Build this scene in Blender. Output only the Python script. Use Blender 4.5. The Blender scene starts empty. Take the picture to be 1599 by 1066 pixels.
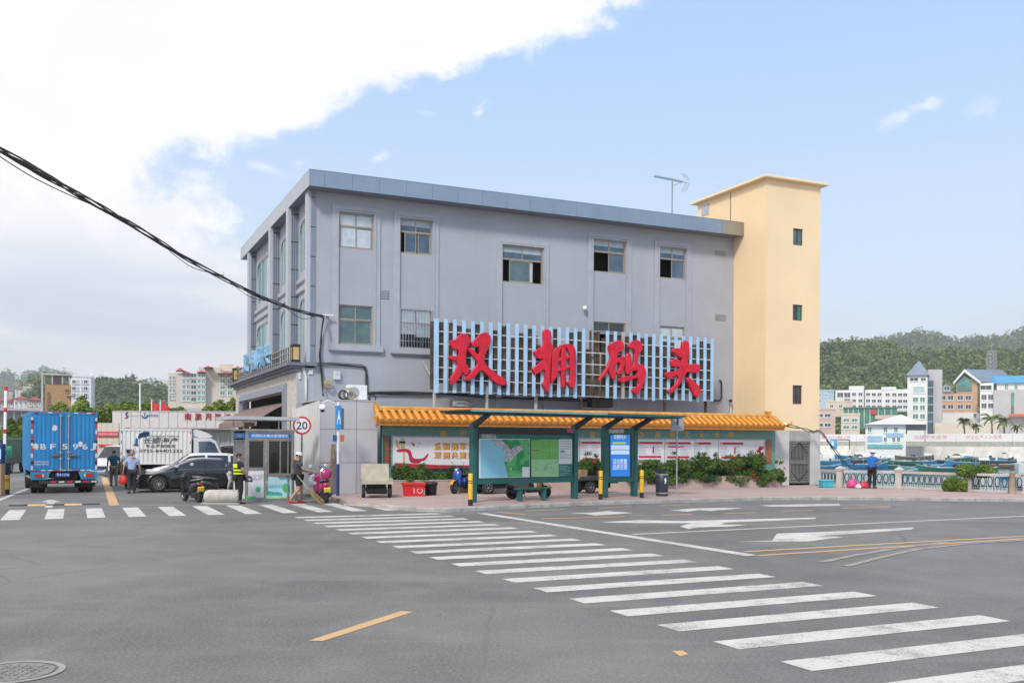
import bpy, bmesh, math, random
import numpy as np
from mathutils import Vector, Matrix
random.seed(7)
S = bpy.context.scene
COL = S.collection
R = math.radians
FOC, CX, CY, ROLL, CAMZ = 1500.0, 800.0, 691.6, 0.0050, 2.1   
cam = bpy.data.cameras.new('camera')
cam.sensor_width = 36.0
cam.lens = 36.0 * FOC / 1599.0
cam.shift_x = 0.0
cam.shift_y = (CY - 533.0) / 1599.0
cam.clip_start, cam.clip_end = 0.1, 9000
camo = bpy.data.objects.new('camera', cam)
camo.location = (0, 0, CAMZ)
camo.rotation_mode = 'XYZ'
camo.matrix_world = Matrix.Translation((0, 0, CAMZ)) @ Matrix.Rotation(R(90), 4, 'X') @ Matrix.Rotation(ROLL, 4, 'Z')
COL.objects.link(camo)
S.camera = camo
SUN_EL, SUN_AZ = R(42), R(-161)      
sl = bpy.data.lights.new('sun', 'SUN')
sl.energy, sl.angle, sl.color = 1.5, R(10), (1.0, 0.955, 0.89)
so = bpy.data.objects.new('sun', sl)
sdir = Vector((math.sin(SUN_AZ) * math.cos(SUN_EL), math.cos(SUN_AZ) * math.cos(SUN_EL), math.sin(SUN_EL)))
so.rotation_euler = sdir.to_track_quat('Z', 'Y').to_euler()
so.location = (-20, -30, 60)
COL.objects.link(so)
W = bpy.data.worlds.new('World')
S.world = W
W.use_nodes = True
nt = W.node_tree
nt.nodes.clear()
def nd(tree, typ, **kw):
 n = tree.nodes.new(typ)
 for k, v in kw.items():
  if k.startswith('i_'):
   n.inputs[k[2:].replace('_', ' ')].default_value = v
  else:
   setattr(n, k, v)
 return n
def mth(tree, op, a, b=None, c=None, clamp=False):
 n = tree.nodes.new('ShaderNodeMath')
 n.operation = op
 n.use_clamp = clamp
 for i, x in enumerate((a, b, c)):
  if x is None:
   continue
  if isinstance(x, (int, float)):
   n.inputs[i].default_value = x
  else:
   tree.links.new(x, n.inputs[i])
 return n.outputs[0]
def smooth(tree, x, lo, hi):
 n = tree.nodes.new('ShaderNodeMapRange')
 n.interpolation_type = 'SMOOTHSTEP'
 tree.links.new(x, n.inputs[0])
 n.inputs[1].default_value, n.inputs[2].default_value = lo, hi
 return n.outputs[0]
def mixc(tree, fac, a, b, blend='MIX'):
 n = tree.nodes.new('ShaderNodeMix')
 n.data_type = 'RGBA'
 n.blend_type = blend
 for idx, x in ((0, fac), (6, a), (7, b)):
  if isinstance(x, (int, float)):
   n.inputs[idx].default_value = x
  elif isinstance(x, tuple):
   n.inputs[idx].default_value = (x[0], x[1], x[2], 1)
  else:
   tree.links.new(x, n.inputs[idx])
 return n.outputs[2]
def world_sky():
 L = nt.links.new
 tc = nd(nt, 'ShaderNodeTexCoord')
 sp = nd(nt, 'ShaderNodeSeparateXYZ')
 L(tc.outputs['Generated'], sp.inputs[0])
 X, Y, Z = sp.outputs
 az = mth(nt, 'ARCTAN2', X, Y)
 el = mth(nt, 'ARCSINE', Z)
 sky = nd(nt, 'ShaderNodeTexSky', sky_type='NISHITA', sun_disc=False, sun_elevation=SUN_EL, sun_rotation=SUN_AZ,
             altitude=0.0, air_density=1.0, dust_density=1.2, ozone_density=1.6)
 veil = mixc(nt, smooth(nt, el, -0.02, 0.50), (4.8, 5.25, 5.85), (2.5, 3.85, 5.95))
 veil = mixc(nt, smooth(nt, el, 0.55, 1.3), veil, (1.75, 3.1, 5.6))
 base = mixc(nt, 0.8, sky.outputs[0], veil)
 cv = nd(nt, 'ShaderNodeCombineXYZ')
 L(az, cv.inputs[0]); L(el, cv.inputs[1])
 def noise(sx, sy, scale, detail=6, rough=0.55, off=0.0, dist=0.0):
  mp = nd(nt, 'ShaderNodeMapping')
  mp.inputs['Scale'].default_value = (sx, sy, 1)
  mp.inputs['Location'].default_value = (off, off * 0.7, off)
  L(cv.outputs[0], mp.inputs[0])
  n = nd(nt, 'ShaderNodeTexNoise')
  n.inputs['Scale'].default_value = scale
  n.inputs['Detail'].default_value = detail
  n.inputs['Roughness'].default_value = rough
  n.inputs['Distortion'].default_value = dist
  L(mp.outputs[0], n.inputs[0])
  return mth(nt, 'SUBTRACT', n.outputs[0], 0.5)
 n1 = noise(1.0, 1.6, 9.0, 8, 0.6, 3.1, 0.4)
 n2 = noise(1.0, 2.2, 3.0, 5, 0.5, 11.0, 0.2)
 rise = mth(nt, 'MULTIPLY', mth(nt, 'MAXIMUM', mth(nt, 'SUBTRACT', el, 0.27), 0.0), 2.9)
 low = mth(nt, 'MULTIPLY', mth(nt, 'MAXIMUM', mth(nt, 'SUBTRACT', 0.245, el), 0.0), 1.6)
 edge = mth(nt, 'ADD', mth(nt, 'ADD', rise, low), -0.305)
 d = mth(nt, 'SUBTRACT', edge, az)
 d = mth(nt, 'ADD', d, mth(nt, 'MULTIPLY', n1, 0.26))
 d = mth(nt, 'ADD', d, mth(nt, 'MULTIPLY', n2, 0.28))
 n3 = noise(1.0, 1.3, 34.0, 8, 0.65, 7.0, 0.5)
 d = mth(nt, 'ADD', d, mth(nt, 'MULTIPLY', n3, 0.13))
 bank = smooth(nt, d, -0.02, 0.06)
 h = mth(nt, 'ADD', mth(nt, 'SUBTRACT', 0.15, el), mth(nt, 'MULTIPLY', n2, 0.22))
 hor = mth(nt, 'MULTIPLY', smooth(nt, h, 0.0, 0.07), 0.75)
 cl = mth(nt, 'MAXIMUM', bank, hor)
 nw = noise(1.0, 1.5, 22.0, 8, 0.62, 5.0, 0.6)
 for (a0, e0, sx, sy, g, slope) in ((-0.030, 0.326, 0.026, 0.024, 0.75, -0.3), (-0.142, 0.285, 0.026, 0.012, 0.7, 0.2),
                                       (-0.256, 0.270, 0.042, 0.010, 0.55, -0.25), (-0.218, 0.276, 0.016, 0.008, 0.7, 0.0),
                                       (-0.085, 0.330, 0.03, 0.008, 0.35, 0.0),
                                       (0.388, 0.308, 0.042, 0.011, 0.62, 0.3), (0.450, 0.301, 0.032, 0.016, 0.35, 0.25)):
  dx = mth(nt, 'SUBTRACT', az, a0)
  dy = mth(nt, 'SUBTRACT', mth(nt, 'SUBTRACT', el, e0), mth(nt, 'MULTIPLY', dx, slope))
  q = mth(nt, 'SQRT', mth(nt, 'ADD', mth(nt, 'POWER', mth(nt, 'DIVIDE', dx, sx), 2.0), mth(nt, 'POWER', mth(nt, 'DIVIDE', dy, sy), 2.0)))
  q = mth(nt, 'ADD', mth(nt, 'SUBTRACT', 0.62, q), mth(nt, 'MULTIPLY', nw, 3.4))
  cl = mth(nt, 'MAXIMUM', cl, mth(nt, 'MULTIPLY', smooth(nt, q, 0.0, 0.9), g))
 nb = noise(0.7, 4.0, 5.0, 4, 0.5, 8.0, 0.2)
 band = mth(nt, 'MULTIPLY', smooth(nt, el, 0.035, 0.12), mth(nt, 'SUBTRACT', 1.0, smooth(nt, el, 0.13, 0.225)))
 sh = mth(nt, 'MULTIPLY', band, smooth(nt, nb, -0.16, 0.14))
 n4 = noise(1.0, 1.8, 6.0, 7, 0.6, 21.0, 0.3)
 cc = mixc(nt, smooth(nt, n4, -0.12, 0.16), (5.6, 5.65, 5.8), (6.4, 6.35, 6.3))
 cc = mixc(nt, sh, cc, (4.0, 4.4, 5.2))
 col = mixc(nt, cl, base, cc)
 bg = nd(nt, 'ShaderNodeBackground')
 bg.inputs[1].default_value = 0.1
 L(col, bg.inputs[0])
 out = nd(nt, 'ShaderNodeOutputWorld')
 L(bg.outputs[0], out.inputs[0])
world_sky()
S.view_settings.view_transform = 'Standard'
S.view_settings.look = 'None'
S.view_settings.exposure = 0.9
S.view_settings.gamma = 1.0
S.view_settings.use_curve_mapping = False
S.render.engine = 'CYCLES'
S.cycles.max_bounces = 6
S.cycles.volume_bounces = 0
S.cycles.transparent_max_bounces = 8
def ray(px, py):
 dx, dy = px - CX, py - CY
 return ((dx + ROLL * dy) / FOC, -(dy - ROLL * dx) / FOC)
def G(px, py, z=0.0):                     
 rx, rz = ray(px, py)
 y = (z - CAMZ) / rz
 return (rx * y, y)
def at(px, py, Y):                        
 rx, rz = ray(px, py)
 return Vector((rx * Y, Y, CAMZ + rz * Y))
UX, UY = 0.9098, 0.4148                   
BANG = math.atan2(UY, UX)
BO = (-8.15, 39.63)
def bf(px, py, b):                        
 rx, rz = ray(px, py)
 bx, by = BO[0] - UY * b, BO[1] + UX * b
 a = (rx * by - bx) / (UX - rx * UY)
 Y = by + a * UY
 return a, CAMZ + rz * Y
def bfa(px, py, a):                       
 rx, rz = ray(px, py)
 ax, ay = BO[0] + UX * a, BO[1] + UY * a
 b = (rx * ay - ax) / (-UY - rx * UX)
 Y = ay + b * UX
 return b, CAMZ + rz * Y
def w2b(x, y):
 dx, dy = x - BO[0], y - BO[1]
 return dx * UX + dy * UY, -dx * UY + dy * UX
def b2w(a, b, z=0.0):
 return Vector((BO[0] + a * UX - b * UY, BO[1] + a * UY + b * UX, z))
def Gb(px, py, z=0.0):
 return w2b(*G(px, py, z))
MATS = {}
def mat(name, col, rough=0.7, metal=0.0, var=0.12, scale=3.0, bump=0.0, bscale=60.0, dirt=0.0, dirtcol=(0.12, 0.10, 0.08),
  spec=0.5, coat=0.0, streak=0.0, emit=None, alpha=None, trans=0.0, sss=0.0):
 if name in MATS:
  return MATS[name]
 m = bpy.data.materials.new(name)
 m.use_nodes = True
 t = m.node_tree
 b = t.nodes['Principled BSDF']
 b.inputs['Roughness'].default_value = rough
 b.inputs['Metallic'].default_value = metal
 b.inputs['Specular IOR Level'].default_value = spec
 b.inputs['Coat Weight'].default_value = coat
 b.inputs['Coat Roughness'].default_value = 0.05
 if trans:
  b.inputs['Transmission Weight'].default_value = trans
 tc = nd(t, 'ShaderNodeTexCoord')
 c = tuple(col)
 cur = c
 if var > 0:
  n = nd(t, 'ShaderNodeTexNoise', i_Scale=scale, i_Detail=5.0, i_Roughness=0.6)
  t.links.new(tc.outputs['Object'], n.inputs[0])
  lo = tuple(max(0, x * (1 - var)) for x in c)
  hi = tuple(min(1, x * (1 + var)) for x in c)
  cur = mixc(t, smooth(t, n.outputs[0], 0.3, 0.7), lo, hi)
 if dirt > 0:
  n = nd(t, 'ShaderNodeTexNoise', i_Scale=scale * 2.3, i_Detail=8.0, i_Roughness=0.7)
  t.links.new(tc.outputs['Object'], n.inputs[0])
  cur = mixc(t, mth(t, 'MULTIPLY', smooth(t, n.outputs[0], 0.52, 0.78), dirt), cur, dirtcol)
 if streak > 0:                        
  mp = nd(t, 'ShaderNodeMapping')
  mp.inputs['Scale'].default_value = (2.6, 2.6, 0.12)
  t.links.new(tc.outputs['Object'], mp.inputs[0])
  n = nd(t, 'ShaderNodeTexNoise', i_Scale=2.0, i_Detail=6.0, i_Roughness=0.65)
  t.links.new(mp.outputs[0], n.inputs[0])
  cur = mixc(t, mth(t, 'MULTIPLY', smooth(t, n.outputs[0], 0.5, 0.75), streak), cur, dirtcol)
 if isinstance(cur, tuple):
  b.inputs['Base Color'].default_value = (*cur, 1)
 else:
  t.links.new(cur, b.inputs['Base Color'])
 if bump > 0:
  n = nd(t, 'ShaderNodeTexNoise', i_Scale=bscale, i_Detail=4.0)
  t.links.new(tc.outputs['Object'], n.inputs[0])
  bp = nd(t, 'ShaderNodeBump', i_Strength=bump, i_Distance=0.02)
  t.links.new(n.outputs[0], bp.inputs['Height'])
  t.links.new(bp.outputs[0], b.inputs['Normal'])
 MATS[name] = m
 return m
def leafmat(name, c0, c1, scale=1.2):
 if name in MATS:
  return MATS[name]
 m = bpy.data.materials.new(name)
 m.use_nodes = True
 t = m.node_tree
 b = t.nodes['Principled BSDF']
 tc = nd(t, 'ShaderNodeTexCoord')
 n = nd(t, 'ShaderNodeTexNoise', i_Scale=scale, i_Detail=3.0)
 t.links.new(tc.outputs['Object'], n.inputs[0])
 w = nd(t, 'ShaderNodeTexWhiteNoise')
 g = nd(t, 'ShaderNodeNewGeometry')
 t.links.new(g.outputs['Random Per Island'], w.inputs[0])
 f = mth(t, 'ADD', mth(t, 'MULTIPLY', smooth(t, n.outputs[0], 0.32, 0.68), 0.65), mth(t, 'MULTIPLY', w.outputs[0], 0.35))
 t.links.new(mixc(t, f, c0, c1), b.inputs['Base Color'])
 b.inputs['Roughness'].default_value = 0.6
 b.inputs['Specular IOR Level'].default_value = 0.3
 tr = nd(t, 'ShaderNodeBsdfTranslucent')
 t.links.new(mixc(t, f, c0, c1), tr.inputs[0])
 mx = nd(t, 'ShaderNodeMixShader')
 mx.inputs[0].default_value = 0.3
 t.links.new(b.outputs[0], mx.inputs[1])
 t.links.new(tr.outputs[0], mx.inputs[2])
 t.links.new(mx.outputs[0], t.nodes['Material Output'].inputs[0])
 MATS[name] = m
 return m
class MB:
 def __init__(s):
  s.v, s.f, s.mi, s.cur, s.sm = [], [], [], 0, []
  s.smooth = False
 def add(s, vs, fs):
  o = len(s.v)
  s.v.extend([tuple(x) for x in vs])
  for f in fs:
   s.f.append(tuple(i + o for i in f))
   s.mi.append(s.cur)
   s.sm.append(s.smooth)
  return s
 def box(s, x0, x1, y0, y1, z0, z1):
  vs = [(x, y, z) for z in (z0, z1) for y in (y0, y1) for x in (x0, x1)]
  return s.add(vs, [(0, 2, 3, 1), (4, 5, 7, 6), (0, 1, 5, 4), (2, 6, 7, 3), (0, 4, 6, 2), (1, 3, 7, 5)])
 def cbox(s, x0, x1, y0, y1, z0, z1, c):    
  def ring(i, z):
   return [(x0 + i, y0, z), (x1 - i, y0, z), (x1, y0 + i, z), (x1, y1 - i, z), (x1 - i, y1, z), (x0 + i, y1, z), (x0, y1 - i, z), (x0, y0 + i, z)]
  def inner(z):
   return [(x0 + c, y0 + c, z), (x1 - c, y0 + c, z), (x1 - c, y0 + c, z), (x1 - c, y1 - c, z), (x1 - c, y1 - c, z), (x0 + c, y1 - c, z), (x0 + c, y1 - c, z), (x0 + c, y0 + c, z)]
  vs = inner(z0) + ring(c, z0 + c) + ring(c, z1 - c) + inner(z1)
  fs = []
  for k in range(3):
   for i in range(8):
    j = (i + 1) % 8
    fs.append((k * 8 + i, k * 8 + j, k * 8 + 8 + j, k * 8 + 8 + i))
  fs.append((0, 6, 4, 2)); fs.append((24, 26, 28, 30))
  return s.add(vs, fs)
 def obox(s, c, ex, ey, ez):                
  c, ex, ey, ez = Vector(c), Vector(ex), Vector(ey), Vector(ez)
  vs = [c + ex * i + ey * j + ez * k for k in (-1, 1) for j in (-1, 1) for i in (-1, 1)]
  return s.add(vs, [(0, 2, 3, 1), (4, 5, 7, 6), (0, 1, 5, 4), (2, 6, 7, 3), (0, 4, 6, 2), (1, 3, 7, 5)])
 def bar(s, p0, p1, w, h, up=(0, 0, 1)):
  p0, p1 = Vector(p0), Vector(p1)
  d = p1 - p0
  if d.length < 1e-6:
   return s
  dn = d.normalized()
  up = Vector(up)
  if abs(dn.dot(up)) > 0.95:
   up = Vector((0, 1, 0)) if abs(dn.y) < 0.9 else Vector((1, 0, 0))
  sx = dn.cross(up).normalized()
  sz = sx.cross(dn)
  return s.obox((p0 + p1) / 2, sx * (w / 2), d / 2, sz * (h / 2))
 def tube(s, pts, r, n=6, r1=None, caps=True):
  pts = [Vector(p) for p in pts]
  k = len(pts)
  vs = []
  prev = None
  for i, p in enumerate(pts):
   d = (pts[min(i + 1, k - 1)] - pts[max(i - 1, 0)]).normalized()
   if prev is None:
    a = d.cross(Vector((0, 0, 1)))
    if a.length < 0.05:
     a = d.cross(Vector((0, 1, 0)))
    a.normalize()
   else:
    a = (prev - d * prev.dot(d)).normalized()
   prev = a
   b = d.cross(a)
   if isinstance(r, (list, tuple)):
    rr = r[i]
   else:
    rr = r if r1 is None else r + (r1 - r) * i / max(1, k - 1)
   for j in range(n):
    t = 2 * math.pi * j / n
    vs.append(p + a * (rr * math.cos(t)) + b * (rr * math.sin(t)))
  fs = []
  for i in range(k - 1):
   for j in range(n):
    q = (j + 1) % n
    fs.append((i * n + j, i * n + q, i * n + n + q, i * n + n + j))
  if caps:
   fs.append(tuple(range(n - 1, -1, -1)))
   fs.append(tuple(range((k - 1) * n, k * n)))
  return s.add(vs, fs)
 def lathe(s, prof, n=16, o=(0, 0, 0), axis='Z', caps=True):
  vs, fs = [], []
  o = Vector(o)
  for (r, z) in prof:
   for j in range(n):
    t = 2 * math.pi * j / n
    x, y = r * math.cos(t), r * math.sin(t)
    v = {'Z': (x, y, z), 'X': (z, x, y), 'Y': (y, z, x)}[axis] if not isinstance(axis, Matrix) else axis @ Vector((x, y, z))
    vs.append(Vector(v) + o)
  k = len(prof)
  for i in range(k - 1):
   for j in range(n):
    q = (j + 1) % n
    fs.append((i * n + j, i * n + q, i * n + n + q, i * n + n + j))
  if caps:
   if prof[0][0] > 1e-4:
    fs.append(tuple(range(n - 1, -1, -1)))
   if prof[-1][0] > 1e-4:
    fs.append(tuple(range((k - 1) * n, k * n)))
  return s.add(vs, fs)
 def ell(s, c, rx, ry, rz, n=12, m=8, rot=None):
  vs, fs = [], []
  c = Vector(c)
  for i in range(m + 1):
   ph = math.pi * i / m
   for j in range(n):
    t = 2 * math.pi * j / n
    v = Vector((rx * math.sin(ph) * math.cos(t), ry * math.sin(ph) * math.sin(t), rz * math.cos(ph)))
    if rot is not None:
     v = rot @ v
    vs.append(c + v)
  for i in range(m):
   for j in range(n):
    q = (j + 1) % n
    fs.append((i * n + j, i * n + n + j, i * n + n + q, i * n + q))
  return s.add(vs, fs)
 def prism(s, poly, h0, h1, f=lambda x, y, h: (x, y, h), bev=0.0):
  n = len(poly)
  area = sum(poly[i][0] * poly[(i + 1) % n][1] - poly[(i + 1) % n][0] * poly[i][1] for i in range(n))
  if area < 0:
   poly = poly[::-1]
  vs = [f(x, y, h0) for x, y in poly]
  if bev > 0:
   ins = []
   for i in range(n):
    a, b, c = Vector(poly[i - 1]), Vector(poly[i]), Vector(poly[(i + 1) % n])
    e1, e2 = (b - a), (c - b)
    n1 = Vector((-e1.y, e1.x)).normalized() if e1.length > 1e-9 else Vector((0, 0))
    n2 = Vector((-e2.y, e2.x)).normalized() if e2.length > 1e-9 else n1
    nn = (n1 + n2)
    nn = nn.normalized() if nn.length > 1e-6 else n1
    ins.append(b + nn * bev)
   vs += [f(x, y, h1 - bev * (1 if h1 > h0 else -1)) for x, y in poly]
   vs += [f(p.x, p.y, h1) for p in ins]
   fs = [tuple(range(n - 1, -1, -1)), tuple(range(2 * n, 3 * n))]
   for k in (0, 1):
    fs += [(k * n + i, k * n + (i + 1) % n, k * n + n + (i + 1) % n, k * n + n + i) for i in range(n)]
  else:
   vs += [f(x, y, h1) for x, y in poly]
   fs = [tuple(range(n - 1, -1, -1)), tuple(range(n, 2 * n))]
   fs += [(i, (i + 1) % n, n + (i + 1) % n, n + i) for i in range(n)]
  return s.add(vs, fs)
 def quad(s, a, b, c, d):
  return s.add([a, b, c, d], [(0, 1, 2, 3)])
 def loft(s, rings, closed=True, cap=True):
  n = len(rings[0])
  vs = [p for r in rings for p in r]
  fs = []
  for i in range(len(rings) - 1):
   for j in range(n if closed else n - 1):
    q = (j + 1) % n
    fs.append((i * n + j, i * n + q, i * n + n + q, i * n + n + j))
  if cap and closed:
   fs.append(tuple(range(n - 1, -1, -1)))
   fs.append(tuple(range((len(rings) - 1) * n, len(rings) * n)))
  return s.add(vs, fs)
 def mesh(s, name, mats):
  me = bpy.data.meshes.new(name)
  me.from_pydata(s.v, [], s.f)
  mats = mats if isinstance(mats, (list, tuple)) else [mats]
  for m in mats:
   me.materials.append(m)
  if len(mats) > 1:
   me.polygons.foreach_set('material_index', s.mi)
  me.polygons.foreach_set('use_smooth', s.sm)
  me.update()
  return me
 def fixn(s, me):
  bm = bmesh.new()
  bm.from_mesh(me)
  bmesh.ops.recalc_face_normals(bm, faces=bm.faces)
  bm.to_mesh(me)
  bm.free()
 def build(s, name, mats, parent=None, loc=None, rot=None, fix=True):
  me = s.mesh(name, mats)
  if fix:
   s.fixn(me)
  return link(name, me, parent, loc, rot)
def link(name, me, parent=None, loc=None, rot=None):
 o = bpy.data.objects.new(name, me)
 COL.objects.link(o)
 if parent is not None:
  o.parent = parent
 if loc is not None:
  o.location = loc
 if rot is not None:
  o.rotation_euler = rot
 return o
def tag(o, label=None, cat=None, group=None, kind=None):
 if label: o['label'] = label
 if cat: o['category'] = cat
 if group: o['group'] = group
 if kind: o['kind'] = kind
 return o
def thing(name, label, cat, loc=(0, 0, 0), rotz=0.0, group=None):
 o = bpy.data.objects.new(name, None)
 o.empty_display_size = 0.3
 COL.objects.link(o)
 o.location = loc
 o.rotation_euler = (0, 0, rotz)
 return tag(o, label, cat, group)
def bthing(name, label, cat, group=None, a=0.0, b=0.0, z=0.0):
 return thing(name, label, cat, b2w(a, b, z), BANG, group)
def kids(o):
 return [c for c in COL.objects if c.parent == o]
def copy_tree(o, loc=None, rotz=None, label=None, parent=None, tree=None):
 tree = tree if tree is not None else child_map()
 c = o.copy()
 COL.objects.link(c)
 if parent is not None:
  c.parent = parent
 if loc is not None:
  c.location = loc
 if rotz is not None:
  c.rotation_euler = (0, 0, rotz)
 if label:
  c['label'] = label
 for ch in tree.get(o.name, []):
  copy_tree(ch, parent=c, tree=tree)
 return c
def child_map():
 t = {}
 for o in COL.objects:
  if o.parent:
   t.setdefault(o.parent.name, []).append(o)
 return t
_dg = None
def text(name, body, size, m, parent, origin, xdir, zdir, depth=0.0, align='CENTER', width=None, bold=0.0, res=1, shear=0.0):
 """flat or raised lettering; size is the cap/ideograph height; origin = centre of the line"""
 c = bpy.data.curves.new('lettering', 'FONT')
 c.body = body
 c.size = size * 1.12
 c.resolution_u = max(res, 4 if size > .2 else 2)
 c.extrude = depth
 c.offset = min(bold, size * .014)
 c.shear = shear
 c.align_x, c.align_y = align, 'CENTER'
 o = bpy.data.objects.new('tmp', c)
 COL.objects.link(o)
 dg = bpy.context.evaluated_depsgraph_get()
 dg.update()
 me = bpy.data.meshes.new_from_object(o.evaluated_get(dg))
 bpy.data.objects.remove(o)
 bpy.data.curves.remove(c)
 n = len(me.vertices)
 if n == 0:
  return None
 co = np.empty(n * 3, 'f')
 me.vertices.foreach_get('co', co)
 co = co.reshape(-1, 3)
 if width:
  w = co[:, 0].max() - co[:, 0].min()
  co[:, 0] *= width / max(w, 1e-6)
 mid = (co[:, 1].max() + co[:, 1].min()) / 2
 co[:, 1] -= mid
 if align == 'CENTER':
  co[:, 0] -= (co[:, 0].max() + co[:, 0].min()) / 2
 xd, zd = np.array(Vector(xdir).normalized()), np.array(Vector(zdir).normalized())
 nd_ = np.cross(xd, zd)
 out = np.array(origin) + co[:, :1] * xd + co[:, 1:2] * zd + co[:, 2:3] * nd_
 me.vertices.foreach_set('co', out.astype('f').ravel())
 me.materials.clear()
 me.materials.append(m)
 me.update()
 me.name = name
 return link(name, me, parent)
def wall_cells(mb, u0, u1, v0, v1, holes, f, depth, reveal=True):
 """wall front with rectangular openings; f(u, v, d) maps to space, d = depth into the wall"""
 us = sorted({u0, u1, *[h[0] for h in holes], *[h[1] for h in holes]})
 vs = sorted({v0, v1, *[h[2] for h in holes], *[h[3] for h in holes]})
 us = [u for u in us if u0 - 1e-6 <= u <= u1 + 1e-6]
 vs = [v for v in vs if v0 - 1e-6 <= v <= v1 + 1e-6]
 for i in range(len(us) - 1):
  for j in range(len(vs) - 1):
   cu, cv = (us[i] + us[i + 1]) / 2, (vs[j] + vs[j + 1]) / 2
   if any(h[0] < cu < h[1] and h[2] < cv < h[3] for h in holes):
    continue
   mb.quad(f(us[i], vs[j], 0), f(us[i + 1], vs[j], 0), f(us[i + 1], vs[j + 1], 0), f(us[i], vs[j + 1], 0))
 if reveal:
  for (a, b, c, d) in holes:
   mb.quad(f(a, c, 0), f(a, c, depth), f(b, c, depth), f(b, c, 0))
   mb.quad(f(a, d, 0), f(b, d, 0), f(b, d, depth), f(a, d, depth))
   mb.quad(f(a, c, 0), f(a, d, 0), f(a, d, depth), f(a, c, depth))
   mb.quad(f(b, c, 0), f(b, c, depth), f(b, d, depth), f(b, d, 0))
def np_mesh(name, verts, faces_flat, nper, mats, mi=None):
 """large meshes from numpy: verts (n,3); faces_flat (m, nper)"""
 me = bpy.data.meshes.new(name)
 m = len(faces_flat)
 me.vertices.add(len(verts))
 me.vertices.foreach_set('co', np.asarray(verts, 'f').ravel())
 me.loops.add(m * nper)
 me.loops.foreach_set('vertex_index', np.asarray(faces_flat, 'i').ravel())
 me.polygons.add(m)
 me.polygons.foreach_set('loop_start', np.arange(0, m * nper, nper, dtype='i'))
 me.polygons.foreach_set('loop_total', np.full(m, nper, 'i'))
 mats = mats if isinstance(mats, (list, tuple)) else [mats]
 for x in mats:
  me.materials.append(x)
 if mi is not None:
  me.polygons.foreach_set('material_index', np.asarray(mi, 'i'))
 me.update(calc_edges=True)
 return me
rng = np.random.default_rng(11)
def leaf_cloud(centres, radii, n_per, size, flat=0.6, fill=0.55, up=0.35, rg=None):
 """leaf quads spread through ellipsoids; centres (k,3), radii (k,3). Folded diamond: 4 verts each."""
 rg = rg or rng
 k = len(centres)
 c = np.repeat(np.asarray(centres, float), n_per, 0)
 r = np.repeat(np.asarray(radii, float), n_per, 0)
 n = k * n_per
 d = rg.normal(size=(n, 3))
 d /= np.linalg.norm(d, axis=1)[:, None]
 rad = rg.uniform(fill, 1.0, n) ** 0.6
 p = c + d * r * rad[:, None]
 nrm = d * 0.7 + rg.normal(size=(n, 3)) * 0.6 + np.array([0, 0, up])
 nrm /= np.linalg.norm(nrm, axis=1)[:, None]
 t = np.cross(nrm, rg.normal(size=(n, 3)))
 t /= np.linalg.norm(t, axis=1)[:, None] + 1e-9
 b = np.cross(nrm, t)
 s = size * rg.uniform(0.6, 1.35, n)[:, None]
 v = np.stack([p - t * s, p + b * s * flat, p + t * s, p - b * s * flat], 1).reshape(-1, 3)
 f = np.arange(n * 4).reshape(-1, 4)
 return v, f
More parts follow.
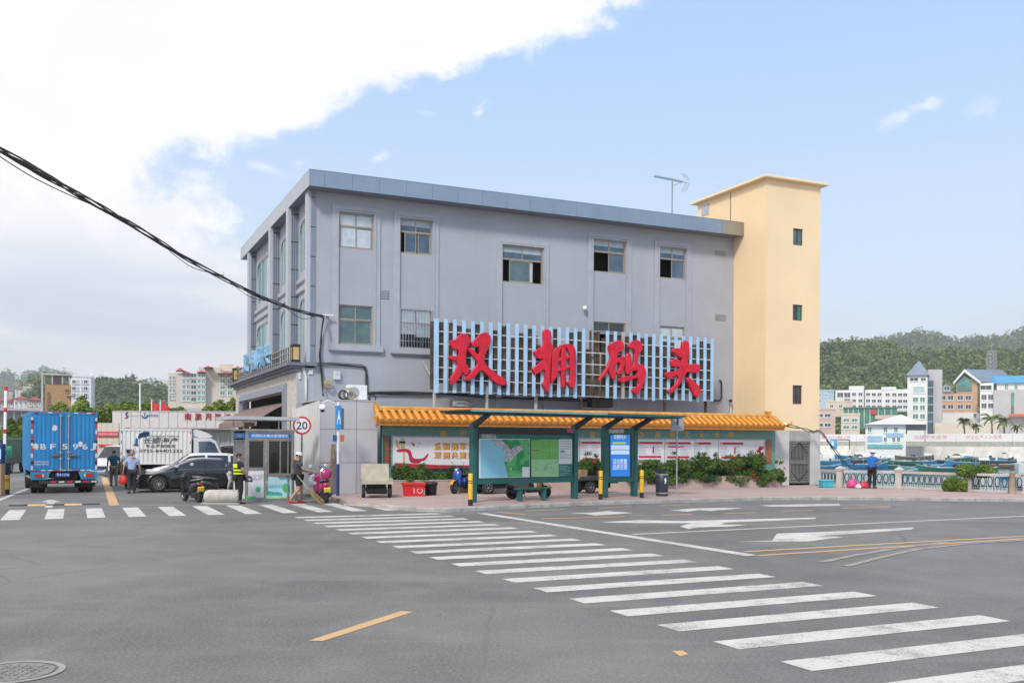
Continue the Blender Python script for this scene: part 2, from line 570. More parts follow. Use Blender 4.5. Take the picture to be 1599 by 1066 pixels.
# ================================================================== ground, road, pavement, water, hills
def asphalt():
 m = bpy.data.materials.new('asphalt')
 m.use_nodes = True
 t = m.node_tree
 b = t.nodes['Principled BSDF']
 tc = nd(t, 'ShaderNodeTexCoord')
 O = tc.outputs['Object']
 def noise(scale, detail=4, sc=None, rot=0.0, rough=0.6, dist=0.0):
  mp = nd(t, 'ShaderNodeMapping')
  mp.inputs['Rotation'].default_value = (0, 0, rot)
  if sc: mp.inputs['Scale'].default_value = sc
  t.links.new(O, mp.inputs[0])
  n = nd(t, 'ShaderNodeTexNoise', i_Scale=scale, i_Detail=detail, i_Roughness=rough, i_Distortion=dist)
  t.links.new(mp.outputs[0], n.inputs[0])
  return n.outputs[0]
 big = noise(0.16, 5)
 mid = noise(0.9, 6)
 fine = noise(26, 5, rough=0.8)
 grit = noise(60, 3)
 wide = noise(0.55, 7, (0.12, 1.0, 1), -BANG - 0.05, 0.62, 0.3)     
 wid2 = noise(0.8, 7, (0.10, 1.0, 1), -0.10, 0.65, 0.6)
 c = mixc(t, smooth(t, big, 0.35, 0.66), (0.092, 0.091, 0.092), (0.168, 0.164, 0.162))
 c = mixc(t, mth(t, 'MULTIPLY', smooth(t, mid, 0.42, 0.75), 0.5), c, (0.21, 0.206, 0.202))
 c = mixc(t, mth(t, 'MULTIPLY', smooth(t, wide, 0.54, 0.72), 0.6), c, (0.24, 0.236, 0.232))
 c = mixc(t, mth(t, 'MULTIPLY', smooth(t, wid2, 0.60, 0.74), 0.6), c, (0.085, 0.085, 0.088))
 w3 = noise(0.5, 8, (1.0, 0.10, 1), -BANG + 0.5, 0.68, 0.5)
 c = mixc(t, mth(t, 'MULTIPLY', smooth(t, w3, 0.56, 0.74), 0.5), c, (0.235, 0.23, 0.225))
 spot = noise(2.6, 3)
 c = mixc(t, mth(t, 'MULTIPLY', smooth(t, spot, 0.66, 0.74), 0.4), c, (0.07, 0.07, 0.072))
 c = mixc(t, mth(t, 'MULTIPLY', smooth(t, fine, 0.38, 0.70), 0.55), c, (0.30, 0.295, 0.29))
 c = mixc(t, mth(t, 'MULTIPLY', smooth(t, grit, 0.56, 0.66), 0.65), c, (0.055, 0.055, 0.058))
 vr = nd(t, 'ShaderNodeTexVoronoi', feature='DISTANCE_TO_EDGE', i_Scale=0.23)
 mp = nd(t, 'ShaderNodeMapping')
 t.links.new(O, mp.inputs[0])
 wn = nd(t, 'ShaderNodeTexNoise', i_Scale=1.4, i_Detail=6.0)
 t.links.new(O, wn.inputs[0])
 t.links.new(mixc(t, 0.12, mp.outputs[0], wn.outputs[1], 'ADD'), vr.inputs[0])
 crack = mth(t, 'MULTIPLY', mth(t, 'SUBTRACT', 1.0, smooth(t, vr.outputs[0], 0.0, 0.012)), smooth(t, big, 0.50, 0.6))
 c = mixc(t, mth(t, 'MULTIPLY', crack, 0.3), c, (0.07, 0.07, 0.072))
 t.links.new(c, b.inputs['Base Color'])
 b.inputs['Roughness'].default_value = 0.82
 b.inputs['Specular IOR Level'].default_value = 0.35
 bp = nd(t, 'ShaderNodeBump', i_Strength=0.25, i_Distance=0.006)
 t.links.new(fine, bp.inputs['Height'])
 t.links.new(bp.outputs[0], b.inputs['Normal'])
 return m
def road_paint(name, col, wear):
 m = bpy.data.materials.new(name)
 m.use_nodes = True
 t = m.node_tree
 b = t.nodes['Principled BSDF']
 tc = nd(t, 'ShaderNodeTexCoord')
 def noise(s, d, r=0.6):
  n = nd(t, 'ShaderNodeTexNoise', i_Scale=s, i_Detail=d, i_Roughness=r)
  t.links.new(tc.outputs['Object'], n.inputs[0])
  return n.outputs[0]
 a, f, g = noise(1.3, 7, 0.7), noise(38, 3, 0.7), noise(7, 6, 0.7)
 c = mixc(t, smooth(t, g, 0.3, 0.7), tuple(x * 0.88 for x in col), col)
 w = mth(t, 'ADD', mth(t, 'MULTIPLY', a, 0.6), mth(t, 'ADD', mth(t, 'MULTIPLY', f, 0.55), mth(t, 'MULTIPLY', g, 0.35)))
 c = mixc(t, mth(t, 'MULTIPLY', smooth(t, w, 0.84 - wear * 0.2, 1.0 - wear * 0.18), 0.8), c, (0.19, 0.185, 0.18))
 t.links.new(c, b.inputs['Base Color'])
 b.inputs['Roughness'].default_value = 0.75
 return m
M_ASPH = asphalt()
M_WHITE = road_paint('road_paint_white', (0.63, 0.61, 0.585), 0.6)
M_YEL = road_paint('road_paint_yellow', (0.62, 0.39, 0.19), 0.3)
M_CONC = mat('concrete', (0.40, 0.385, 0.36), 0.85, var=0.15, scale=1.5, dirt=0.5)
M_CONCD = mat('weathered_concrete', (0.47, 0.45, 0.42), 0.9, var=0.2, scale=0.25, dirt=0.6, streak=0.5)
M_CHAR = mat('charcoal_metal', (0.03, 0.03, 0.033), 0.5, var=0.1)
M_BLACK = mat('black_plastic', (0.018, 0.018, 0.02), 0.45, var=0.1)
M_RUB = mat('tyre_rubber', (0.022, 0.022, 0.023), 0.85, var=0.2, scale=9)
M_STEEL = mat('brushed_steel', (0.55, 0.55, 0.56), 0.35, 0.9, var=0.08)
M_GALV = mat('galvanised_steel', (0.42, 0.43, 0.44), 0.5, 0.6, var=0.15, scale=6)
M_WPAINT = mat('white_paint', (0.78, 0.78, 0.77), 0.5, var=0.04)
M_CABLE = mat('cable_sheath', (0.028, 0.027, 0.03), 0.6, var=0.3, scale=8)
kerb_px = [(536, 788.0), (556, 789.5), (580, 791), (611, 795), (652, 798.5), (693, 799.7), (724, 798.5), (766, 796), (830, 793), (900, 789.5), (1018, 785.5),
           (1111, 783), (1200, 780.8), (1290, 780.2), (1440, 781.7), (1599, 783.2), (1800, 786)]
kerb = [Vector((*G(*p), 0)) for p in kerb_px]
kerb.append(kerb[-1] + (kerb[-1] - kerb[-2]).normalized() * 60)
rail_px = [(1277, 758.2), (1310, 761), (1402, 763), (1512, 768), (1580, 770.5), (1640, 772.5)]
rail = [Vector((*G(x, y, 0.12), 0)) + Vector((.2, .45, 0)) for x, y in rail_px]
rail.append(rail[-1] + (kerb[-1] - kerb[-2]).normalized() * 60)
TOWR = 24.55                                   
quay_back = [b2w(TOWR + 0.1, b) for b in (-2.3, 8, 30, 60)]
land = [Vector((-2200, -80, 0)), Vector((90, -80, 0))] + [rail[-1] + Vector((0.25, 0.25, 0))] + [p + Vector((0.22, 0.22, 0)) for p in rail[-2:0:-1]] + quay_back + [Vector((20, 330, 0)), Vector((20, 3150, 0)), None]
chain = land[1:-1]
mb = MB()
for p, q_ in zip(chain[:-1], chain[1:]):
 mb.quad((-2200, p.y, 0), (p.x, p.y, 0), (q_.x, q_.y, 0), (-2200, q_.y, 0))
 mb.quad((p.x, p.y, 0), (p.x, p.y, -3), (q_.x, q_.y, -3), (q_.x, q_.y, 0))
road = mb.build('road', M_ASPH, fix=False)
tag(road, kind='structure')
Z1 = 0.004
def flat(name, pts, m, z=Z1, parent=None):
 me = bpy.data.meshes.new(name)
 me.from_pydata([(p[0], p[1], z) for p in pts], [], [tuple(range(len(pts)))])
 me.materials.append(m)
 me.update()
 if me.polygons[0].normal.z < 0:
  me.flip_normals()
 return link(name, me, parent if parent is not None else road)
def rect_b(name, a0, a1, b0, b1, m, z=Z1, sk=0.0):
 return flat(name, [b2w(a0, b0), b2w(a1, b0), b2w(a1 + sk, b1), b2w(a0 + sk, b1)], m, z)
s0 = Vector(Gb(1267, 1047)); s1 = Vector(Gb(480, 813))
step = (s1 - s0) / 18
rr = random.Random(3)
for i in range(-2, 20):
 p = s0 + step * i
 if i > 18 and i < 19: break
 L = 4.0 + 0.012 * i
 rect_b('crosswalk_stripe', p.x, p.x + L, p.y - 0.02, p.y + 0.41, M_WHITE, sk=-0.01)
e0 = Vector(Gb(150.5, 808.3))
for i in range(-4, 10):
 a = e0.x + 1.055 * i
 if i == 9: continue
 rect_b('crosswalk_stripe', a - 0.22, a + 0.24, e0.y, e0.y + 4.1, M_WHITE)
def strip_px(name, p0, p1, w, m, z=Z1, w1=None):
 a, b = Vector(G(*p0)), Vector(G(*p1))
 d = (b - a).normalized()
 n_ = Vector((-d.y, d.x))
 w1 = w1 or w
 return flat(name, [a - n_ * w / 2, b - n_ * w1 / 2, b + n_ * w1 / 2, a + n_ * w / 2], m, z)
def poly_px(name, pts, m, z=Z1):
 return flat(name, [G(*p) for p in pts], m, z)
strip_px('stop_line', (752, 801), (1174, 867), 0.30, M_WHITE)
strip_px('lane_line', (988, 834), (1640, 803.5), 0.15, M_WHITE)
strip_px('centre_line', (1162, 861), (1640, 834.5), 0.13, M_YEL)
strip_px('centre_line', (1184, 867), (1640, 838), 0.13, M_YEL)
for pts in ([(1282, 878), (1330, 868), (1400, 856), (1480, 846)], [(1322, 884), (1372, 871), (1430, 858), (1520, 848), (1640, 841)]):
 ps = [Vector(G(*p)) for p in pts]
 mbq = MB()
 for i in range(len(ps) - 1):
  d = (ps[i + 1] - ps[i]).normalized(); n_ = Vector((-d.y, d.x)) * 0.07
  mbq.quad((*(ps[i] - n_), 0.008), (*(ps[i + 1] - n_), 0.008), (*(ps[i + 1] + n_), 0.008), (*(ps[i] + n_), 0.008))
 mbq.build('worn_centre_line', mat('road_paint_faded', (0.30, 0.265, 0.23), 0.8, var=0.25, scale=3), road)
poly_px('arrow_marking', [(936, 815), (1000, 811.6), (1068, 813.0), (1275, 807.6), (1273, 810), (1133, 815.5), (1126, 818.5), (1166, 819), (1140, 822), (1092, 823), (1075, 825.5), (1062, 821.5), (1080, 816.4), (1000, 816.5)], M_WHITE)
poly_px('arrow_marking', [(1145, 845.5), (1206, 844), (1214, 832.5), (1280, 830.5), (1428, 823), (1424, 826.5), (1330, 833), (1278, 836.5), (1318, 838), (1262, 845)], M_WHITE)
poly_px('arrow_marking', [(1188, 788.6), (1250, 787.0), (1310, 786.4), (1313, 789), (1250, 790.5), (1200, 790.4)], M_WHITE)
poly_px('lane_lettering', [(1045, 796.5), (1080, 793.6), (1130, 792.4), (1162, 793), (1110, 797.5), (1092, 796), (1074, 798.6)], M_WHITE)
poly_px('lane_lettering', [(888, 801.2), (925, 800), (950, 797.6), (990, 800.4), (960, 802.6), (930, 804.6), (915, 802)], M_WHITE)
for p0, p1, w in (((935, 793), (985, 790.5), .15), ((1027, 789.5), (1075, 787.5), .15), ((1033, 804.2), (1082, 802.6), .15), ((1130, 801.4), (1182, 800), .15),
                  ((1222, 797.8), (1272, 796.6), .15), ((845, 809.5), (976, 806.2), .15), ((820, 797.5), (884, 794.5), .15),
                  ((1315, 793.4), (1398, 791), .15), ((1340, 788.4), (1398, 791.2), .15), ((776, 799), (820, 803), .15)):
 strip_px('parking_line', p0, p1, w, M_YEL)
poly_px('centre_dash', [(482, 1000), (505, 1000.5), (646, 955), (627, 953.5)], M_YEL)
poly_px('paint_scrap', [(1050, 1016), (1066, 1015.5), (1076, 1021), (1063, 1024.5)], M_YEL)
strip_px('entry_line', (179, 789), (163, 745), 0.30, M_YEL)
strip_px('entry_line', (-40, 796), (48, 761), 0.18, M_WHITE)
strip_px('entry_line', (20, 787.5), (560, 789.2), 0.10, mat('road_paint_thin', (0.40, 0.385, 0.36), 0.8, var=0.25))
poly_px('arrow_marking', [(64, 783.5), (80, 779.5), (96, 783.5), (87, 783.6), (82, 792), (70, 792), (75, 783.6)], M_WHITE)
hump = thing('speed_hump', 'low yellow and black rubber speed hump behind the blue truck', 'speed hump', (*G(87, 788.3), 0), BANG * 0.0 + math.atan2(G(158, 787)[1] - G(16, 789.5)[1], G(158, 787)[0] - G(16, 789.5)[0]))
Lh = (Vector(G(158, 787)) - Vector(G(16, 789.5))).length
k = int(Lh / 0.5)
M_HY = mat('hump_yellow', (0.58, 0.42, 0.18), 0.7, dirt=0.5)
for i in range(k):
 x0 = -Lh / 2 + i * Lh / k
 mb = MB()
 mb.prism([(-.16, 0), (-.08, .035), (.08, .035), (.16, 0)], x0 + .006, x0 + Lh / k - .006, lambda x, y, h: (h, x, y))
 mb.build('hump_segment', M_HY if i % 2 else M_RUB, hump)
mc = thing('manhole_cover', 'round iron manhole cover set in the asphalt, cut by the left picture edge', 'manhole cover', (*G(18, 1049.5), 0.004))
mb = MB(); mb.lathe([(0.0, 0.004), (0.36, 0.004), (0.36, 0)], 40, caps=False)
M_IRON = mat('cast_iron', (0.24, 0.235, 0.23), 0.7, 0.3, var=0.25, scale=12)
mb.build('cover_plate', M_IRON, mc)
mb = MB(); mb.lathe([(0.39, 0.001), (0.39, 0.006), (0.45, 0.006), (0.45, 0.001)], 40, caps=False); mb.build('frame_ring', mat('iron_rim', (0.30, 0.29, 0.28), 0.8, dirt=0.4), mc)
mb = MB()
for i in range(-4, 5):
 for j in range(-4, 5):
  if i * i + j * j < 15: mb.obox((i * .075, j * .075, .007), (.028, 0, 0), (0, .012 + .012 * ((i + j) % 2), 0), (0, 0, .004))
mb.build('tread_stud', M_IRON, mc)['kind'] = 'stuff'
mb = MB(); x, y = G(277, 784)
dg_ = thing('drain_grate', 'small rectangular drain grate in the entry beside the black scooter', 'drain grate', (x, y, .004), BANG)
for i in range(9): mb.box(-.3 + i * .065, -.27 + i * .065, -.18, .18, 0, .01)
mb.box(-.34, .32, -.22, -.18, 0, .012); mb.box(-.34, .32, .18, .22, 0, .012)
mb.build('grate_bars', M_IRON, dg_)
M_PAVE = bpy.data.materials.new('pink_pavers')
M_PAVE.use_nodes = True
t = M_PAVE.node_tree
b_ = t.nodes['Principled BSDF']
tc = nd(t, 'ShaderNodeTexCoord')
mp = nd(t, 'ShaderNodeMapping'); mp.inputs['Rotation'].default_value = (0, 0, -BANG)
t.links.new(tc.outputs['Object'], mp.inputs[0])
bk = nd(t, 'ShaderNodeTexBrick', i_Scale=1.0)
bk.inputs['Color1'].default_value = (0.47, 0.335, 0.315, 1); bk.inputs['Color2'].default_value = (0.40, 0.285, 0.275, 1); bk.inputs['Mortar'].default_value = (0.30, 0.25, 0.24, 1)
bk.inputs['Brick Width'].default_value = 0.2; bk.inputs['Row Height'].default_value = 0.1; bk.inputs['Mortar Size'].default_value = 0.006
t.links.new(mp.outputs[0], bk.inputs[0])
n1 = nd(t, 'ShaderNodeTexNoise', i_Scale=0.6, i_Detail=6.0)
t.links.new(mp.outputs[0], n1.inputs[0])
sx = nd(t, 'ShaderNodeSeparateXYZ'); t.links.new(mp.outputs[0], sx.inputs[0])
band = mth(t, 'LESS_THAN', mth(t, 'FRACT', mth(t, 'MULTIPLY', sx.outputs[1], 0.42)), 0.16)
c = mixc(t, mth(t, 'MULTIPLY', smooth(t, n1.outputs[0], 0.4, 0.7), 0.6), bk.outputs[0], (0.42, 0.345, 0.325))
c = mixc(t, mth(t, 'MULTIPLY', band, 0.55), c, (0.52, 0.36, 0.27))
t.links.new(c, b_.inputs['Base Color']); b_.inputs['Roughness'].default_value = 0.85
KH = 0.12
inner = []
for i, p in enumerate(kerb):
 d = (kerb[min(i + 1, len(kerb) - 1)] - kerb[max(i - 1, 0)]).normalized()
 inner.append(p + Vector((-d.y, d.x, 0)) * 0.17)
back = rail[::-1] + [b2w(TOWR - 0.3, 0.5), b2w(-1.0, 0.5), b2w(0.0, -2.4)] + [Vector((*G(500, 775), 0)), Vector((*G(520, 781), 0))]
poly = inner[:-1] + [inner[-1]] + back
mb = MB()
n = len(poly)
mb.add([(p.x, p.y, KH) for p in poly] + [(p.x, p.y, -0.02) for p in poly], [tuple(range(n))] + [(i, (i + 1) % n, n + (i + 1) % n, n + i) for i in range(n)])
pave = mb.build('pavement', M_PAVE)
tag(pave, kind='structure')
M_KERB = mat('kerb_granite', (0.37, 0.355, 0.33), 0.85, var=0.22, scale=2.2, dirt=0.75, dirtcol=(0.13, 0.115, 0.10))
seg = [(kerb[i], kerb[i + 1]) for i in range(len(kerb) - 2)] + [(kerb[-2], kerb[-2] + (kerb[-1] - kerb[-2]).normalized() * 4)]
pts = [seg[0][0]]
acc = []
for a, b in seg:
 L = (b - a).length
 k = max(1, int(L / 0.1))
 acc += [a + (b - a) * (j / k) for j in range(k)]
acc.append(seg[-1][1])
stones = [acc[0]]
for p in acc:
 if (p - stones[-1]).length >= 0.98: stones.append(p)
ks = random.Random(5)
for i in range(len(stones) - 1):
 a, b = stones[i], stones[i + 1]
 d = (b - a).normalized(); n_ = Vector((-d.y, d.x, 0))
 rise = min(1.0, 0.25 + i * 0.4)
 h = (KH + 0.004 + ks.uniform(0, .008)) * rise
 a2, b2 = a + d * 0.008, b - d * 0.008
 mb = MB()
 mb.loft([[a2 + Vector((0, 0, -.02)), b2 + Vector((0, 0, -.02)), b2 + n_ * .19 + Vector((0, 0, -.02)), a2 + n_ * .19 + Vector((0, 0, -.02))],
             [a2 + Vector((0, 0, h - .025)), b2 + Vector((0, 0, h - .025)), b2 + n_ * .19 + Vector((0, 0, h - .004)), a2 + n_ * .19 + Vector((0, 0, h - .004))],
             [a2 + n_ * .03 + Vector((0, 0, h)), b2 + n_ * .03 + Vector((0, 0, h)), b2 + n_ * .18 + Vector((0, 0, h)), a2 + n_ * .18 + Vector((0, 0, h))]])
 mb.build('kerb_stone', M_KERB, pave)
M_WATER = bpy.data.materials.new('harbour_water')
M_WATER.use_nodes = True
t = M_WATER.node_tree
b_ = t.nodes['Principled BSDF']
b_.inputs['Base Color'].default_value = (0.24, 0.34, 0.36, 1)
b_.inputs['Roughness'].default_value = 0.12
b_.inputs['IOR'].default_value = 1.33
tc = nd(t, 'ShaderNodeTexCoord')
mp = nd(t, 'ShaderNodeMapping'); mp.inputs['Scale'].default_value = (1, 0.45, 1)
t.links.new(tc.outputs['Object'], mp.inputs[0])
n1 = nd(t, 'ShaderNodeTexNoise', i_Scale=0.9, i_Detail=5.0, i_Roughness=0.6)
t.links.new(mp.outputs[0], n1.inputs[0])
bp = nd(t, 'ShaderNodeBump', i_Strength=0.35, i_Distance=0.25)
t.links.new(n1.outputs[0], bp.inputs['Height']); t.links.new(bp.outputs[0], b_.inputs['Normal'])
mb = MB(); mb.quad((-300, -120, -1.5), (1500, -120, -1.5), (1500, 420, -1.5), (-300, 420, -1.5))
tag(mb.build('harbour_water', M_WATER), kind='structure')
# ================================================================== grey harbour building
M_GREY = mat('grey_render', (0.385, 0.40, 0.44), 0.85, var=0.05, scale=0.5, streak=0.22, dirtcol=(0.27, 0.275, 0.31), )
M_GTRIM = mat('grey_trim', (0.40, 0.415, 0.465), 0.8, var=0.05)
M_GDARK = mat('dark_grey_trim', (0.17, 0.18, 0.215), 0.6, var=0.06)
M_FASC = mat('aluminium_cladding', (0.36, 0.395, 0.43), 0.22, 0.95, var=0.04, scale=0.8)
M_COLM = mat('ribbed_cladding', (0.27, 0.30, 0.365), 0.45, 0.2, var=0.04)
M_COLL = mat('smooth_cladding', (0.47, 0.48, 0.53), 0.5, 0.1, var=0.03)
M_FRAME = mat('bronze_window_frame', (0.36, 0.31, 0.25), 0.5, 0.3, var=0.06)
M_GLASSD = mat('dark_window_glass', (0.028, 0.035, 0.045), 0.06, var=0.3, scale=1.2, spec=0.7)
M_GLASSB = mat('blue_window_glass', (0.06, 0.10, 0.15), 0.06, var=0.35, scale=0.9, spec=0.7)
M_GLASST = mat('teal_window_glass', (0.085, 0.15, 0.16), 0.12, var=0.2, scale=2, spec=0.6)
M_GLASSC = mat('curtained_window_glass', (0.50, 0.56, 0.60), 0.12, var=0.12, scale=2.5, spec=0.6)
M_TEALG = mat('pale_teal_glass', (0.22, 0.38, 0.40), 0.05, var=0.12, scale=0.6, spec=0.8)
M_INT = mat('painted_dark_interior', (0.02, 0.018, 0.016), 0.9, var=0.2)  # near-black colour stands in for the shade inside unlit rooms
M_BEIGE = mat('beige_split_stone', (0.56, 0.51, 0.46), 0.9, var=0.22, scale=7)
bld = bthing('harbour_building', 'three storey grey building with metal fascia behind the orange tiled wall', 'building')
ZT = bf(481, 264.3, -0.8)[1]
ZB = bf(481.2, 288.5, -0.8)[1]
AR = 21.2
BD = 15.9                                       
wins = []                                       
front = [((530, 331.5), (583.3, 391.3), 'curtain'), ((625.4, 341.4), (675, 399.3), 'half'), ((784.9, 382.5), (848, 445), 'wide'),
         ((927.1, 373.5), (977.2, 428.3), 'open'), ((1030.4, 385.5), (1071, 437.2), 'open'),
         ((528.6, 475), (582.4, 540), 'teal'), ((624, 481), (674.6, 545), 'bars'), ((927, 501.5), (976.6, 553), 'dark'), ((1030, 508.5), (1069, 557), 'curtain')]
holes = []
for (x0, y0), (x1, y1), st in front:
 a0, _ = bf(x0, y0, 0); a1, _ = bf(x1, y1, 0)
 xm = (x0 + x1) / 2
 zt_ = bf(x0 + 1, y0, 0)[1]; zb_ = bf(x1, y1, 0)[1]
 holes.append((a0, a1, zb_, zt_)); wins.append((a0, a1, zb_, zt_, st))
mb = MB()
wall_cells(mb, 0, AR, 0, ZB + 0.05, holes, lambda u, v, d: (u, d, v), 0.14)
wf = mb.build('front_wall', M_GREY, bld, fix=False)
mb = MB(); mb.box(AR - .02, AR, 0.02, BD, 0, ZB); mb.box(0.02, AR - .02, BD - .1, BD, 0, ZB); mb.build('rear_walls', M_GREY, bld)
mb = MB(); mb.box(0.3, AR - .1, 0.9, 1.0, 0, ZB); mb.box(0.2, AR - .1, 0.16, 0.9, 8.8, 8.9); mb.box(0.2, AR - .1, 0.16, 0.9, 5.0, 5.1); mb.build('dark_room_backing', M_INT, bld)  # near-black sheets behind the panes, in place of shaded rooms
def window_unit(parent, a0, a1, z0, z1, st, b=0.09, name='window'):
 mb = MB()
 f, d = 0.055, 0.04
 w, h = a1 - a0, z1 - z0
 zt = z1 - h * 0.36
 am = (a0 + a1) / 2
 mb.box(a0, a0 + f, b - d, b + d, z0, z1); mb.box(a1 - f, a1, b - d, b + d, z0, z1)
 mb.box(a0 + f, a1 - f, b - d, b + d, z1 - f, z1); mb.box(a0 + f, a1 - f, b - d, b + d, z0, z0 + f)
 mb.box(a0 + f, a1 - f, b - d - .005, b + d, zt - .035, zt + .035)
 mb.box(am - .025, am + .025, b - d + .004, b + d, zt + .035, z1 - f)
 fr = mb.build(name, M_FRAME, parent)
 def pane(x0, x1, y0, y1, m, off=0.0, sash=True, nm='pane'):
  q = MB()
  q.box(x0, x1, b + off - .006, b + off + .006, y0, y1)
  if sash:
   q.cur = 1
   s = .04
   for (p0, p1, q0, q1) in ((x0, x0 + s, y0, y1), (x1 - s, x1, y0, y1), (x0 + s, x1 - s, y0, y0 + s), (x0 + s, x1 - s, y1 - s, y1)):
    q.box(p0, p1, b + off - .018, b + off + .012, q0, q1)
  return q.build(nm, [m, M_FRAME], fr)
 g = {'curtain': (M_GLASSC,) * 4, 'half': (M_GLASSB, M_GLASSB, M_GLASSB, M_GLASSB), 'wide': (M_GLASSB, M_GLASSB, M_GLASST, None), 'open': (M_GLASSB, M_GLASSB, None, M_GLASSB),
         'teal': (M_GLASST,) * 4, 'bars': (M_GLASSC, M_GLASSC, M_GLASSC, M_GLASSC), 'dark': (M_GLASSD, M_GLASSD, None, None)}[st]
 pane(a0 + f, am - .025, zt + .035, z1 - f, g[0], 0, False)
 pane(am + .025, a1 - f, zt + .035, z1 - f, g[1], 0, False)
 if st in ('half', 'wide', 'open'):             
  q = MB(); q.box(a0 + f + .01, am - .03, b - .012, b - .008, z1 - f - h * .14, z1 - f); q.box(am + .03, a1 - f - .01, b - .012, b - .008, z1 - f - h * .15, z1 - f)
  q.build('roller_blind', mat('blind_fabric', (0.34, 0.40, 0.44), 0.25, var=.1), fr)
 if st == 'wide':
  x0, x1 = a0 + f + .28 * w / 1.8, a1 - f - .45 * w / 1.6
  pane(x0, x1, z0 + f, zt - .035, M_GLASST, -.01); pane(x1 - .02, x1 + .16, z0 + f, zt - .035, M_GLASSC, .018)
 elif st == 'half':
  pane(a0 + f + .16, am + .03, z0 + f, zt - .035, M_GLASSB, -.01); pane(am + .10, a1 - f, z0 + f, zt - .035, M_GLASSB, .018)
 elif st == 'open':
  pane(am - .02, a1 - f, z0 + f, zt - .035, g[3], .012)
 elif st == 'bars':
  hh = zt - .035 - z0 - f
  pane(a0 + f, am + .02, z0 + f + hh * .55, zt - .035, M_GLASSC, -.01, False); pane(am - .02, a1 - f, z0 + f + hh * .45, zt - .035, M_GLASSC, .012, False)
  pane(a0 + f, am + .02, z0 + f, z0 + f + hh * .55, M_GLASSD, -.01, False); pane(am - .02, a1 - f, z0 + f, z0 + f + hh * .45, M_GLASSD, .012, False)
  for k in range(12):
   q = MB(); x = a0 + .03 + (w - .06) * k / 11
   q.box(x - .011, x + .011, -.045, -.025, z0 + .01, z1 - .01)
   q.build('security_bar', M_STEEL, fr)
  q = MB()
  for zz in (z0 + .3, z0 + h * .6, z1 - .03): q.box(a0, a1, -.024, -.008, zz - .012, zz + .012)
  q.build('bar_rail', M_STEEL, fr)
 elif g[2] is not None:
  pane(a0 + f, am + .02, z0 + f, zt - .035, g[2], -.01); pane(am - .02, a1 - f, z0 + f, zt - .035, g[3], .015)
 return fr
for (a0, a1, z0, z1, st) in wins:
 window_unit(bld, a0, a1, z0, z1, st)
for i, j in ((0, 5), (1, 6), (3, 7), (4, 8), (2, None)):
 a0, a1, _, z1, _ = wins[i]
 zl = wins[j][2] if j is not None else wins[i][2] - 6.2
 if j is not None and j >= 7: zl -= .2
 mb = MB()
 for (o, wd, pr) in ((.30, .20, .05), (.10, .075, .085)):
  mb.box(a0 - o, a0 - o + wd, -pr, -.002, zl, z1 + o); mb.box(a1 + o - wd, a1 + o, -pr, -.002, zl, z1 + o)
  mb.box(a0 - o + wd, a1 + o - wd, -pr, -.002, z1 + o - wd * .9, z1 + o)
 mb.build('window_surround', M_GTRIM, bld)
 if j in (5, 6):
  mb = MB(); mb.box(a0 - .42, a1 + .42, -.16, -.003, zl - .26, zl - .005); mb.box(a0 - .36, a1 + .36, -.10, -.004, zl - .32, zl - .262)
  mb.build('window_sill', M_GTRIM, bld)
for (x0, y0, x1, y1) in ((593.5, 453, 607.7, 467), (1117, 391, 1133.4, 400), (1117.4, 490.5, 1133.4, 500.6)):
 a0, z1 = bf(x0, y0, 0); a1, z0 = bf(x1, y1, 0)
 mb = MB(); mb.box(a0, a1, -.015, -.003, z0, z1); mb.cur = 1
 for k in range(5): mb.box(a0 + .02, a1 - .02, -.03, -.016, z0 + (z1 - z0) * (k + .15) / 5, z0 + (z1 - z0) * (k + .6) / 5)
 mb.build('louvre_vent', [M_GDARK, M_GTRIM], bld)
mb = MB(); mb.box(-.42, AR - .02, -.77, BD + .8, ZB + .03, ZT - .06); mb.build('roof', M_GDARK, bld)
mb = MB(); mb.box(-.43, AR - .01, -.78, -.005, ZB - .01, ZB + .025); mb.box(-.43, -.005, .0, BD + .8, ZB - .01, ZB + .025); mb.build('soffit', mat('soffit_panel', (0.20, 0.22, 0.27), 0.5, var=.05), bld)
a = -.45
k = 0
while a < AR - .01:
 e = min(a + (0.62 if k == 0 else 1.16), AR)
 mb = MB(); mb.box(a + .004, e - .004, -.80, -.775, ZB - .02, ZT); mb.build('fascia_panel', M_FASC, bld)
 a = e; k += 1
b = -.8
while b < BD + .8:
 e = min(b + 1.16, BD + .82)
 mb = MB(); mb.box(-.455, -.425, b + .004 if b > -.79 else -.7995, e - .004, ZB - .02, ZT); mb.build('fascia_panel', M_FASC, bld)
 b = e
mb = MB(); mb.box(-.44, AR, -.80, BD + .8, ZT + .001, ZT + .03); mb.build('roof_flashing', M_GDARK, bld)
zledge = bf(470, 566, 0)[1]
bays = []
for (xr, xl) in ((482.5, 466), (450, 437), (421.5, 400.5)):
 bays.append((bfa(xr, 500, 0)[0], bfa(xl, 500, 0)[0]))
zu1 = bfa(479.9, 338.7, 0)[1]; zu0 = bfa(479.9, 420, 0)[1]
zl1 = bfa(478, 464.5, 0)[1]
sh = []
for (b0, b1) in bays:
 sh.append((b0 + .12, b1 - .1, zu0, zu1)); sh.append((b0 + .12, b1 - .1, zledge + .12, zl1))
mb = MB()
wall_cells(mb, 0, BD, zledge, ZB + .05, sh, lambda u, v, d: (d, u, v), 0.10)
mb.build('side_wall', M_GTRIM, bld)
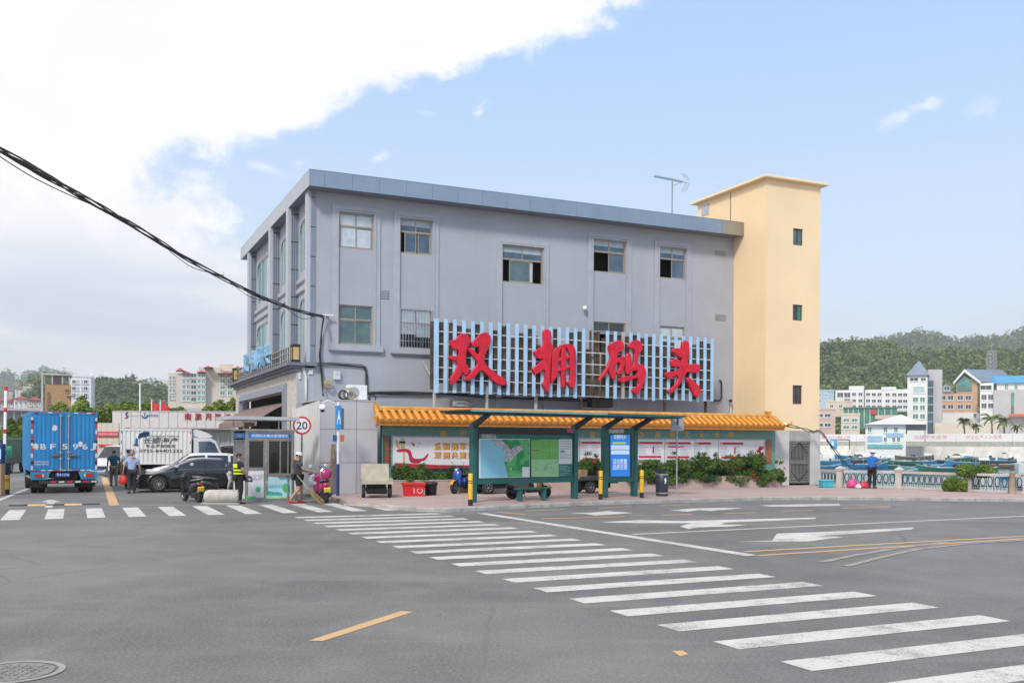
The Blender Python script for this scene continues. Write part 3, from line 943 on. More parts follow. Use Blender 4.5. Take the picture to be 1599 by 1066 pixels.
for h in sh:
 q = MB(); q.box(.06, .08, h[0] + .05, h[1] - .05, h[2] + .05, h[3] - .05)
 q2 = MB()
 wv = h[1] - h[0]
 for k in range(4): q2.box(.03, .09, h[0] + wv * k / 3 - .03, h[0] + wv * k / 3 + .03, h[2], h[3])
 q2.box(.03, .09, h[0], h[1], h[2], h[2] + .06); q2.box(.03, .09, h[0], h[1], h[3] - .06, h[3])
 q2.prism([(h[1] + .02, h[3] + .02), (h[1] + .02, h[3] - .9), (h[1] - .08, h[3] - .45), (h[1] - .25, h[3] - .16), (h[1] - .6, h[3] - .02), (h[1] - .8, h[3] + .02)], .003, .05, lambda x, y, z: (z, x, y))
 fo = q2.build('window', M_COLL, bld); q.build('pane', M_TEALG, fo)
for (b0, b1) in bays:
 q = MB()
 zz = zl1 + .25
 while zz < zu0 - .2:
  q.prism([(0, zz), (-.10, zz + .08), (-.10, zz + .24), (0, zz + .33)], b0, b1, lambda x, y, h: (x, h, y)); zz += .42
 q.build('spandrel_moulding', M_GTRIM, bld)
for (bq, w_) in ((0.0, .34), (bays[0][1], .47), (bays[1][1], .47), (bays[2][1], .42)):
 q = MB()
 q.box(-w_ + .14, -.002, bq, bq + .42, zledge, ZB - .012)
 for k in range(4):
  x = -w_ + .16 + (w_ - .18) * k / 3
  q.box(x - .022, x + .022, bq - .035, bq - .001, zledge, ZB - .012)
 po = q.build('pier', M_COLM, bld)
 q = MB(); q.box(-w_, -w_ + .135, bq - .02, bq + .44, zledge, ZB - .012); q.build('pier_edge', M_COLL, po)
 q = MB()
 zz = zledge + .7
 while zz < ZB - .3: q.box(-w_ + .137, -.003, bq - .038, bq - .0355, zz, zz + .035); zz += 1.22
 q.build('pier_joint', M_CHAR, po)
AL = -.75
q = MB()
hb0, hz1 = bfa(446.5, 611, AL); hb1, _ = bfa(378, 640, AL)
wall_cells(q, -.02, BD + .3, 0, zledge - .2, [(hb0, hb1, 0.0, hz1)], lambda u, v, d: (AL + d, u, v), .4)
q.build('stone_side_wall', M_BEIGE, bld)
q = MB(); q.box(AL + .002, .0, -.022, -.002, 0, zledge - .2); q.build('corner_strip', M_GREY, bld)
q = MB()
for k in range(3):
 fw = (.34, .24, .12)[k]; pj = (.06, .12, .16)[k]
 q.box(AL - pj, AL + .0, hb0 - fw, hb0 - fw + .12, 0, hz1 + fw); q.box(AL - pj, AL, hb1 + fw - .12, hb1 + fw, 0, hz1 + fw); q.box(AL - pj + .003, AL, hb0 - fw + .12, hb1 + fw - .12, hz1 + fw - .12, hz1 + fw)
q.prism([(hb0 - .05, hz1 + .02), (hb0 + .75, hz1 + .02), (hb0 + .3, hz1 - .12), (hb0 + .1, hz1 - .4), (hb0 - .05, hz1 - .8)], AL, AL + .3, lambda x, y, h: (h, x, y))
q.prism([(hb1 + .05, hz1 + .02), (hb1 - .75, hz1 + .02), (hb1 - .3, hz1 - .12), (hb1 - .1, hz1 - .4), (hb1 + .05, hz1 - .8)], AL, AL + .3, lambda x, y, h: (h, x, y))
q.build('shop_front_surround', mat('blue_grey_paint', (0.27, 0.29, 0.34), 0.6, var=.06), bld)
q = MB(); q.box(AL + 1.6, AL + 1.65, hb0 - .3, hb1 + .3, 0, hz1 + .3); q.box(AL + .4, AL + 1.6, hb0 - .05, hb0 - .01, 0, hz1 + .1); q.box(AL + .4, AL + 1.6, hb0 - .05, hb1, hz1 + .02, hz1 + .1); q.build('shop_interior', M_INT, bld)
aw0 = bfa(445.7, 627.5, AL)
q = MB()
for k in range(10):
 b0 = hb0 + .05 + (hb1 - hb0 - .1) * k / 10; b1 = hb0 + .05 + (hb1 - hb0 - .1) * (k + 1) / 10 - .01
 p = [(AL + .25, aw0[1] + .05), (AL - .4, aw0[1] - .28), (AL - 1.2, aw0[1] - .78), (AL - 1.22, aw0[1] - 1.02)]
 q.loft([[(x, b0, z), (x, b1, z), (x + .01, b1, z - .02), (x + .01, b0, z - .02)] for x, z in p])
q.build('awning', mat('brown_awning_fabric', (0.21, 0.145, 0.13), 0.8, var=.15, scale=4), bld)
q = MB()
q.box(AL - .42, AL + .8, -.25, BD + .5, zledge - .13, zledge - .001); q.box(AL - .26, AL + .3, -.15, BD + .4, zledge - .22, zledge - .131); q.box(AL - .12, AL + .2, -.08, BD + .35, zledge - .36, zledge - .221)
q.build('cornice', M_GDARK, bld)
q = MB()
ra = AL - .3
for k in range(33): q.box(ra - .018, ra + .018, .15 + k * .5 - .018, .15 + k * .5 + .018, zledge, zledge + .62)
bt = q.build('balcony_railing', mat('dark_bronze_rail', (0.10, 0.085, 0.07), 0.5, .4), bld); bt['kind'] = 'stuff'
q = MB()
for zz in (.1, .36, .60): q.box(ra - .025, ra + .025, .1, BD + .3, zledge + zz, zledge + zz + .04)
q.build('railing_bar', M_FRAME, bt)
for (px, py, wpx, wid) in ((462, 566, 11, .34), (368, 601, 9, .40)):
 bq, zq = bfa(px, py, ra)
 ln = bthing('balcony_lantern', 'black framed lantern with amber panel at the %s end of the balcony railing' % ('near right' if px > 400 else 'far left'), 'lantern', a=ra, b=bq - .15, z=zledge)
 if px > 400: ln.location = b2w(ra + .22, -.10, zledge)
 q = MB(); q.box(-.15, .15, -.13, .13, .10, .62); q.build('amber_panel', mat('amber_acrylic', (0.62, 0.42, 0.18), 0.5, var=.1), ln)
 q = MB()
 for x in (-.17, .13):
  for y in (-.15, .11): q.box(x, x + .04, y, y + .04, 0, .70)
 q.box(-.18, .18, -.16, .16, 0, .09); q.box(-.18, .18, -.16, .16, .63, .72); q.build('lantern_frame', M_BLACK, ln)
lt = bthing('balcony_lettering', 'row of pale blue raised characters standing along the balcony railing, seen edge-on', 'lettering', a=ra - .08, b=0, z=zledge)
M_BLUEL = mat('pale_blue_lettering', (0.25, 0.47, 0.68), 0.5)
for ch, px in zip('双拥码头', (386, 398, 408, 419)):
 bq, _ = bfa(px, 570, ra - .1)
 text('character', ch, .95, M_BLUEL, lt, (-.06, bq, .66), (0, -1, 0), (0, 0, 1), depth=.07, bold=.01)
q = MB(); q.bar((0.02, bfa(423, 570, ra)[0], .2), (0.02, bfa(383, 570, ra)[0], .2), .03, .03); q.bar((0.02, bfa(423, 570, ra)[0], 1.0), (0.02, bfa(383, 570, ra)[0], 1.0), .03, .03); q.build('letter_rail', M_STEEL, lt)
M_YW = mat('cream_yellow_render', (0.90, 0.68, 0.42), 0.85, var=0.04, scale=0.35, streak=0.14, dirtcol=(0.80, 0.59, 0.33), )
M_TILEW = mat('white_wall_tile', (0.58, 0.55, 0.52), 0.45, var=0.06, scale=1.0, dirt=0.12, dirtcol=(0.42, 0.34, 0.25))
tw = bthing('stair_tower', 'cream yellow stair tower with flat roof, right of the grey building', 'tower')
TB = -2.47
TA0, TA1 = AR, TOWR
tz = bf(1195.6, 278.5, TB)[1]
tbz = bf(1240, 672, TB)[1]
th = []
for (x0, y0, x1, y1) in ((1239, 356, 1254.3, 384), (1238.5, 475, 1253.7, 501), (1238.3, 601, 1253, 631)):
 a0, z1 = bf(x0, y0, TB); a1, z0 = bf(x1, y1, TB); th.append((a0, a1, z0, z1))
mb = MB(); wall_cells(mb, TA0, TA1, tbz, tz, th, lambda u, v, d: (u, TB + d, v), .16)
mb.quad((TA0, TB, 0), (TA0, TB, tz), (TA0, 3.1, tz), (TA0, 3.1, 0)); mb.quad((TA1, TB, 0), (TA1, 3.1, 0), (TA1, 3.1, tz), (TA1, TB, tz)); mb.quad((TA0, 3.1, 0), (TA0, 3.1, tz), (TA1, 3.1, tz), (TA1, 3.1, 0))
mb.build('tower_wall', M_YW, tw)
mb = MB(); mb.cbox(TA0 - .27, TA1 + .3, TB - .27, 3.4, tz, tz + .13, .025); mb.build('roof_slab', M_YW, tw)
M_GREENG = mat('green_glass', (0.02, 0.20, 0.12), 0.08, spec=.7, var=.2)
for i, (a0, a1, z0, z1) in enumerate(th):
 q = MB(); f = .04
 q.box(a0, a0 + f, TB + .07, TB + .13, z0, z1); q.box(a1 - f, a1, TB + .07, TB + .13, z0, z1); q.box(a0 + f, a1 - f, TB + .07, TB + .13, z0, z0 + f); q.box(a0 + f, a1 - f, TB + .07, TB + .13, z1 - f, z1)
 am = a0 + (a1 - a0) * .52; q.box(am - .022, am + .022, TB + .066, TB + .13, z0 + f, z1 - f)
 fo = q.build('window', mat('dark_bronze_frame', (0.09, 0.08, 0.065), .5, .3), tw)
 for (p0, p1, m) in ((a0 + f, am - .022, (M_GLASST, M_GLASSD, M_GLASSD)[i]), (am + .022, a1 - f, (M_GLASST, M_GREENG, M_GLASSD)[i])):
  q = MB(); q.box(p0, p1, TB + .095, TB + .105, z0 + f, z1 - f); q.build('pane', m, fo)
b0, z1 = bfa(1108, 314, AR); b1, z0 = bfa(1096.5, 338, AR)
mb = MB(); mb.box(AR - .03, AR - .003, b0, b1, z0, z1 - .1); mb.build('upper_window', mat('frosted_glass', (0.42, 0.47, 0.52), .15, var=.1), tw)
bs, _ = bfa(1141.3, 320, AR)
mb = MB(); mb.box(AR - .012, AR - .002, bs - .02, bs + .02, ZT, tz - .02); mb.build('wall_seam', M_CHAR, tw)
a0d, zd1 = bf(1232, 688, TB); a1d, _ = bf(1263.5, 755, TB)
mb = MB()
trow = (tbz - KH) / 4
for r_ in range(4):
 z0, z1 = KH + trow * r_ + .004, KH + trow * (r_ + 1) - .004
 a = 20.6
 edges = [a + .005] + [20.6 + .72 * k for k in range(1, 6)] + [TA1 + .02]
 for k in range(len(edges) - 1):
  x0, x1 = edges[k] + .004, edges[k + 1] - .004
  for (u0, u1) in ((x0, min(x1, a0d - .02)), (max(x0, a1d + .02), x1)) if z0 < zd1 else ((x0, x1),):
   if u1 - u0 > .03:
    zz1 = z1
    q = MB(); q.box(u0, u1, TB - .06, TB - .03, z0, zz1); q.build('wall_tile', M_TILEW, tw)
mb = MB(); mb.box(20.6, a0d - .021, TB - .032, TB - .003, KH, tbz); mb.box(a1d + .021, TA1 + .018, TB - .032, TB - .003, KH, tbz); mb.box(20.6, TA1 + .018, TB - .032, TB - .003, zd1, tbz)
mb.box(20.6, AR - .004, TB - .002, TB + .3, KH, tbz); mb.build('tile_backing', mat('tile_grout', (0.40, 0.38, 0.36), .9), tw)
M_DOOR = mat('grey_iron_door', (0.20, 0.195, 0.185), .55, .3, var=.15, scale=5)
q = MB(); zd0 = KH + .10
q.box(a0d, a0d + .09, TB - .05, TB + .03, zd0, zd1); q.box(a1d - .09, a1d, TB - .05, TB + .03, zd0, zd1); q.box(a0d + .09, a1d - .09, TB - .05, TB + .03, zd1 - .09, zd1); q.box(a0d + .09, a1d - .09, TB - .05, TB + .03, zd0, zd0 + .08)
zm0, zm1 = zd0 + (zd1 - zd0) * .45, zd0 + (zd1 - zd0) * .55
q.box(a0d + .09, a1d - .09, TB - .045, TB + .03, zm0, zm1)
dr = q.build('door', M_DOOR, tw)
q = MB(); q.box(a0d + .09, a1d - .09, TB + .01, TB + .02, zd0 + .08, zd1 - .09); q.build('door_backing', M_INT, dr)
q = MB()
for (z0, z1, sgn) in ((zd0 + .08, zm0, -1), (zm1, zd1 - .09, 1)):
 wv = a1d - a0d - .18; am = (a0d + a1d) / 2
 for k in range(13):
  x = a0d + .09 + wv * (k + .5) / 13; fr_ = 1 - abs(x - am) / (wv / 2)
  if sgn > 0: q.box(x - .012, x + .012, TB - .02, TB - .004, z0, z0 + (z1 - z0) * (.35 + .6 * fr_))
  else: q.box(x - .012, x + .012, TB - .02, TB - .004, z1 - (z1 - z0) * (.35 + .6 * fr_), z1)
 for s_ in (-1, 1):
  for k in range(6):
   zz = (z1 - .03 - k * .075) if sgn > 0 else (z0 + .03 + k * .075)
   w0 = wv / 2 * (1 - k / 6.5)
   q.box(min(am + s_ * wv / 2, am + s_ * (wv / 2 - w0 * .85)), max(am + s_ * wv / 2, am + s_ * (wv / 2 - w0 * .85)), TB - .03, TB - .022, zz - .018, zz + .018)
q.build('door_grille', mat('pale_iron_grille', (0.33, 0.32, 0.30), .5, .3), dr)['kind'] = 'stuff'
ax, ay, az = at(1050, 333, 53); a_, b_q = w2b(ax, ay)
an = bthing('tv_antenna', 'thin metal yagi television antenna standing on the grey roof', 'antenna', a=a_, b=b_q, z=ZT)
top = at(1050, 283, 53).z - ZT
q = MB(); q.tube([(0, 0, 0), (0, 0, top)], .022, 6); q.build('mast', M_CHAR, an)
q = MB(); q.tube([(-1.15, 0, top + .12), (.95, 0, top + .02)], .018, 5); q.tube([(0, 0, top - .25), (.7, 0, top + .03)], .012, 5); bo = q.build('boom', mat('antenna_grey', (0.14, 0.15, 0.17), .5, .4), an)
for k in range(14):
 x = -1.12 + k * .13; q = MB(); zz = top + .12 - (x + 1.15) * .048
 q.tube([(x, -.20, zz + .02), (x, .20, zz + .02)], .010, 4); q.tube([(x, 0, zz - .09), (x, 0, zz + .11)], .014, 4); q.build('antenna_element', mat('antenna_grey', (0, 0, 0)), bo)
for s_ in (-1, 1):
 for k in range(3):
  q = MB(); q.tube([(.95 - .12 * k, -.3, top + .02 + s_ * (.06 + .0 * k)), (.62 - .12 * k + .25, .0, top + s_ * .5)], .012, 4); q.build('reflector_rod', mat('antenna_grey', (0, 0, 0)), bo)
# ================================================================== tiled screen wall with glazed roof, red character sign, white block, bus shelter
class Frame:
 """upright local frame: s along, t to the left of s (away), z up"""
 def __init__(self, o, ang):
  self.o, self.ang = Vector((o[0], o[1])), ang
  self.u = Vector((math.cos(ang), math.sin(ang))); self.n = Vector((-math.sin(ang), math.cos(ang)))
 def w(self, s, t, z=0.0):
  p = self.o + self.u * s + self.n * t
  return Vector((p.x, p.y, z))
 def px(self, px, py, t=0.0):
  rx, rz = ray(px, py)
  o = self.o + self.n * t
  s = (rx * o.y - o.x) / (self.u.x - rx * self.u.y)
  return s, CAMZ + rz * (o.y + s * self.u.y)
 def g(self, px, py, z=0.0):
  d = Vector(G(px, py, z)) - self.o
  return d.dot(self.u), d.dot(self.n)
def chaikin(p, k=2):
 for _ in range(k):
  q = []
  for i in range(len(p)):
   a, b = p[i], p[(i + 1) % len(p)]
   q += [(a[0] * .75 + b[0] * .25, a[1] * .75 + b[1] * .25), (a[0] * .25 + b[0] * .75, a[1] * .25 + b[1] * .75)]
  p = q
 return p
M_RED = mat('red_lettering', (0.60, 0.004, 0.026), 0.45, var=0.18, scale=3, dirt=0.10, dirtcol=(0.3, 0.01, 0.03))
M_REDP = mat('red_print', (0.50, 0.02, 0.045), 0.6, var=0)
M_GOLD = mat('gold_print', (0.72, 0.47, 0.10), 0.5, var=0.1)
M_WHITEP = mat('white_poster', (0.74, 0.74, 0.75), 0.45, var=0.03)
M_INK = mat('grey_print', (0.42, 0.42, 0.44), 0.6, var=0)
M_TEALT = bpy.data.materials.new('small_green_tiles'); M_TEALT.use_nodes = True
t = M_TEALT.node_tree; b_ = t.nodes['Principled BSDF']
tc = nd(t, 'ShaderNodeTexCoord'); mp = nd(t, 'ShaderNodeMapping'); mp.inputs['Rotation'].default_value = (R(90), 0, 0)
t.links.new(tc.outputs['Object'], mp.inputs[0])
bk = nd(t, 'ShaderNodeTexBrick', i_Scale=1.0)
bk.inputs['Color1'].default_value = (0.115, 0.31, 0.27, 1); bk.inputs['Color2'].default_value = (0.15, 0.36, 0.315, 1); bk.inputs['Mortar'].default_value = (0.08, 0.20, 0.18, 1)
bk.inputs['Brick Width'].default_value = 0.24; bk.inputs['Row Height'].default_value = 0.07; bk.inputs['Mortar Size'].default_value = 0.008
t.links.new(mp.outputs[0], bk.inputs[0]); t.links.new(bk.outputs[0], b_.inputs['Base Color']); b_.inputs['Roughness'].default_value = 0.3
M_OCH = mat('ochre_glazed_tile', (0.61, 0.27, 0.04), 0.28, var=0.22, scale=2.2, dirt=0.25, dirtcol=(0.38, 0.16, 0.05), spec=.6)
M_OCH2 = mat('ochre_pan_tile', (0.42, 0.15, 0.03), 0.4, var=0.25, scale=4)
M_OCHF = mat('orange_eave_board', (0.62, 0.22, 0.025), 0.4, var=0.12, scale=2)
M_DTEAL = mat('dark_teal_frame', (0.02, 0.12, 0.12), 0.4, var=.1)
WB = -2.95
wl = bthing('screen_wall', 'long green tiled screen wall with ochre glazed roof and propaganda posters, in front of the grey building', 'wall')
aL, aR = bf(597, 700, WB)[0], bf(1211, 700, WB)[0]
zr = bf(640, 635.5, -3.1)[1]; ze = bf(640, 663.5, -3.72)[1]
q = MB(); q.box(aL, aR, WB, WB + .25, 0, zr - .25); q.build('wall_body', M_TEALT, wl)
eaL, eaR = bf(589, 655, -3.7)[0], bf(1226, 668, -3.7)[0]
q = MB(); q.box(eaL + .1, eaR - .05, -3.72, WB + .45, ze, ze + .05); q.box(eaL + .1, eaR - .05, -3.735, -3.70, ze - .02, ze + .13); q.build('eave_board', M_OCHF, wl)
E0, E1 = Vector((0, -3.10, zr - .13)), Vector((0, -3.78, ze + .17))
q = MB(); q.prism([(E0.y + .05, E0.z - .06), (E1.y + .05, E1.z - .07), (E1.y + .05, ze + .051), (WB + .44, ze + .051), (WB + .3, E0.z - .06)], eaL + .12, eaR - .12, lambda x, y, h: (h, x, y)); q.build('roof_core', M_OCH2, wl)
ncol = 62
pitch = (eaR - eaL - .30) / ncol
sl_ = E1 - E0
Ls = sl_.length
dn = sl_.normalized(); un = Vector((0, -dn.z, dn.y)) * -1
if un.z < 0: un = -un
mb = MB(); r_ = pitch * .30
NT = 4
tl = Ls / NT + .04
mb.smooth = True
rings = []
for (p_, rr_) in ((0, r_ * .9), (tl * .5, r_ * .97), (tl, r_)):
 rings.append([Vector((math.cos(th_) * rr_, 0, 0)) + dn * p_ + un * (math.sin(th_) * rr_) for th_ in [math.pi * k / 6 for k in range(7)]])
mb.loft(rings, closed=False, cap=False)
mb.smooth = False
mb.loft([[v for v in rings[-1]], [v * .0 + dn * tl + (v - dn * tl) * .8 for v in rings[-1]]], closed=False, cap=False)
tile_me = mb.mesh('barrel_tile', M_OCH)
mb = MB(); mb.lathe([(0.0, .028), (r_ * .5, .03), (r_ * .85, .018), (r_ * 1.08, .02), (r_ * 1.1, -.02)], 10, axis=Matrix(((1, 0, 0), (0, dn.z * 0 + un.y, dn.y), (0, un.z, dn.z))), caps=False)
cap_me = mb.mesh('eave_disc', M_OCH)
mb = MB(); k0 = pitch * .5
mb.loft([[Vector((-k0, 0, 0)) + un * .02 + dn * p_, Vector((-k0 * .5, 0, 0)) - un * .03 + dn * p_, Vector((k0 * .5, 0, 0)) - un * .03 + dn * p_, Vector((k0, 0, 0)) + un * .02 + dn * p_] for p_ in (0, Ls * .5, Ls + .02)], closed=False, cap=False)
mb.prism([(-k0 * .7, 0), (-k0 * .35, -.07), (0, -.10), (k0 * .35, -.07), (k0 * .7, 0)], 0, .02, lambda x, y, h: Vector((x, 0, y)) + dn * (Ls + h))
pan_me = mb.mesh('pan_tile', M_OCH2)
tr_ = random.Random(9)
for i in range(ncol + 1):
 a = eaL + .15 + pitch * i
 for j in range(NT):
  if (i, j) in ((40, 2), (17, 1)): continue
  link('barrel_tile', tile_me, wl, Vector((a, E0.y, E0.z)) + dn * (Ls / NT * j) + un * (.012 * (NT - j) * 0 + .008 * j + tr_.uniform(0, .006)), (0, tr_.uniform(-.02, .02), tr_.uniform(-.012, .012)))
 link('eave_disc', cap_me, wl, Vector((a, E0.y, E0.z)) + dn * (Ls + .03) + un * .02)
 if i < ncol: link('pan_tile', pan_me, wl, Vector((a + pitch / 2, E0.y, E0.z)))
q = MB()
x = eaL + .05
while x < eaR - .55:
 e = min(x + .5, eaR - .5)
 q = MB(); q.prism([(-3.20, zr - .16), (-3.20, zr - .05), (-3.14, zr + .02), (-3.06, zr + .02), (-3.0, zr - .05), (-3.0, zr - .16)], x + .004, e - .004, lambda u, v, h: (h, u, v)); q.build('ridge_tile', M_OCH, wl); x = e
q = MB(); q.box(eaR - .62, eaR - .40, -3.24, -2.98, zr - .1, zr + .16); q.box(eaL + .02, eaL + .12, -3.22, -2.98, zr - .1, zr + .16); q.build('ridge_end', M_OCH, wl)
for s_, ae in ((1, eaR), (-1, eaL)):
 a0 = ae - s_ * (.48 if s_ > 0 else .10)
 q = MB(); pts = [(a0, -3.12, zr + .06), (ae - s_ * .12, -3.5, zr - .38), (ae + s_ * .08, -3.74, ze + .24), (ae + s_ * .24, -3.82, ze + .28), (ae + s_ * .30, -3.84, ze + .42)]
 q.tube(pts if s_ > 0 else pts[:3], [.09, .085, .08, .06, .025][:len(pts) if s_ > 0 else 3], 8); q.build('hip_ridge', M_OCH, wl)
for ch, px in zip('南澳街道办双拥文化长廊', (693, 724, 812, 925, 1001.5, 1027.6, 1050, 1073, 1096, 1120, 1142)):
 a_, z_ = bf(px, 677.2 + (px - 690) * .002, WB - .02)
 text('gold_character', ch, .27, M_GOLD, wl, (a_, WB - .003, z_), (1, 0, 0), (0, 0, 1), depth=.015, bold=.004)
def wp(px, py, off=.0):
 a_, z_ = bf(px, py, WB - off)
 return a_, z_
def wquad(mb, px0, py0, px1, py1, off):
 a0, z1 = wp(px0, py0, off); a1, z0 = wp(px1, py1, off)
 mb.box(a0, a1, WB - off, WB - off + .003, z0, z1)
def wpoly(mb, pts, off, org=(0, 0), sc=1.0, k=0):
 p = [wp(org[0] + x / sc, org[1] + y / sc, off) for x, y in pts]
 if k: p = chaikin(p, k)
 mb.prism(p, 0, .003, lambda u, v, h: (u, WB - off - h + .003, v))
q = MB(); a0, z1 = wp(598.5, 680); a1, z0 = wp(608.8, 728); q.box(a0, a1, WB - .06, WB - .002, z0, z1); cp = q.build('couplet_board', mat('dark_green_board', (0.02, 0.11, 0.055), .4, var=.1), wl)
for i, ch in enumerate('军民鱼水情深'):
 a_, z_ = wp(604.6, 684.5 + i * 7.4, .07); text('character', ch, .17, mat('vermilion_print', (0.55, 0.06, 0.03), .5), cp, (a_, WB - .064, z_), (1, 0, 0), (0, 0, 1), depth=.002, bold=.004)
q = MB(); a0, z1 = wp(1194, 686); a1, z0 = wp(1204, 722); q.box(a0, a1, WB - .06, WB - .002, z0, z1); cp = q.build('couplet_board', mat('rust_orange_board', (0.40, 0.11, 0.03), .5, var=.3, scale=9), wl)
for i, ch in enumerate('拥政爱民'):
 a_, z_ = wp(1199, 690 + i * 8.2, .07); text('character', ch, .19, mat('teal_print', (0.05, 0.20, 0.17), .5), cp, (a_, WB - .064, z_), (1, 0, 0), (0, 0, 1), depth=.002)
q = MB(); a0, z1 = wp(613, 682.5); a1, z0 = wp(800, 729); q.box(a0 - .06, a1, WB - .09, WB - .002, z0 - .05, z1 + .06); q.build('poster_frame', M_GALV, wl)
po = MB(); po.box(a0, a1 - .05, WB - .098, WB - .092, z0, z1); po = po.build('poster', M_WHITEP, wl)
OR, SC = (590, 670), 8.2
q = MB(); wpoly(q, [(218, 428), (700, 452), (1000, 458), (1700, 462), (1700, 500), (218, 505)], .104, OR, SC); q.build('red_ground', M_REDP, po)
q = MB(); wpoly(q, [(238, 275), (260, 255), (330, 248), (390, 250), (430, 280), (440, 330), (455, 370), (520, 378), (590, 370), (625, 325), (660, 305), (640, 350), (600, 405), (560, 398), (545, 432), (440, 432), (410, 405), (400, 340), (385, 295), (330, 285), (262, 292)], .112, OR, SC, 1); q.build('red_ribbon', M_REDP, po)
q = MB(); wpoly(q, [(325, 300), (350, 300), (352, 425), (325, 425)], .106, OR, SC); wpoly(q, [(300, 180), (345, 180), (350, 250), (300, 250)], .106, OR, SC); wpoly(q, [(300, 112), (335, 112), (345, 140), (290, 140)], .106, OR, SC); wpoly(q, [(228, 125), (262, 150), (282, 205), (290, 255), (255, 240), (232, 190)], .106, OR, SC, 1); q.build('gold_column', mat('gold_column_print', (0.60, 0.42, 0.12), .5, var=.25, scale=20), po)
q = MB(); wpoly(q, [(280, 150), (355, 150), (357, 180), (278, 178)], .110, OR, SC); q.build('column_capital', M_CHAR, po)
q = MB(); wpoly(q, [(428, 160), (470, 185), (487, 192), (462, 222), (445, 195)], .106, OR, SC); wpoly(q, [(525, 190), (550, 158), (545, 188)], .106, OR, SC); wpoly(q, [(500, 210), (515, 218), (525, 205), (515, 225)], .106, OR, SC); q.build('red_dove', M_REDP, po)
for r0, row in ((215, '爱国拥军爱民'), (328, '双拥共建同心')):
 for i, ch in enumerate(row):
  for off, m, dx in ((.104, M_REDP, 14), (.110, M_GOLD, 0)):
   a_, z_ = wp(OR[0] + (765 + i * 107 + dx) / SC, OR[1] + (r0 + dx * .5) / SC, off)
   text('poster_character', ch, .27, m, po, (a_, WB - off - .004, z_), (1, 0, 0), (0, 0, 1), bold=.012)
q = MB(); a0, z1 = wp(840, 684.5); a1, z0 = wp(1192, 724); q.box(a0 - .05, a1 + .05, WB - .09, WB - .002, z0 - .05, z1 + .05); q.build('poster_frame', M_GALV, wl)
for k, (p0, p1) in enumerate(((842, 903), (904, 945), (946, 1036), (1037, 1083), (1084, 1120), (1121, 1190.5))):
 a0, z1 = wp(p0, 686 + (p0 - 900) * .004); a1, z0 = wp(p1, 724); q = MB(); q.box(a0 + .01, a1 - .01, WB - .098, WB - .092, z0, z1); po = q.build('poster', M_WHITEP, wl)
 hd = {1: (905, 938), 2: (996, 1035), 3: (1040, 1079), 4: (1087, 1111), 5: (1125, 1161)}.get(k)
 if not hd: continue
 q = MB(); y0 = 689 + (p0 - 900) * .006
 wquad(q, hd[0], y0, hd[1], y0 + 3.6, .102)
 if k >= 2: wquad(q, hd[0] + 2, y0 + 22, hd[1] - 2, y0 + 25.2, .102)
 if k in (2, 5): wquad(q, (hd[0] + hd[1]) / 2 + 4, y0 + 7.5, (hd[0] + hd[1]) / 2 + 6.2, y0 + 18, .102)
 if k == 3: wquad(q, 1044, y0 + 6.5, 1068, y0 + 8.7, .102)
 q.build('poster_heading', M_REDP, po)
 q = MB()
 wquad(q, hd[0] + 1, y0 + .4, hd[0] + 4, y0 + 3.2, .106); q.build('heading_crest', M_GOLD, po)
 q = MB(); lr = random.Random(k)
 for r_ in range(7):
  for c_ in ((0, .46), (.56, 1)):
   y = y0 + 5.6 + r_ * 2.3
   if 8 < r_ * 2.3 + 5.6 - 22 + 8 < 12 and k >= 2: continue
   x0 = hd[0] + (hd[1] - hd[0]) * c_[0]; x1 = hd[0] + (hd[1] - hd[0]) * (c_[1] - lr.uniform(0, .18)); wquad(q, x0 + .5, y, x1 - .5, y + .75, .102)
 q.build('poster_text', M_INK, po)['kind'] = 'stuff'
 q = MB(); wquad(q, hd[0] + 1, y0 + 28, hd[1] - 3, y0 + 33.5, .102); q.build('poster_photo', mat('poster_picture', (0.22, 0.15, 0.12), .5, var=.7, scale=9), po)
PB0, PB1 = -3.75, WB - .02
pl = bthing('brick_planter', 'low pale brick planter along the foot of the green tiled wall', 'planter')
pa0, pa1 = bf(613, 765, PB0)[0], bf(1222, 758, PB0)[0]
M_BRK = bpy.data.materials.new('pale_brick'); M_BRK.use_nodes = True
t = M_BRK.node_tree; b_ = t.nodes['Principled BSDF']; tc = nd(t, 'ShaderNodeTexCoord'); mp = nd(t, 'ShaderNodeMapping'); mp.inputs['Rotation'].default_value = (R(90), 0, 0)
t.links.new(tc.outputs['Object'], mp.inputs[0]); bk = nd(t, 'ShaderNodeTexBrick', i_Scale=1.0)
bk.inputs['Color1'].default_value = (0.50, 0.36, 0.30, 1); bk.inputs['Color2'].default_value = (0.44, 0.31, 0.26, 1); bk.inputs['Mortar'].default_value = (0.52, 0.42, 0.37, 1)
bk.inputs['Brick Width'].default_value = 0.24; bk.inputs['Row Height'].default_value = 0.08; bk.inputs['Mortar Size'].default_value = 0.012
t.links.new(mp.outputs[0], bk.inputs[0]); t.links.new(bk.outputs[0], b_.inputs['Base Color']); b_.inputs['Roughness'].default_value = .85
q = MB(); q.box(pa0, pa1, PB0, PB0 + .12, KH - .02, .60); q.box(pa1 - .12, pa1, PB0 + .12, PB1, KH - .02, .60); q.box(pa0, pa0 + .12, PB0 + .12, PB1, KH - .02, .60); q.build('planter_wall', M_BRK, pl)
x = pa0 - .02
while x < pa1: q = MB(); e = min(x + .6, pa1 + .02); q.cbox(x + .003, e - .003, PB0 - .02, PB0 + .14, .602, .645, .008); q.build('coping_brick', M_BRK, pl); x = e
q = MB(); q.box(pa0 + .12, pa1 - .12, PB0 + .12, PB1, .2, .55); q.build('planter_soil', mat('soil', (0.06, 0.04, 0.03), 1), pl)
L_HEDGE = leafmat('hedge_leaf', (0.035, 0.085, 0.018), (0.15, 0.25, 0.055))
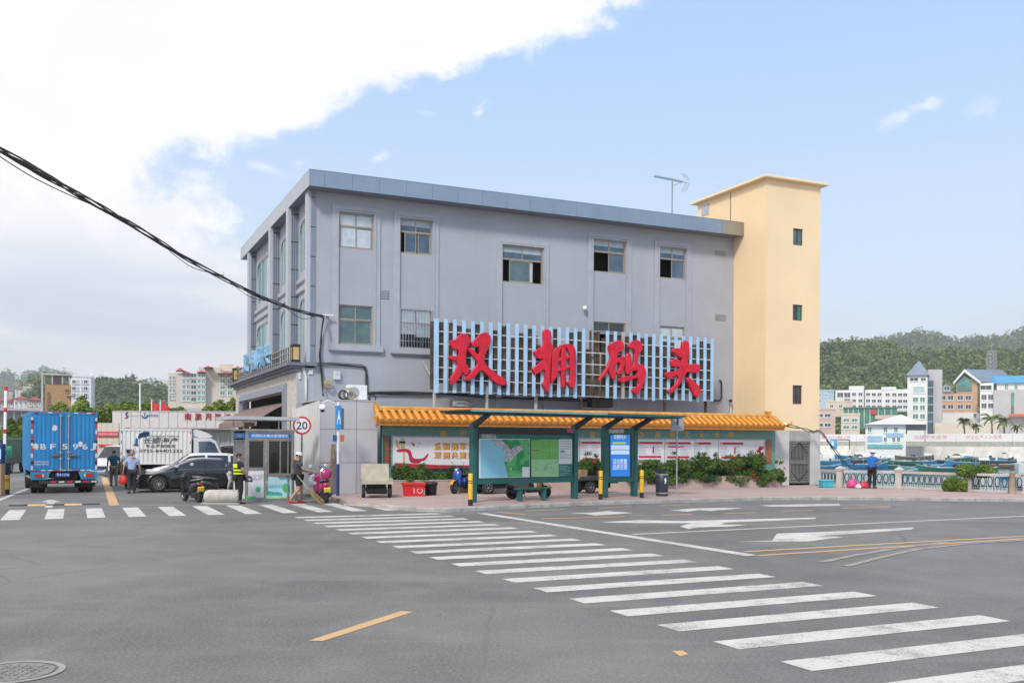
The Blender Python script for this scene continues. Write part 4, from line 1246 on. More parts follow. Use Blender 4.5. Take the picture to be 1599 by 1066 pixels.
L_DK = leafmat('dark_leaf', (0.03, 0.06, 0.022), (0.09, 0.15, 0.05))
M_STEM = mat('woody_stem', (0.10, 0.07, 0.045), .9, var=.2)
M_FLR = mat('red_bracts', (0.48, 0.012, 0.03), .6, var=.25, scale=9)
def shrub(name, label, px, py0, py1, wpx, b, leaf, group, seed, flowers=0, sprigs=0, n=520, ls=.055, depth=.42):
 a_, zt = bf(px, py0, b); _, zb = bf(px, py1, b)
 wm = (bf(px + wpx / 2, py1, b)[0] - bf(px - wpx / 2, py1, b)[0]) / 2
 zb = max(zb, .35)
 g = np.random.default_rng(seed)
 th_ = bthing(name, label, 'shrub', group, a_, b, .55)
 k = 13
 c = np.stack([g.uniform(-wm * .85, wm * .85, k), g.uniform(-.2, .22, k) * depth / .4, g.uniform(zb - .5, zt - .75, k)], 1)
 r = np.stack([g.uniform(.22, .38, k) * max(.5, wm / .9), g.uniform(.6, 1.0, k) * depth, g.uniform(.20, .36, k)], 1)
 c[:, 2] += (1 - (np.abs(c[:, 0]) / wm) ** 2) * .05
 v, f = leaf_cloud(c, r, n, ls, .5, .35, .5, g)
 if sprigs:
  cs = np.stack([g.uniform(-wm, wm, sprigs), g.uniform(-.25, .1, sprigs), g.uniform(zt - .6, zt - .3, sprigs)], 1)
  v2, f2 = leaf_cloud(cs, np.full((sprigs, 3), .11), 28, ls * .9, .5, .2, .4, g)
  f = np.concatenate([f, f2 + len(v)]); v = np.concatenate([v, v2])
 link('foliage', np_mesh('foliage', v, f, 4, leaf), th_)
 q = MB()
 for i in range(7 + sprigs):
  x = g.uniform(-wm * .8, wm * .8) if i < 7 else cs[i - 7][0]; ztip = g.uniform(zt - .9, zt - .6) if i < 7 else cs[i - 7][2] + .1
  q.tube([(x * .5, 0, -.1), (x * .8, g.uniform(-.1, .1), ztip * .5), (x, g.uniform(-.15, .1), ztip)], .012, 4, .005)
 q.build('stems', M_STEM, th_)['kind'] = 'stuff'
 if flowers:
  cf = np.stack([g.uniform(-wm, wm, flowers), g.uniform(-.45, -.1, flowers), g.uniform(zb - .4, zt - .5, flowers)], 1)
  v, f = leaf_cloud(cf, np.full((flowers, 3), .09), 16, .035, .7, .1, .3, g); o = link('blossom', np_mesh('blossom', v, f, 4, M_FLR), th_); o['kind'] = 'stuff'
 return th_
GRP = 'shrubs growing in the brick planter'
shrub('planter_shrub', 'leafy shrub above the red crate, left end of the planter', 639, 727, 752, 50, -3.4, L_HEDGE, GRP, 1)
shrub('planter_shrub', 'low spreading shrub behind the black tub', 681, 738, 752, 40, -3.35, L_HEDGE, GRP, 2, sprigs=2, n=300)
shrub('planter_shrub', 'shrub behind the blue scooter, cut by the left shelter post', 717, 731, 752, 40, -3.35, L_DK, GRP, 3, n=380)
shrub('planter_shrub', 'shrub with tall bare sprigs seen between the shelter posts', 920, 716, 748, 46, -3.4, L_HEDGE, GRP, 4, flowers=8, sprigs=5, n=320)
for i, (px, t_, lab) in enumerate(((1010, 716, 'dense hedge shrub beside the right shelter post and trash bin'), (1048, 719, 'dense hedge shrub right behind the grey sign pole'), (1087, 714, 'hedge shrub below the poster, third from the right end of the planter'),
                                   (1128, 716, 'hedge shrub with tall sprigs, second from the right end of the planter'), (1164, 712, 'flowering hedge shrub below the red blossoms'), (1194, 724, 'rounded hedge shrub at the right end of the planter, spilling over its edge'))):
 shrub('planter_shrub', lab, px, t_, 760, (84, 84, 84, 84, 70, 52)[i], -3.55, L_HEDGE, GRP, 10 + i, flowers=(0, 0, 2, 2, 5, 6)[i], sprigs=(2, 0, 3, 5, 6, 2)[i], n=640, ls=.06, depth=.55)
bg_ = bthing('red_blossom', 'tall spray of bright red blossom in front of the right poster', 'flowers', None, bf(1186, 720, -3.3)[0], -3.3, .55)
g = np.random.default_rng(5); zz = [bf(1186, y, -3.3)[1] - .55 for y in (699, 704, 709, 714, 719, 728)]
c = np.stack([np.array([.04, -.10, .06, -.02, -.08, .05]), np.full(6, -.1), np.array(zz)], 1)
v, f = leaf_cloud(c, np.array([[.13, .1, .10]] * 5 + [[.07, .07, .06]]), 60, .05, .7, .1, .3, g); link('bracts', np_mesh('bracts', v, f, 4, M_FLR), bg_)['kind'] = 'stuff'
q = MB(); q.tube([(0, 0, -.1), (.05, -.05, .5), (0, -.1, zz[0])], .015, 5, .008); q.build('stem', M_STEM, bg_)
SB = -1.75
sg = bthing('character_sign', 'big red brush characters on a pale blue slatted frame above the tiled roof', 'sign')
M_SLAT = mat('pale_blue_slat', (0.38, 0.59, 0.79), .55, var=.08, scale=2, streak=.18, dirtcol=(0.26, 0.38, 0.50))
M_SLATW = mat('weathered_slat', (0.42, 0.40, 0.40), .6, var=.15, streak=.3)
M_RUST = mat('rusty_steel', (0.085, 0.062, 0.04), .8, var=.5, scale=3, dirt=.7, dirtcol=(0.05, 0.035, 0.025))
sa0, sz1 = bf(682, 497, SB); _, sz0 = bf(682, 612, SB); sa1, sz1r = bf(1112.5, 528, SB); _, sz0r = bf(1112.5, 627, SB)
ns = 35
tr_ = random.Random(4)
for i in range(ns):
 f_ = i / (ns - 1); a = sa0 + (sa1 - sa0) * f_; t_ = sz1 + (sz1r - sz1) * f_; b0 = sz0 + (sz0r - sz0) * f_
 wd = .16 if i else .21
 q = MB(); dz = tr_.uniform(-.05, .02)
 if i in (18, 19):
  q.box(a - .05, a + .03, SB + .05, SB + .12, b0, t_); q.build('bare_upright', M_RUST, sg)
 else:
  q.box(a - wd / 2, a + wd / 2, SB - .02, SB + .02, b0 + dz, t_ + tr_.uniform(-.01, .01)); q.build('slat', M_SLATW if i in (22,) else M_SLAT, sg)
 q = MB(); w2 = tr_.uniform(.19, .27); q.box(a + .03 - w2, a + .10, SB + .16, SB + .24, b0 + tr_.uniform(.05, .5), t_ - tr_.uniform(.05, .35 if i % 3 else .9)); q.build('dark_rear_slat', M_RUST, sg)  # rusty back row, kept dark and wide to paint shadow into the gaps
for k in range(7):
 f_ = (.012, .17, .34, .51, .66, .82, .985)[k]
 q = MB(); q.bar((sa0, SB + .06, sz1 + (sz0 - sz1) * f_), (sa1, SB + .06, sz1r + (sz0r - sz1r) * f_), .035, .03); q.build('rail', M_WPAINT if k not in (0, 6) else M_SLATW, sg)
for px in (682.5, 765, 842, 913, 1044, 1108):
 a_, _ = bf(px, 620, SB); q = MB(); q.tube([(a_, SB + .3, 2.6), (a_, SB + .3, sz0 + .3), (a_, SB + .3, sz1r - .3)], .075, 8); q.tube([(a_, SB + .3, sz0 + .4), (a_, -.01, sz0 + 1.4)], .03, 6); q.build('post', M_SLATW if px < 900 else M_RUST, sg)
CH = [
 ('character', (670, 490), 6.6625, [
  [(222, 275), (250, 272), (285, 270), (320, 215), (365, 198), (415, 220), (440, 265), (432, 300), (408, 345), (395, 400), (390, 450), (380, 505), (415, 545), (427, 590), (415, 630), (395, 640), (370, 630), (355, 600), (335, 650), (300, 690), (245, 745), (228, 725), (228, 670), (245, 640), (275, 600), (295, 555), (310, 515), (290, 500), (240, 475), (203, 455), (220, 432), (265, 435), (310, 445), (318, 400), (305, 370), (262, 372), (235, 330)],
  [(445, 310), (470, 280), (520, 225), (565, 192), (610, 192), (645, 225), (652, 270), (630, 340), (600, 400), (575, 470), (590, 520), (650, 575), (720, 630), (790, 670), (818, 700), (805, 735), (770, 747), (720, 735), (660, 690), (600, 625), (545, 580), (500, 640), (440, 685), (385, 693), (360, 680), (400, 655), (450, 600), (500, 540), (512, 500), (470, 450), (430, 400), (408, 365), (430, 345), (470, 375), (520, 430), (535, 400), (525, 350), (515, 340), (480, 345), (455, 335)]]),
 ('character', (670, 490), 6.6625, [
  [(1195, 180), (1210, 160), (1240, 158), (1275, 180), (1278, 225), (1268, 290), (1300, 330), (1305, 370), (1285, 420), (1275, 470), (1270, 560), (1265, 660), (1262, 740), (1245, 815), (1225, 805), (1190, 755), (1182, 725), (1210, 705), (1215, 640), (1208, 570), (1150, 615), (1110, 630), (1085, 600), (1080, 570), (1110, 550), (1170, 495), (1205, 470), (1160, 472), (1120, 450), (1090, 395), (1120, 375), (1170, 350), (1200, 310), (1195, 250)],
  [(1290, 400), (1320, 355), (1365, 335), (1380, 365), (1365, 400), (1350, 470), (1345, 560), (1340, 640), (1315, 690), (1280, 725), (1278, 690), (1285, 600), (1282, 500)],
  [(1335, 350), (1390, 318), (1440, 308), (1490, 315), (1525, 350), (1537, 425), (1463, 430), (1455, 370), (1430, 350), (1390, 360), (1360, 385)],
  [(1463, 400), (1536, 400), (1534, 560), (1530, 700), (1512, 785), (1490, 778), (1433, 718), (1452, 700), (1470, 705), (1472, 600)],
  [(1385, 365), (1410, 345), (1428, 355), (1428, 450), (1420, 560), (1420, 680), (1415, 760), (1400, 782), (1382, 740), (1380, 600), (1375, 480)],
  [(1350, 460), (1455, 428), (1475, 450), (1452, 472), (1350, 505)], [(1340, 575), (1480, 530), (1480, 565), (1340, 610)]]),
 ('character', (900, 490), 6.2708, [
  [(320, 305), (345, 295), (410, 256), (450, 260), (476, 300), (470, 345), (430, 375), (410, 390), (380, 375), (350, 350)],
  [(318, 310), (350, 350), (405, 375), (408, 420), (380, 460), (350, 500), (300, 580), (240, 657), (220, 655), (235, 620), (280, 560), (320, 490), (345, 420), (328, 360)],
  [(330, 500), (380, 440), (420, 428), (460, 413), (487, 430), (480, 500), (460, 555), (440, 592), (400, 595), (402, 560), (425, 545), (440, 480), (410, 470), (385, 500), (392, 560), (395, 620), (380, 652), (355, 635), (320, 560)],
  [(502, 320), (530, 290), (570, 255), (610, 256), (645, 278), (657, 320), (635, 370), (610, 430), (602, 490), (640, 486), (680, 525), (690, 580), (672, 650), (650, 720), (612, 788), (585, 790), (553, 758), (553, 730), (595, 720), (615, 690), (612, 650), (600, 625), (560, 640), (500, 660), (440, 674), (412, 642), (430, 625), (500, 608), (590, 600), (610, 580), (595, 550), (550, 560), (512, 598), (490, 582), (484, 540), (490, 450), (500, 390), (525, 378), (545, 400), (542, 470), (547, 520), (565, 500), (570, 430), (580, 370), (565, 340), (530, 335)]]),
 ('character', (900, 490), 6.2708, [
  [(1040, 290), (1055, 260), (1085, 258), (1112, 290), (1114, 350), (1102, 430), (1096, 500), (1140, 490), (1190, 484), (1222, 515), (1216, 562), (1180, 582), (1130, 572), (1090, 562), (1060, 620), (1020, 690), (970, 748), (930, 780), (906, 777), (903, 745), (940, 730), (985, 680), (1010, 620), (985, 590), (930, 637), (900, 632), (871, 590), (885, 568), (950, 565), (1010, 545), (1030, 520), (1045, 440), (1036, 380)],
  [(944, 345), (970, 333), (1040, 340), (1060, 380), (1050, 430), (1010, 422), (975, 392), (950, 375)],
  [(926, 460), (960, 436), (1000, 443), (1045, 475), (1050, 520), (980, 522), (940, 507)],
  [(1076, 625), (1110, 618), (1160, 660), (1215, 710), (1227, 760), (1202, 812), (1165, 814), (1140, 760), (1105, 690)]])]
for nm, og, sc, strokes in CH:
 root = None
 for j, st in enumerate(strokes):
  pts = chaikin([bf(og[0] + x / sc, og[1] + y / sc, SB - .2) for x, y in st], 2)
  q = MB(); d0 = .004 * j
  q.prism(pts, SB - .05 - d0, SB - .20 - d0, lambda u, v, h: (u, h, v), bev=.022)
  o = q.build(nm if root is None else 'stroke', M_RED, root or sg)
  root = root or o
kb = bthing('panelled_block', 'pale grey panelled utility block between the kiosk and the green tiled wall', 'building')
KB = -3.15
ka0, kz1 = bf(500.5, 624.8, KB); ka1, _ = bf(590, 700, KB)
M_PAN = mat('pale_grey_panel', (0.47, 0.465, 0.475), .5, var=.04, scale=.8, dirt=.10, dirtcol=(0.40, 0.34, 0.27))
q = MB(); q.box(ka0 + .03, ka1 - .01, KB + .03, -.05, 0, kz1 - .02); q.build('block_core', mat('joint_grey', (0.15, 0.15, 0.16), .8), kb)
xs = [ka0, bf(524, 700, KB)[0], bf(557, 700, KB)[0], ka1]; zs = [KH, bf(540, 722, KB)[1], bf(540, 670, KB)[1], kz1]
for i in range(3):
 for j in range(3):
  q = MB(); q.box(xs[i] + .008, xs[i + 1] - .008, KB, KB + .028, zs[j] + .008, zs[j + 1] - .008); q.build('wall_panel', M_PAN, kb)
q = MB(); q.box(ka0 - .05, ka1, KB - .02, -.06, kz1, kz1 + .04); q.build('block_roof', M_PAN, kb)
p0, p1 = Vector((ka0, KB)), Vector((-.98, -.30))
n_ = 11
M_SHEET = mat('white_corrugated_sheet', (0.60, 0.595, 0.59), .5, var=.06, streak=.22, dirtcol=(0.50, 0.42, 0.28))
for i in range(n_):
 a, b = p0 + (p1 - p0) * (i / n_), p0 + (p1 - p0) * ((i + 1) / n_)
 d = (b - a).normalized(); nn = Vector((d.y, -d.x)) * -.02
 if nn.x > 0: nn = -nn
 a2, b2 = a + d * .006, b - d * .006
 q = MB(); q.prism([(a2.x, a2.y), (b2.x, b2.y), (b2.x + nn.x * .4, b2.y + nn.y * .4), (a.x + (b - a).x * .5 + nn.x, a.y + (b - a).y * .5 + nn.y), (a2.x + nn.x * .4, a2.y + nn.y * .4)], 1.55 if i > 6 else 0.1, kz1 - .25 * (i / n_) * 1.2)
 q.build('corrugated_sheet', M_SHEET, kb)
# ================================================================== bus shelter and street furniture
SA = Vector(G(739, 784, KH)); SD = Vector(G(990.5, 774.5, KH))
SF = Frame(SA, math.atan2(SD.y - SA.y, SD.x - SA.x))
SL = (SD - SA).length
M_SHEL = mat('teal_green_paint', (0.010, 0.108, 0.098), .4, var=.12, scale=2)
M_SHELR = mat('grey_teal_roof_edge', (0.17, 0.36, 0.36), .4, var=.08)
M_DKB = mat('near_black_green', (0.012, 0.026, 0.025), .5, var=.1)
def sthing(name, label, cat, s, t, z=KH, group=None, rot=0.0):
 return thing(name, label, cat, SF.w(s, t, z), SF.ang + rot, group)
def sq(mb, px0, py0, px1, py1, t, d=.003):
 s0, z1 = SF.px(px0, py0, t); s1, z0 = SF.px(px1, py1, t)
 mb.box(s0, s1, t - d, t, z0, z1)
def spoly(mb, pts, t, og, sc, k=0, d=.003):
 p = [SF.px(og[0] + x / sc, og[1] + y / sc, t) for x, y in pts]
 if k: p = chaikin(p, k)
 mb.prism(p, 0, d, lambda u, v, h: (u, t - h, v))
sh_ = thing('bus_shelter', 'dark green bus shelter with a map board and a blue screen on the pavement', 'bus shelter', SF.w(0, 0, 0), SF.ang)
posts = [0.0, SF.px(897.5, 720)[0], SF.px(944.5, 720)[0], SL]
for i, s in enumerate(posts):
 q = MB(); q.cbox(s - .09, s + .09, -.12, .12, KH, 2.72, .015); q.build('post', M_SHEL, sh_)
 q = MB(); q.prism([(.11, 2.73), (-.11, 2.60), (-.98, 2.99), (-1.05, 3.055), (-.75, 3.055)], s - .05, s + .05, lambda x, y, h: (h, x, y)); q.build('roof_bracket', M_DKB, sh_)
q = MB(); zR = 3.07
q.loft([[(-.95, -1.62, zR), (SL + .95, -1.62, zR), (SL + .95, .30, zR - .0), (-.95, .30, zR)], [(-1.15, -1.62, zR + .085), (SL + 1.3, -1.62, zR + .085), (SL + 1.3, .32, zR + .085), (-1.15, .32, zR + .085)]])
q.build('roof', M_SHEL, sh_)
q = MB(); q.box(-1.15, SL * .62, -1.635, -1.622, zR + .02, zR + .087); q.build('roof_edge', M_SHELR, sh_)
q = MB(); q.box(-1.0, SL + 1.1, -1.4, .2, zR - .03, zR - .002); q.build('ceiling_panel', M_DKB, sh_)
s0, s1 = posts[0] + .09, posts[1] - .09
zb0, zb1 = SF.px(760, 755.5)[1], SF.px(800, 667)[1]
q = MB(); q.box(s0, s1, -.05, .05, zb0, zb1); mbd = q.build('map_board', M_SHEL, sh_)
q = MB(); zi0, zi1 = SF.px(760, 747)[1], zb1 - .02; q.box(s0 + .06, s1 - .06, -.056, -.051, zi0, zi1); q.build('board_recess', M_DKB, mbd)
OR, SC, T = (730, 670), 8.2, -.06
q = MB(); spoly(q, [(148, 62), (1345, 78), (1345, 120), (148, 112)], T + .002, OR, SC); q.build('header_strip', mat('deep_green_print', (0.015, 0.16, 0.13), .5), mbd)
q = MB(); spoly(q, [(150, 118), (802, 122), (800, 612), (150, 625)], T, OR, SC); mp_ = q.build('map_sheet', M_WHITEP, mbd)
q = MB(); spoly(q, [(170, 128), (796, 130), (796, 604), (170, 618)], T - .004, OR, SC); q.build('map_sea', mat('map_sea_blue', (0.22, 0.55, 0.68), .4, var=.03), mp_)
M_MAPG = bpy.data.materials.new('map_land'); M_MAPG.use_nodes = True
t = M_MAPG.node_tree; tc = nd(t, 'ShaderNodeTexCoord'); n1 = nd(t, 'ShaderNodeTexNoise', i_Scale=3.5, i_Detail=8.0); t.links.new(tc.outputs['Object'], n1.inputs[0])
t.links.new(mixc(t, smooth(t, n1.outputs[0], .45, .58), (0.01, 0.27, 0.08), (0.10, 0.46, 0.14)), t.nodes['Principled BSDF'].inputs[0])
M_MAPC = bpy.data.materials.new('map_town'); M_MAPC.use_nodes = True
t = M_MAPC.node_tree; tc = nd(t, 'ShaderNodeTexCoord'); n1 = nd(t, 'ShaderNodeTexNoise', i_Scale=16, i_Detail=6.0); t.links.new(tc.outputs['Object'], n1.inputs[0])
t.links.new(mixc(t, smooth(t, n1.outputs[0], .4, .62), (0.30, 0.30, 0.33), (0.58, 0.57, 0.60)), t.nodes['Principled BSDF'].inputs[0])
q = MB(); spoly(q, [(440, 130), (796, 130), (796, 604), (520, 610), (500, 520), (480, 430), (470, 380), (500, 340), (480, 290), (450, 240), (430, 190)], T - .008, OR, SC); q.build('map_land', M_MAPG, mp_)
q = MB(); spoly(q, [(305, 130), (440, 130), (500, 200), (560, 260), (600, 230), (700, 200), (720, 260), (650, 300), (590, 360), (560, 410), (480, 410), (470, 370), (505, 335), (470, 280), (430, 230), (340, 190)], T - .012, OR, SC); spoly(q, [(545, 480), (575, 490), (570, 530), (548, 525)], T - .012, OR, SC); q.build('map_town', M_MAPC, mp_)['kind'] = 'stuff'
q = MB(); spoly(q, [(705, 482), (796, 482), (796, 604), (705, 604)], T - .012, OR, SC); q.build('map_inset', M_WHITEP, mp_)
q = MB(); spoly(q, [(818, 125), (1172, 128), (1172, 380), (820, 382)], T, OR, SC); tb = q.build('timetable_panel', mat('lime_print', (0.19, 0.52, 0.12), .5, var=.05), mbd)
q = MB(); spoly(q, [(820, 384), (1172, 381), (1172, 606), (822, 608)], T, OR, SC); q.build('route_panel', mat('pale_lime_print', (0.34, 0.60, 0.30), .5, var=.05), mbd)
q = MB()
for y in (152, 172, 192, 212, 232, 285, 305, 325, 345, 365): spoly(q, [(826, y), (1165, y), (1165, y + 4), (826, y + 4)], T - .004, OR, SC)
for x in (965, 1050): spoly(q, [(x, 145), (x + 4, 145), (x + 4, 375), (x, 375)], T - .0045, OR, SC)
q.build('table_ruling', mat('olive_print', (0.10, 0.30, 0.06), .6), tb)['kind'] = 'stuff'
q = MB(); spoly(q, [(822, 128), (935, 128), (935, 138), (822, 138)], T - .006, OR, SC); spoly(q, [(822, 262), (935, 262), (935, 274), (822, 274)], T - .006, OR, SC); q.build('table_heading', mat('brown_print', (0.24, 0.13, 0.07), .6), tb)['kind'] = 'stuff'
q = MB(); rl = random.Random(2)
for k in range(9):
 pth = [(rl.uniform(850, 1150), rl.uniform(405, 590))]
 for _ in range(5): pth.append((min(1160, max(840, pth[-1][0] + rl.uniform(-110, 110))), min(598, max(400, pth[-1][1] + rl.uniform(-60, 60)))))
 w3 = [SF.px(OR[0] + x / SC, OR[1] + y / SC, T - .004) for x, y in pth]
 for a, b in zip(w3[:-1], w3[1:]): q.bar((a[0], T - .004 - .0003 * k, a[1]), (b[0], T - .004 - .0003 * k, b[1]), .003, .008)
q.build('route_lines', mat('grey_green_print', (0.22, 0.38, 0.22), .6), tb)['kind'] = 'stuff'
q = MB(); spoly(q, [(1174, 126), (1342, 126), (1342, 442), (1174, 444)], T, OR, SC); sp_ = q.build('stop_list', M_WHITEP, mbd)
q = MB(); spoly(q, [(1174, 450), (1342, 447), (1342, 600), (1174, 606)], T, OR, SC); q.build('notice_panel', mat('deep_green_print', (0, 0, 0)), mbd)
q = MB()
for y in (150, 180, 215, 245, 320, 345, 365): spoly(q, [(1190, y), (1328, y), (1328, y + 9), (1190, y + 9)], T - .004, OR, SC)
for y in (470, 488, 505, 525, 560, 580): spoly(q, [(1182, y), (1182 + 60 + (y * 7) % 90, y), (1182 + 60 + (y * 7) % 90, y + 6), (1182, y + 6)], T - .004, OR, SC)
q.build('list_rows', mat('slate_print', (0.30, 0.38, 0.40), .6), sp_)['kind'] = 'stuff'
q = MB(); spoly(q, [(1190, 268), (1240, 268), (1258, 300), (1190, 300)], T - .004, OR, SC); q.build('teal_block', mat('teal_block_print', (0.08, 0.42, 0.44), .6), sp_)
for px, py, body, sz in ((764, 681.3, '双拥码头', .17),):
 s, z = SF.px(px, py, T); text('board_lettering', body, sz, M_WHITEP, mbd, (s, T - .006, z), (1, 0, 0), (0, 0, 1), width=1.0 * .62)
q = MB(); s_, z_ = SF.px(891, 671.5, T); q.cbox(s_ - .17, s_ + .17, T - .02, T - .004, z_ - .09, z_ + .09, .006); q.build('pink_sticker', mat('pink_sticker', (0.45, 0.10, 0.20), .5), mbd)
s0, s1 = posts[2] + .09, posts[3] - .09
zs0, zs1 = SF.px(965, 752)[1], SF.px(965, 668)[1]
q = MB(); q.box(s0, s1, -.09, .09, zs0, zs1); scr = q.build('screen_cabinet', M_SHEL, sh_)
T = -.095; OR, SC = (900, 660), 8.2
q = MB(); spoly(q, [(425, 150), (715, 145), (715, 690), (432, 690)], T + .002, OR, SC); q.build('screen_bezel', M_DKB, scr)
def emit(name, col, e):
 m = mat(name, col, .3, var=0)
 b = m.node_tree.nodes['Principled BSDF']
 b.inputs['Emission Color'].default_value = (*col, 1); b.inputs['Emission Strength'].default_value = e
 return m
q = MB(); spoly(q, [(438, 155), (690, 153), (688, 683), (445, 685)], T - .002, OR, SC); scn = q.build('screen', emit('screen_blue', (0.012, 0.16, 0.52), .45), scr)
for nm, col, ys in (('list_row', (0.50, 0.62, 0.80), ((285, 342), (350, 402))), ('status_row', (0.42, 0.55, 0.12), ((246, 268), (322, 334)))):
 for y0, y1 in ys:
  q = MB(); spoly(q, [(448 if nm == 'list_row' else 470, y0), (680 if nm == 'list_row' else 640, y0), (680 if nm == 'list_row' else 640, y1), (448 if nm == 'list_row' else 470, y1)], T - (.006 if nm == 'list_row' else .010), OR, SC); q.build(nm, emit('screen_' + nm, col, .35), scn)
M_SCW = emit('screen_white', (0.72, 0.76, 0.8), .25)
for body, x, y, sz in (('双拥码头', 560, 178, .15), ('深圳质量', 560, 494, .19), ('品质交通', 560, 563, .19)):
 s, z = SF.px(OR[0] + x / SC, OR[1] + y / SC, T); text('screen_lettering', body, sz, M_SCW, scn, (s, T - .012, z), (1, 0, 0), (0, 0, 1), width=.62 if sz < .16 else .70, bold=.006)
q = MB(); spoly(q, [(418, 82), (610, 80), (610, 130), (418, 132)], T - .02, OR, SC, d=.02); q.build('notice_plate', M_GALV, scr)
be = sthing('bench', 'narrow dark green bench in front of the shelter map board', 'bench', *SF.g(834, 781.5, KH))
bs0 = SF.g(810.5, 782.2, KH)[0] - SF.g(834, 781.5, KH)[0]; bs1 = SF.g(850, 781, KH)[0] - SF.g(834, 781.5, KH)[0]
q = MB(); q.cbox(bs0 - .2, bs1 + .25, -.13, .13, .40, .46, .015); q.build('seat', M_SHEL, be)
for s in (bs0, bs1): q = MB(); q.cbox(s - .06, s + .06, -.1, .1, 0, .40, .01); q.build('leg', M_SHEL, be)
M_BY = mat('bollard_yellow', (0.72, 0.42, 0.012), .4, var=.06)
def bollard(px, py, label, h=1.02, r=.075, z=KH, group='yellow bollards along the kerb'):
 o = thing('bollard', label, 'bollard', (*G(px, py, z), z), 0, group)
 q = MB(); q.smooth = True; q.lathe([(r, .20), (r, h - .02), (r - .015, h), (0, h)], 18, caps=False); q.build('post_body', M_BY, o)
 q = MB(); q.lathe([(r + .001, 0), (r + .001, .20)], 18); q.build('black_base', M_BLACK, o)
 for zz in (h * .70, h * .76): q = MB(); q.lathe([(r + .002, zz), (r + .002, zz + .025)], 18, caps=False); q.build('black_band', M_BLACK, o)
 return o
bollard(735, 789.3, 'yellow and black bollard at the left post of the bus shelter')
bollard(938.3, 779.3, 'yellow and black bollard between the map board and the blue screen')
bollard(1002.5, 777, 'yellow and black bollard just right of the blue screen')
M_NAVY = mat('navy_plastic', (0.025, 0.033, 0.048), .4, var=.1)
tb_ = thing('trash_bin', 'round navy trash bin with steel bands and tilted black lid', 'trash bin', (*G(1034, 773.8, KH), KH))
q = MB(); q.smooth = True; q.lathe([(.23, .08), (.25, .45), (.245, .82), (.235, .83)], 24, caps=False); q.build('bin_body', M_NAVY, tb_)
q = MB(); q.smooth = True; q.lathe([(.225, 0), (.225, .08)], 24); q.build('bin_foot', M_CHAR, tb_)
for z0 in (.09, .80): q = MB(); q.lathe([(.256, z0), (.256, z0 + .045)], 24, caps=False); q.build('steel_band', M_STEEL, tb_)
q = MB(); q.obox((-.06, -.02, .95), Matrix.Rotation(R(8), 3, 'Y') @ Vector((.20, 0, 0)), (0, .16, 0), (0, 0, .085)); q.build('lid', M_BLACK, tb_)
q = MB(); q.prism(chaikin([(.02, .60), (.07, .72), (.11, .66), (.12, .56), (.08, .48), (.03, .46), (.07, .56)], 1), 0, .006, lambda x, y, h: (x + .02, -.249 - h + (x + .02) ** 2 * 2, y)); q.build('white_emblem', M_WPAINT, tb_)
gx, gy = G(1057, 774, KH)
gs = thing('sign_post', 'slim grey pole with a square sign seen from behind, near the trash bin', 'sign', (gx, gy, KH), .15)
hz = at(1057, 651, gy).z - KH
q = MB(); q.tube([(0, 0, 0), (0, 0, hz - .02)], .03, 10); q.build('pole', M_GALV, gs)
q = MB(); q.cbox(-.25, .25, -.065, -.045, hz - .53, hz, .005); pb = q.build('sign_plate', mat('dull_aluminium', (0.36, 0.37, 0.385), .5, .3, var=.1, scale=4), gs)
q = MB()
for z in (hz - .42, hz - .12): q.box(-.22, .22, -.044, -.028, z - .02, z + .02)
q.build('plate_rail', M_GALV, pb)['kind'] = 'stuff'
q = MB(); q.box(-.03, .03, -.10, -.066, hz - .28, hz - .06); q.build('clamp', M_CHAR, pb)
KX, KY = G(383.5, 783.2)
KA = math.atan2(G(460, 781.5)[1] - KY, G(460, 781.5)[0] - KX) + .06
KF = Frame((KX, KY), KA)
ki = thing('guard_kiosk', 'small steel framed guard kiosk with dark windows, blue sign strip and green posters', 'kiosk', (KX, KY, 0), KA)
KW = KF.px(460, 740)[0]
kz1 = KF.px(420, 672.5)[1]
KD = 1.75
M_KST = mat('worn_stainless', (0.36, 0.33, 0.29), .42, .55, var=.18, scale=5, dirt=.25)
xm = KF.px(416, 740)[0]
zt0, zt1 = KF.px(420, 684)[1], KF.px(420, 676)[1]
zw0 = KF.px(400, 731)[1]; zw2 = KF.px(440, 740)[1]
for (s, t_) in ((.04, .04), (KW - .04, .04), (.04, KD - .04), (KW - .04, KD - .04)):
 q = MB(); q.box(s - .04, s + .04, t_ - .04, t_ + .04, .06, kz1); q.build('corner_post', M_KST, ki)
q = MB(); q.box(-.03, KW + .03, -.03, KD + .03, .0, .10); q.build('base_frame', M_KST, ki)
q = MB(); q.box(-.08, KW + .1, -.08, KD + .05, kz1, kz1 + .06); q.build('roof_rim', M_KST, ki)
q = MB(); q.box(.08, KW - .08, .005, .035, zt0 - .05, kz1); q.build('sign_backing', M_KST, ki)
q = MB(); q.box(.10, KW - .12, -.003, .004, zt0, zt1); st = q.build('sign_strip', mat('sign_blue', (0.015, 0.19, 0.56), .4), ki)
text('sign_lettering', '双拥码头物业管理岗亭', .105, M_WHITEP, st, ((KW - .02) / 2, -.006, (zt0 + zt1) / 2), (1, 0, 0), (0, 0, 1), width=KW - .42, bold=.004)
q = MB(); q.box(-.004, .003, .15, KD - .15, zt0, zt1); st = q.build('side_sign_strip', mat('sign_blue', (0, 0, 0)), ki)
text('sign_lettering', '双拥码头', .105, M_WHITEP, st, (-.007, KD / 2, (zt0 + zt1) / 2), (0, -1, 0), (0, 0, 1), width=.6)
q = MB(); q.box(xm - .06, xm + .05, -.005, .06, .10, zt0 - .05); q.build('middle_post', M_KST, ki)
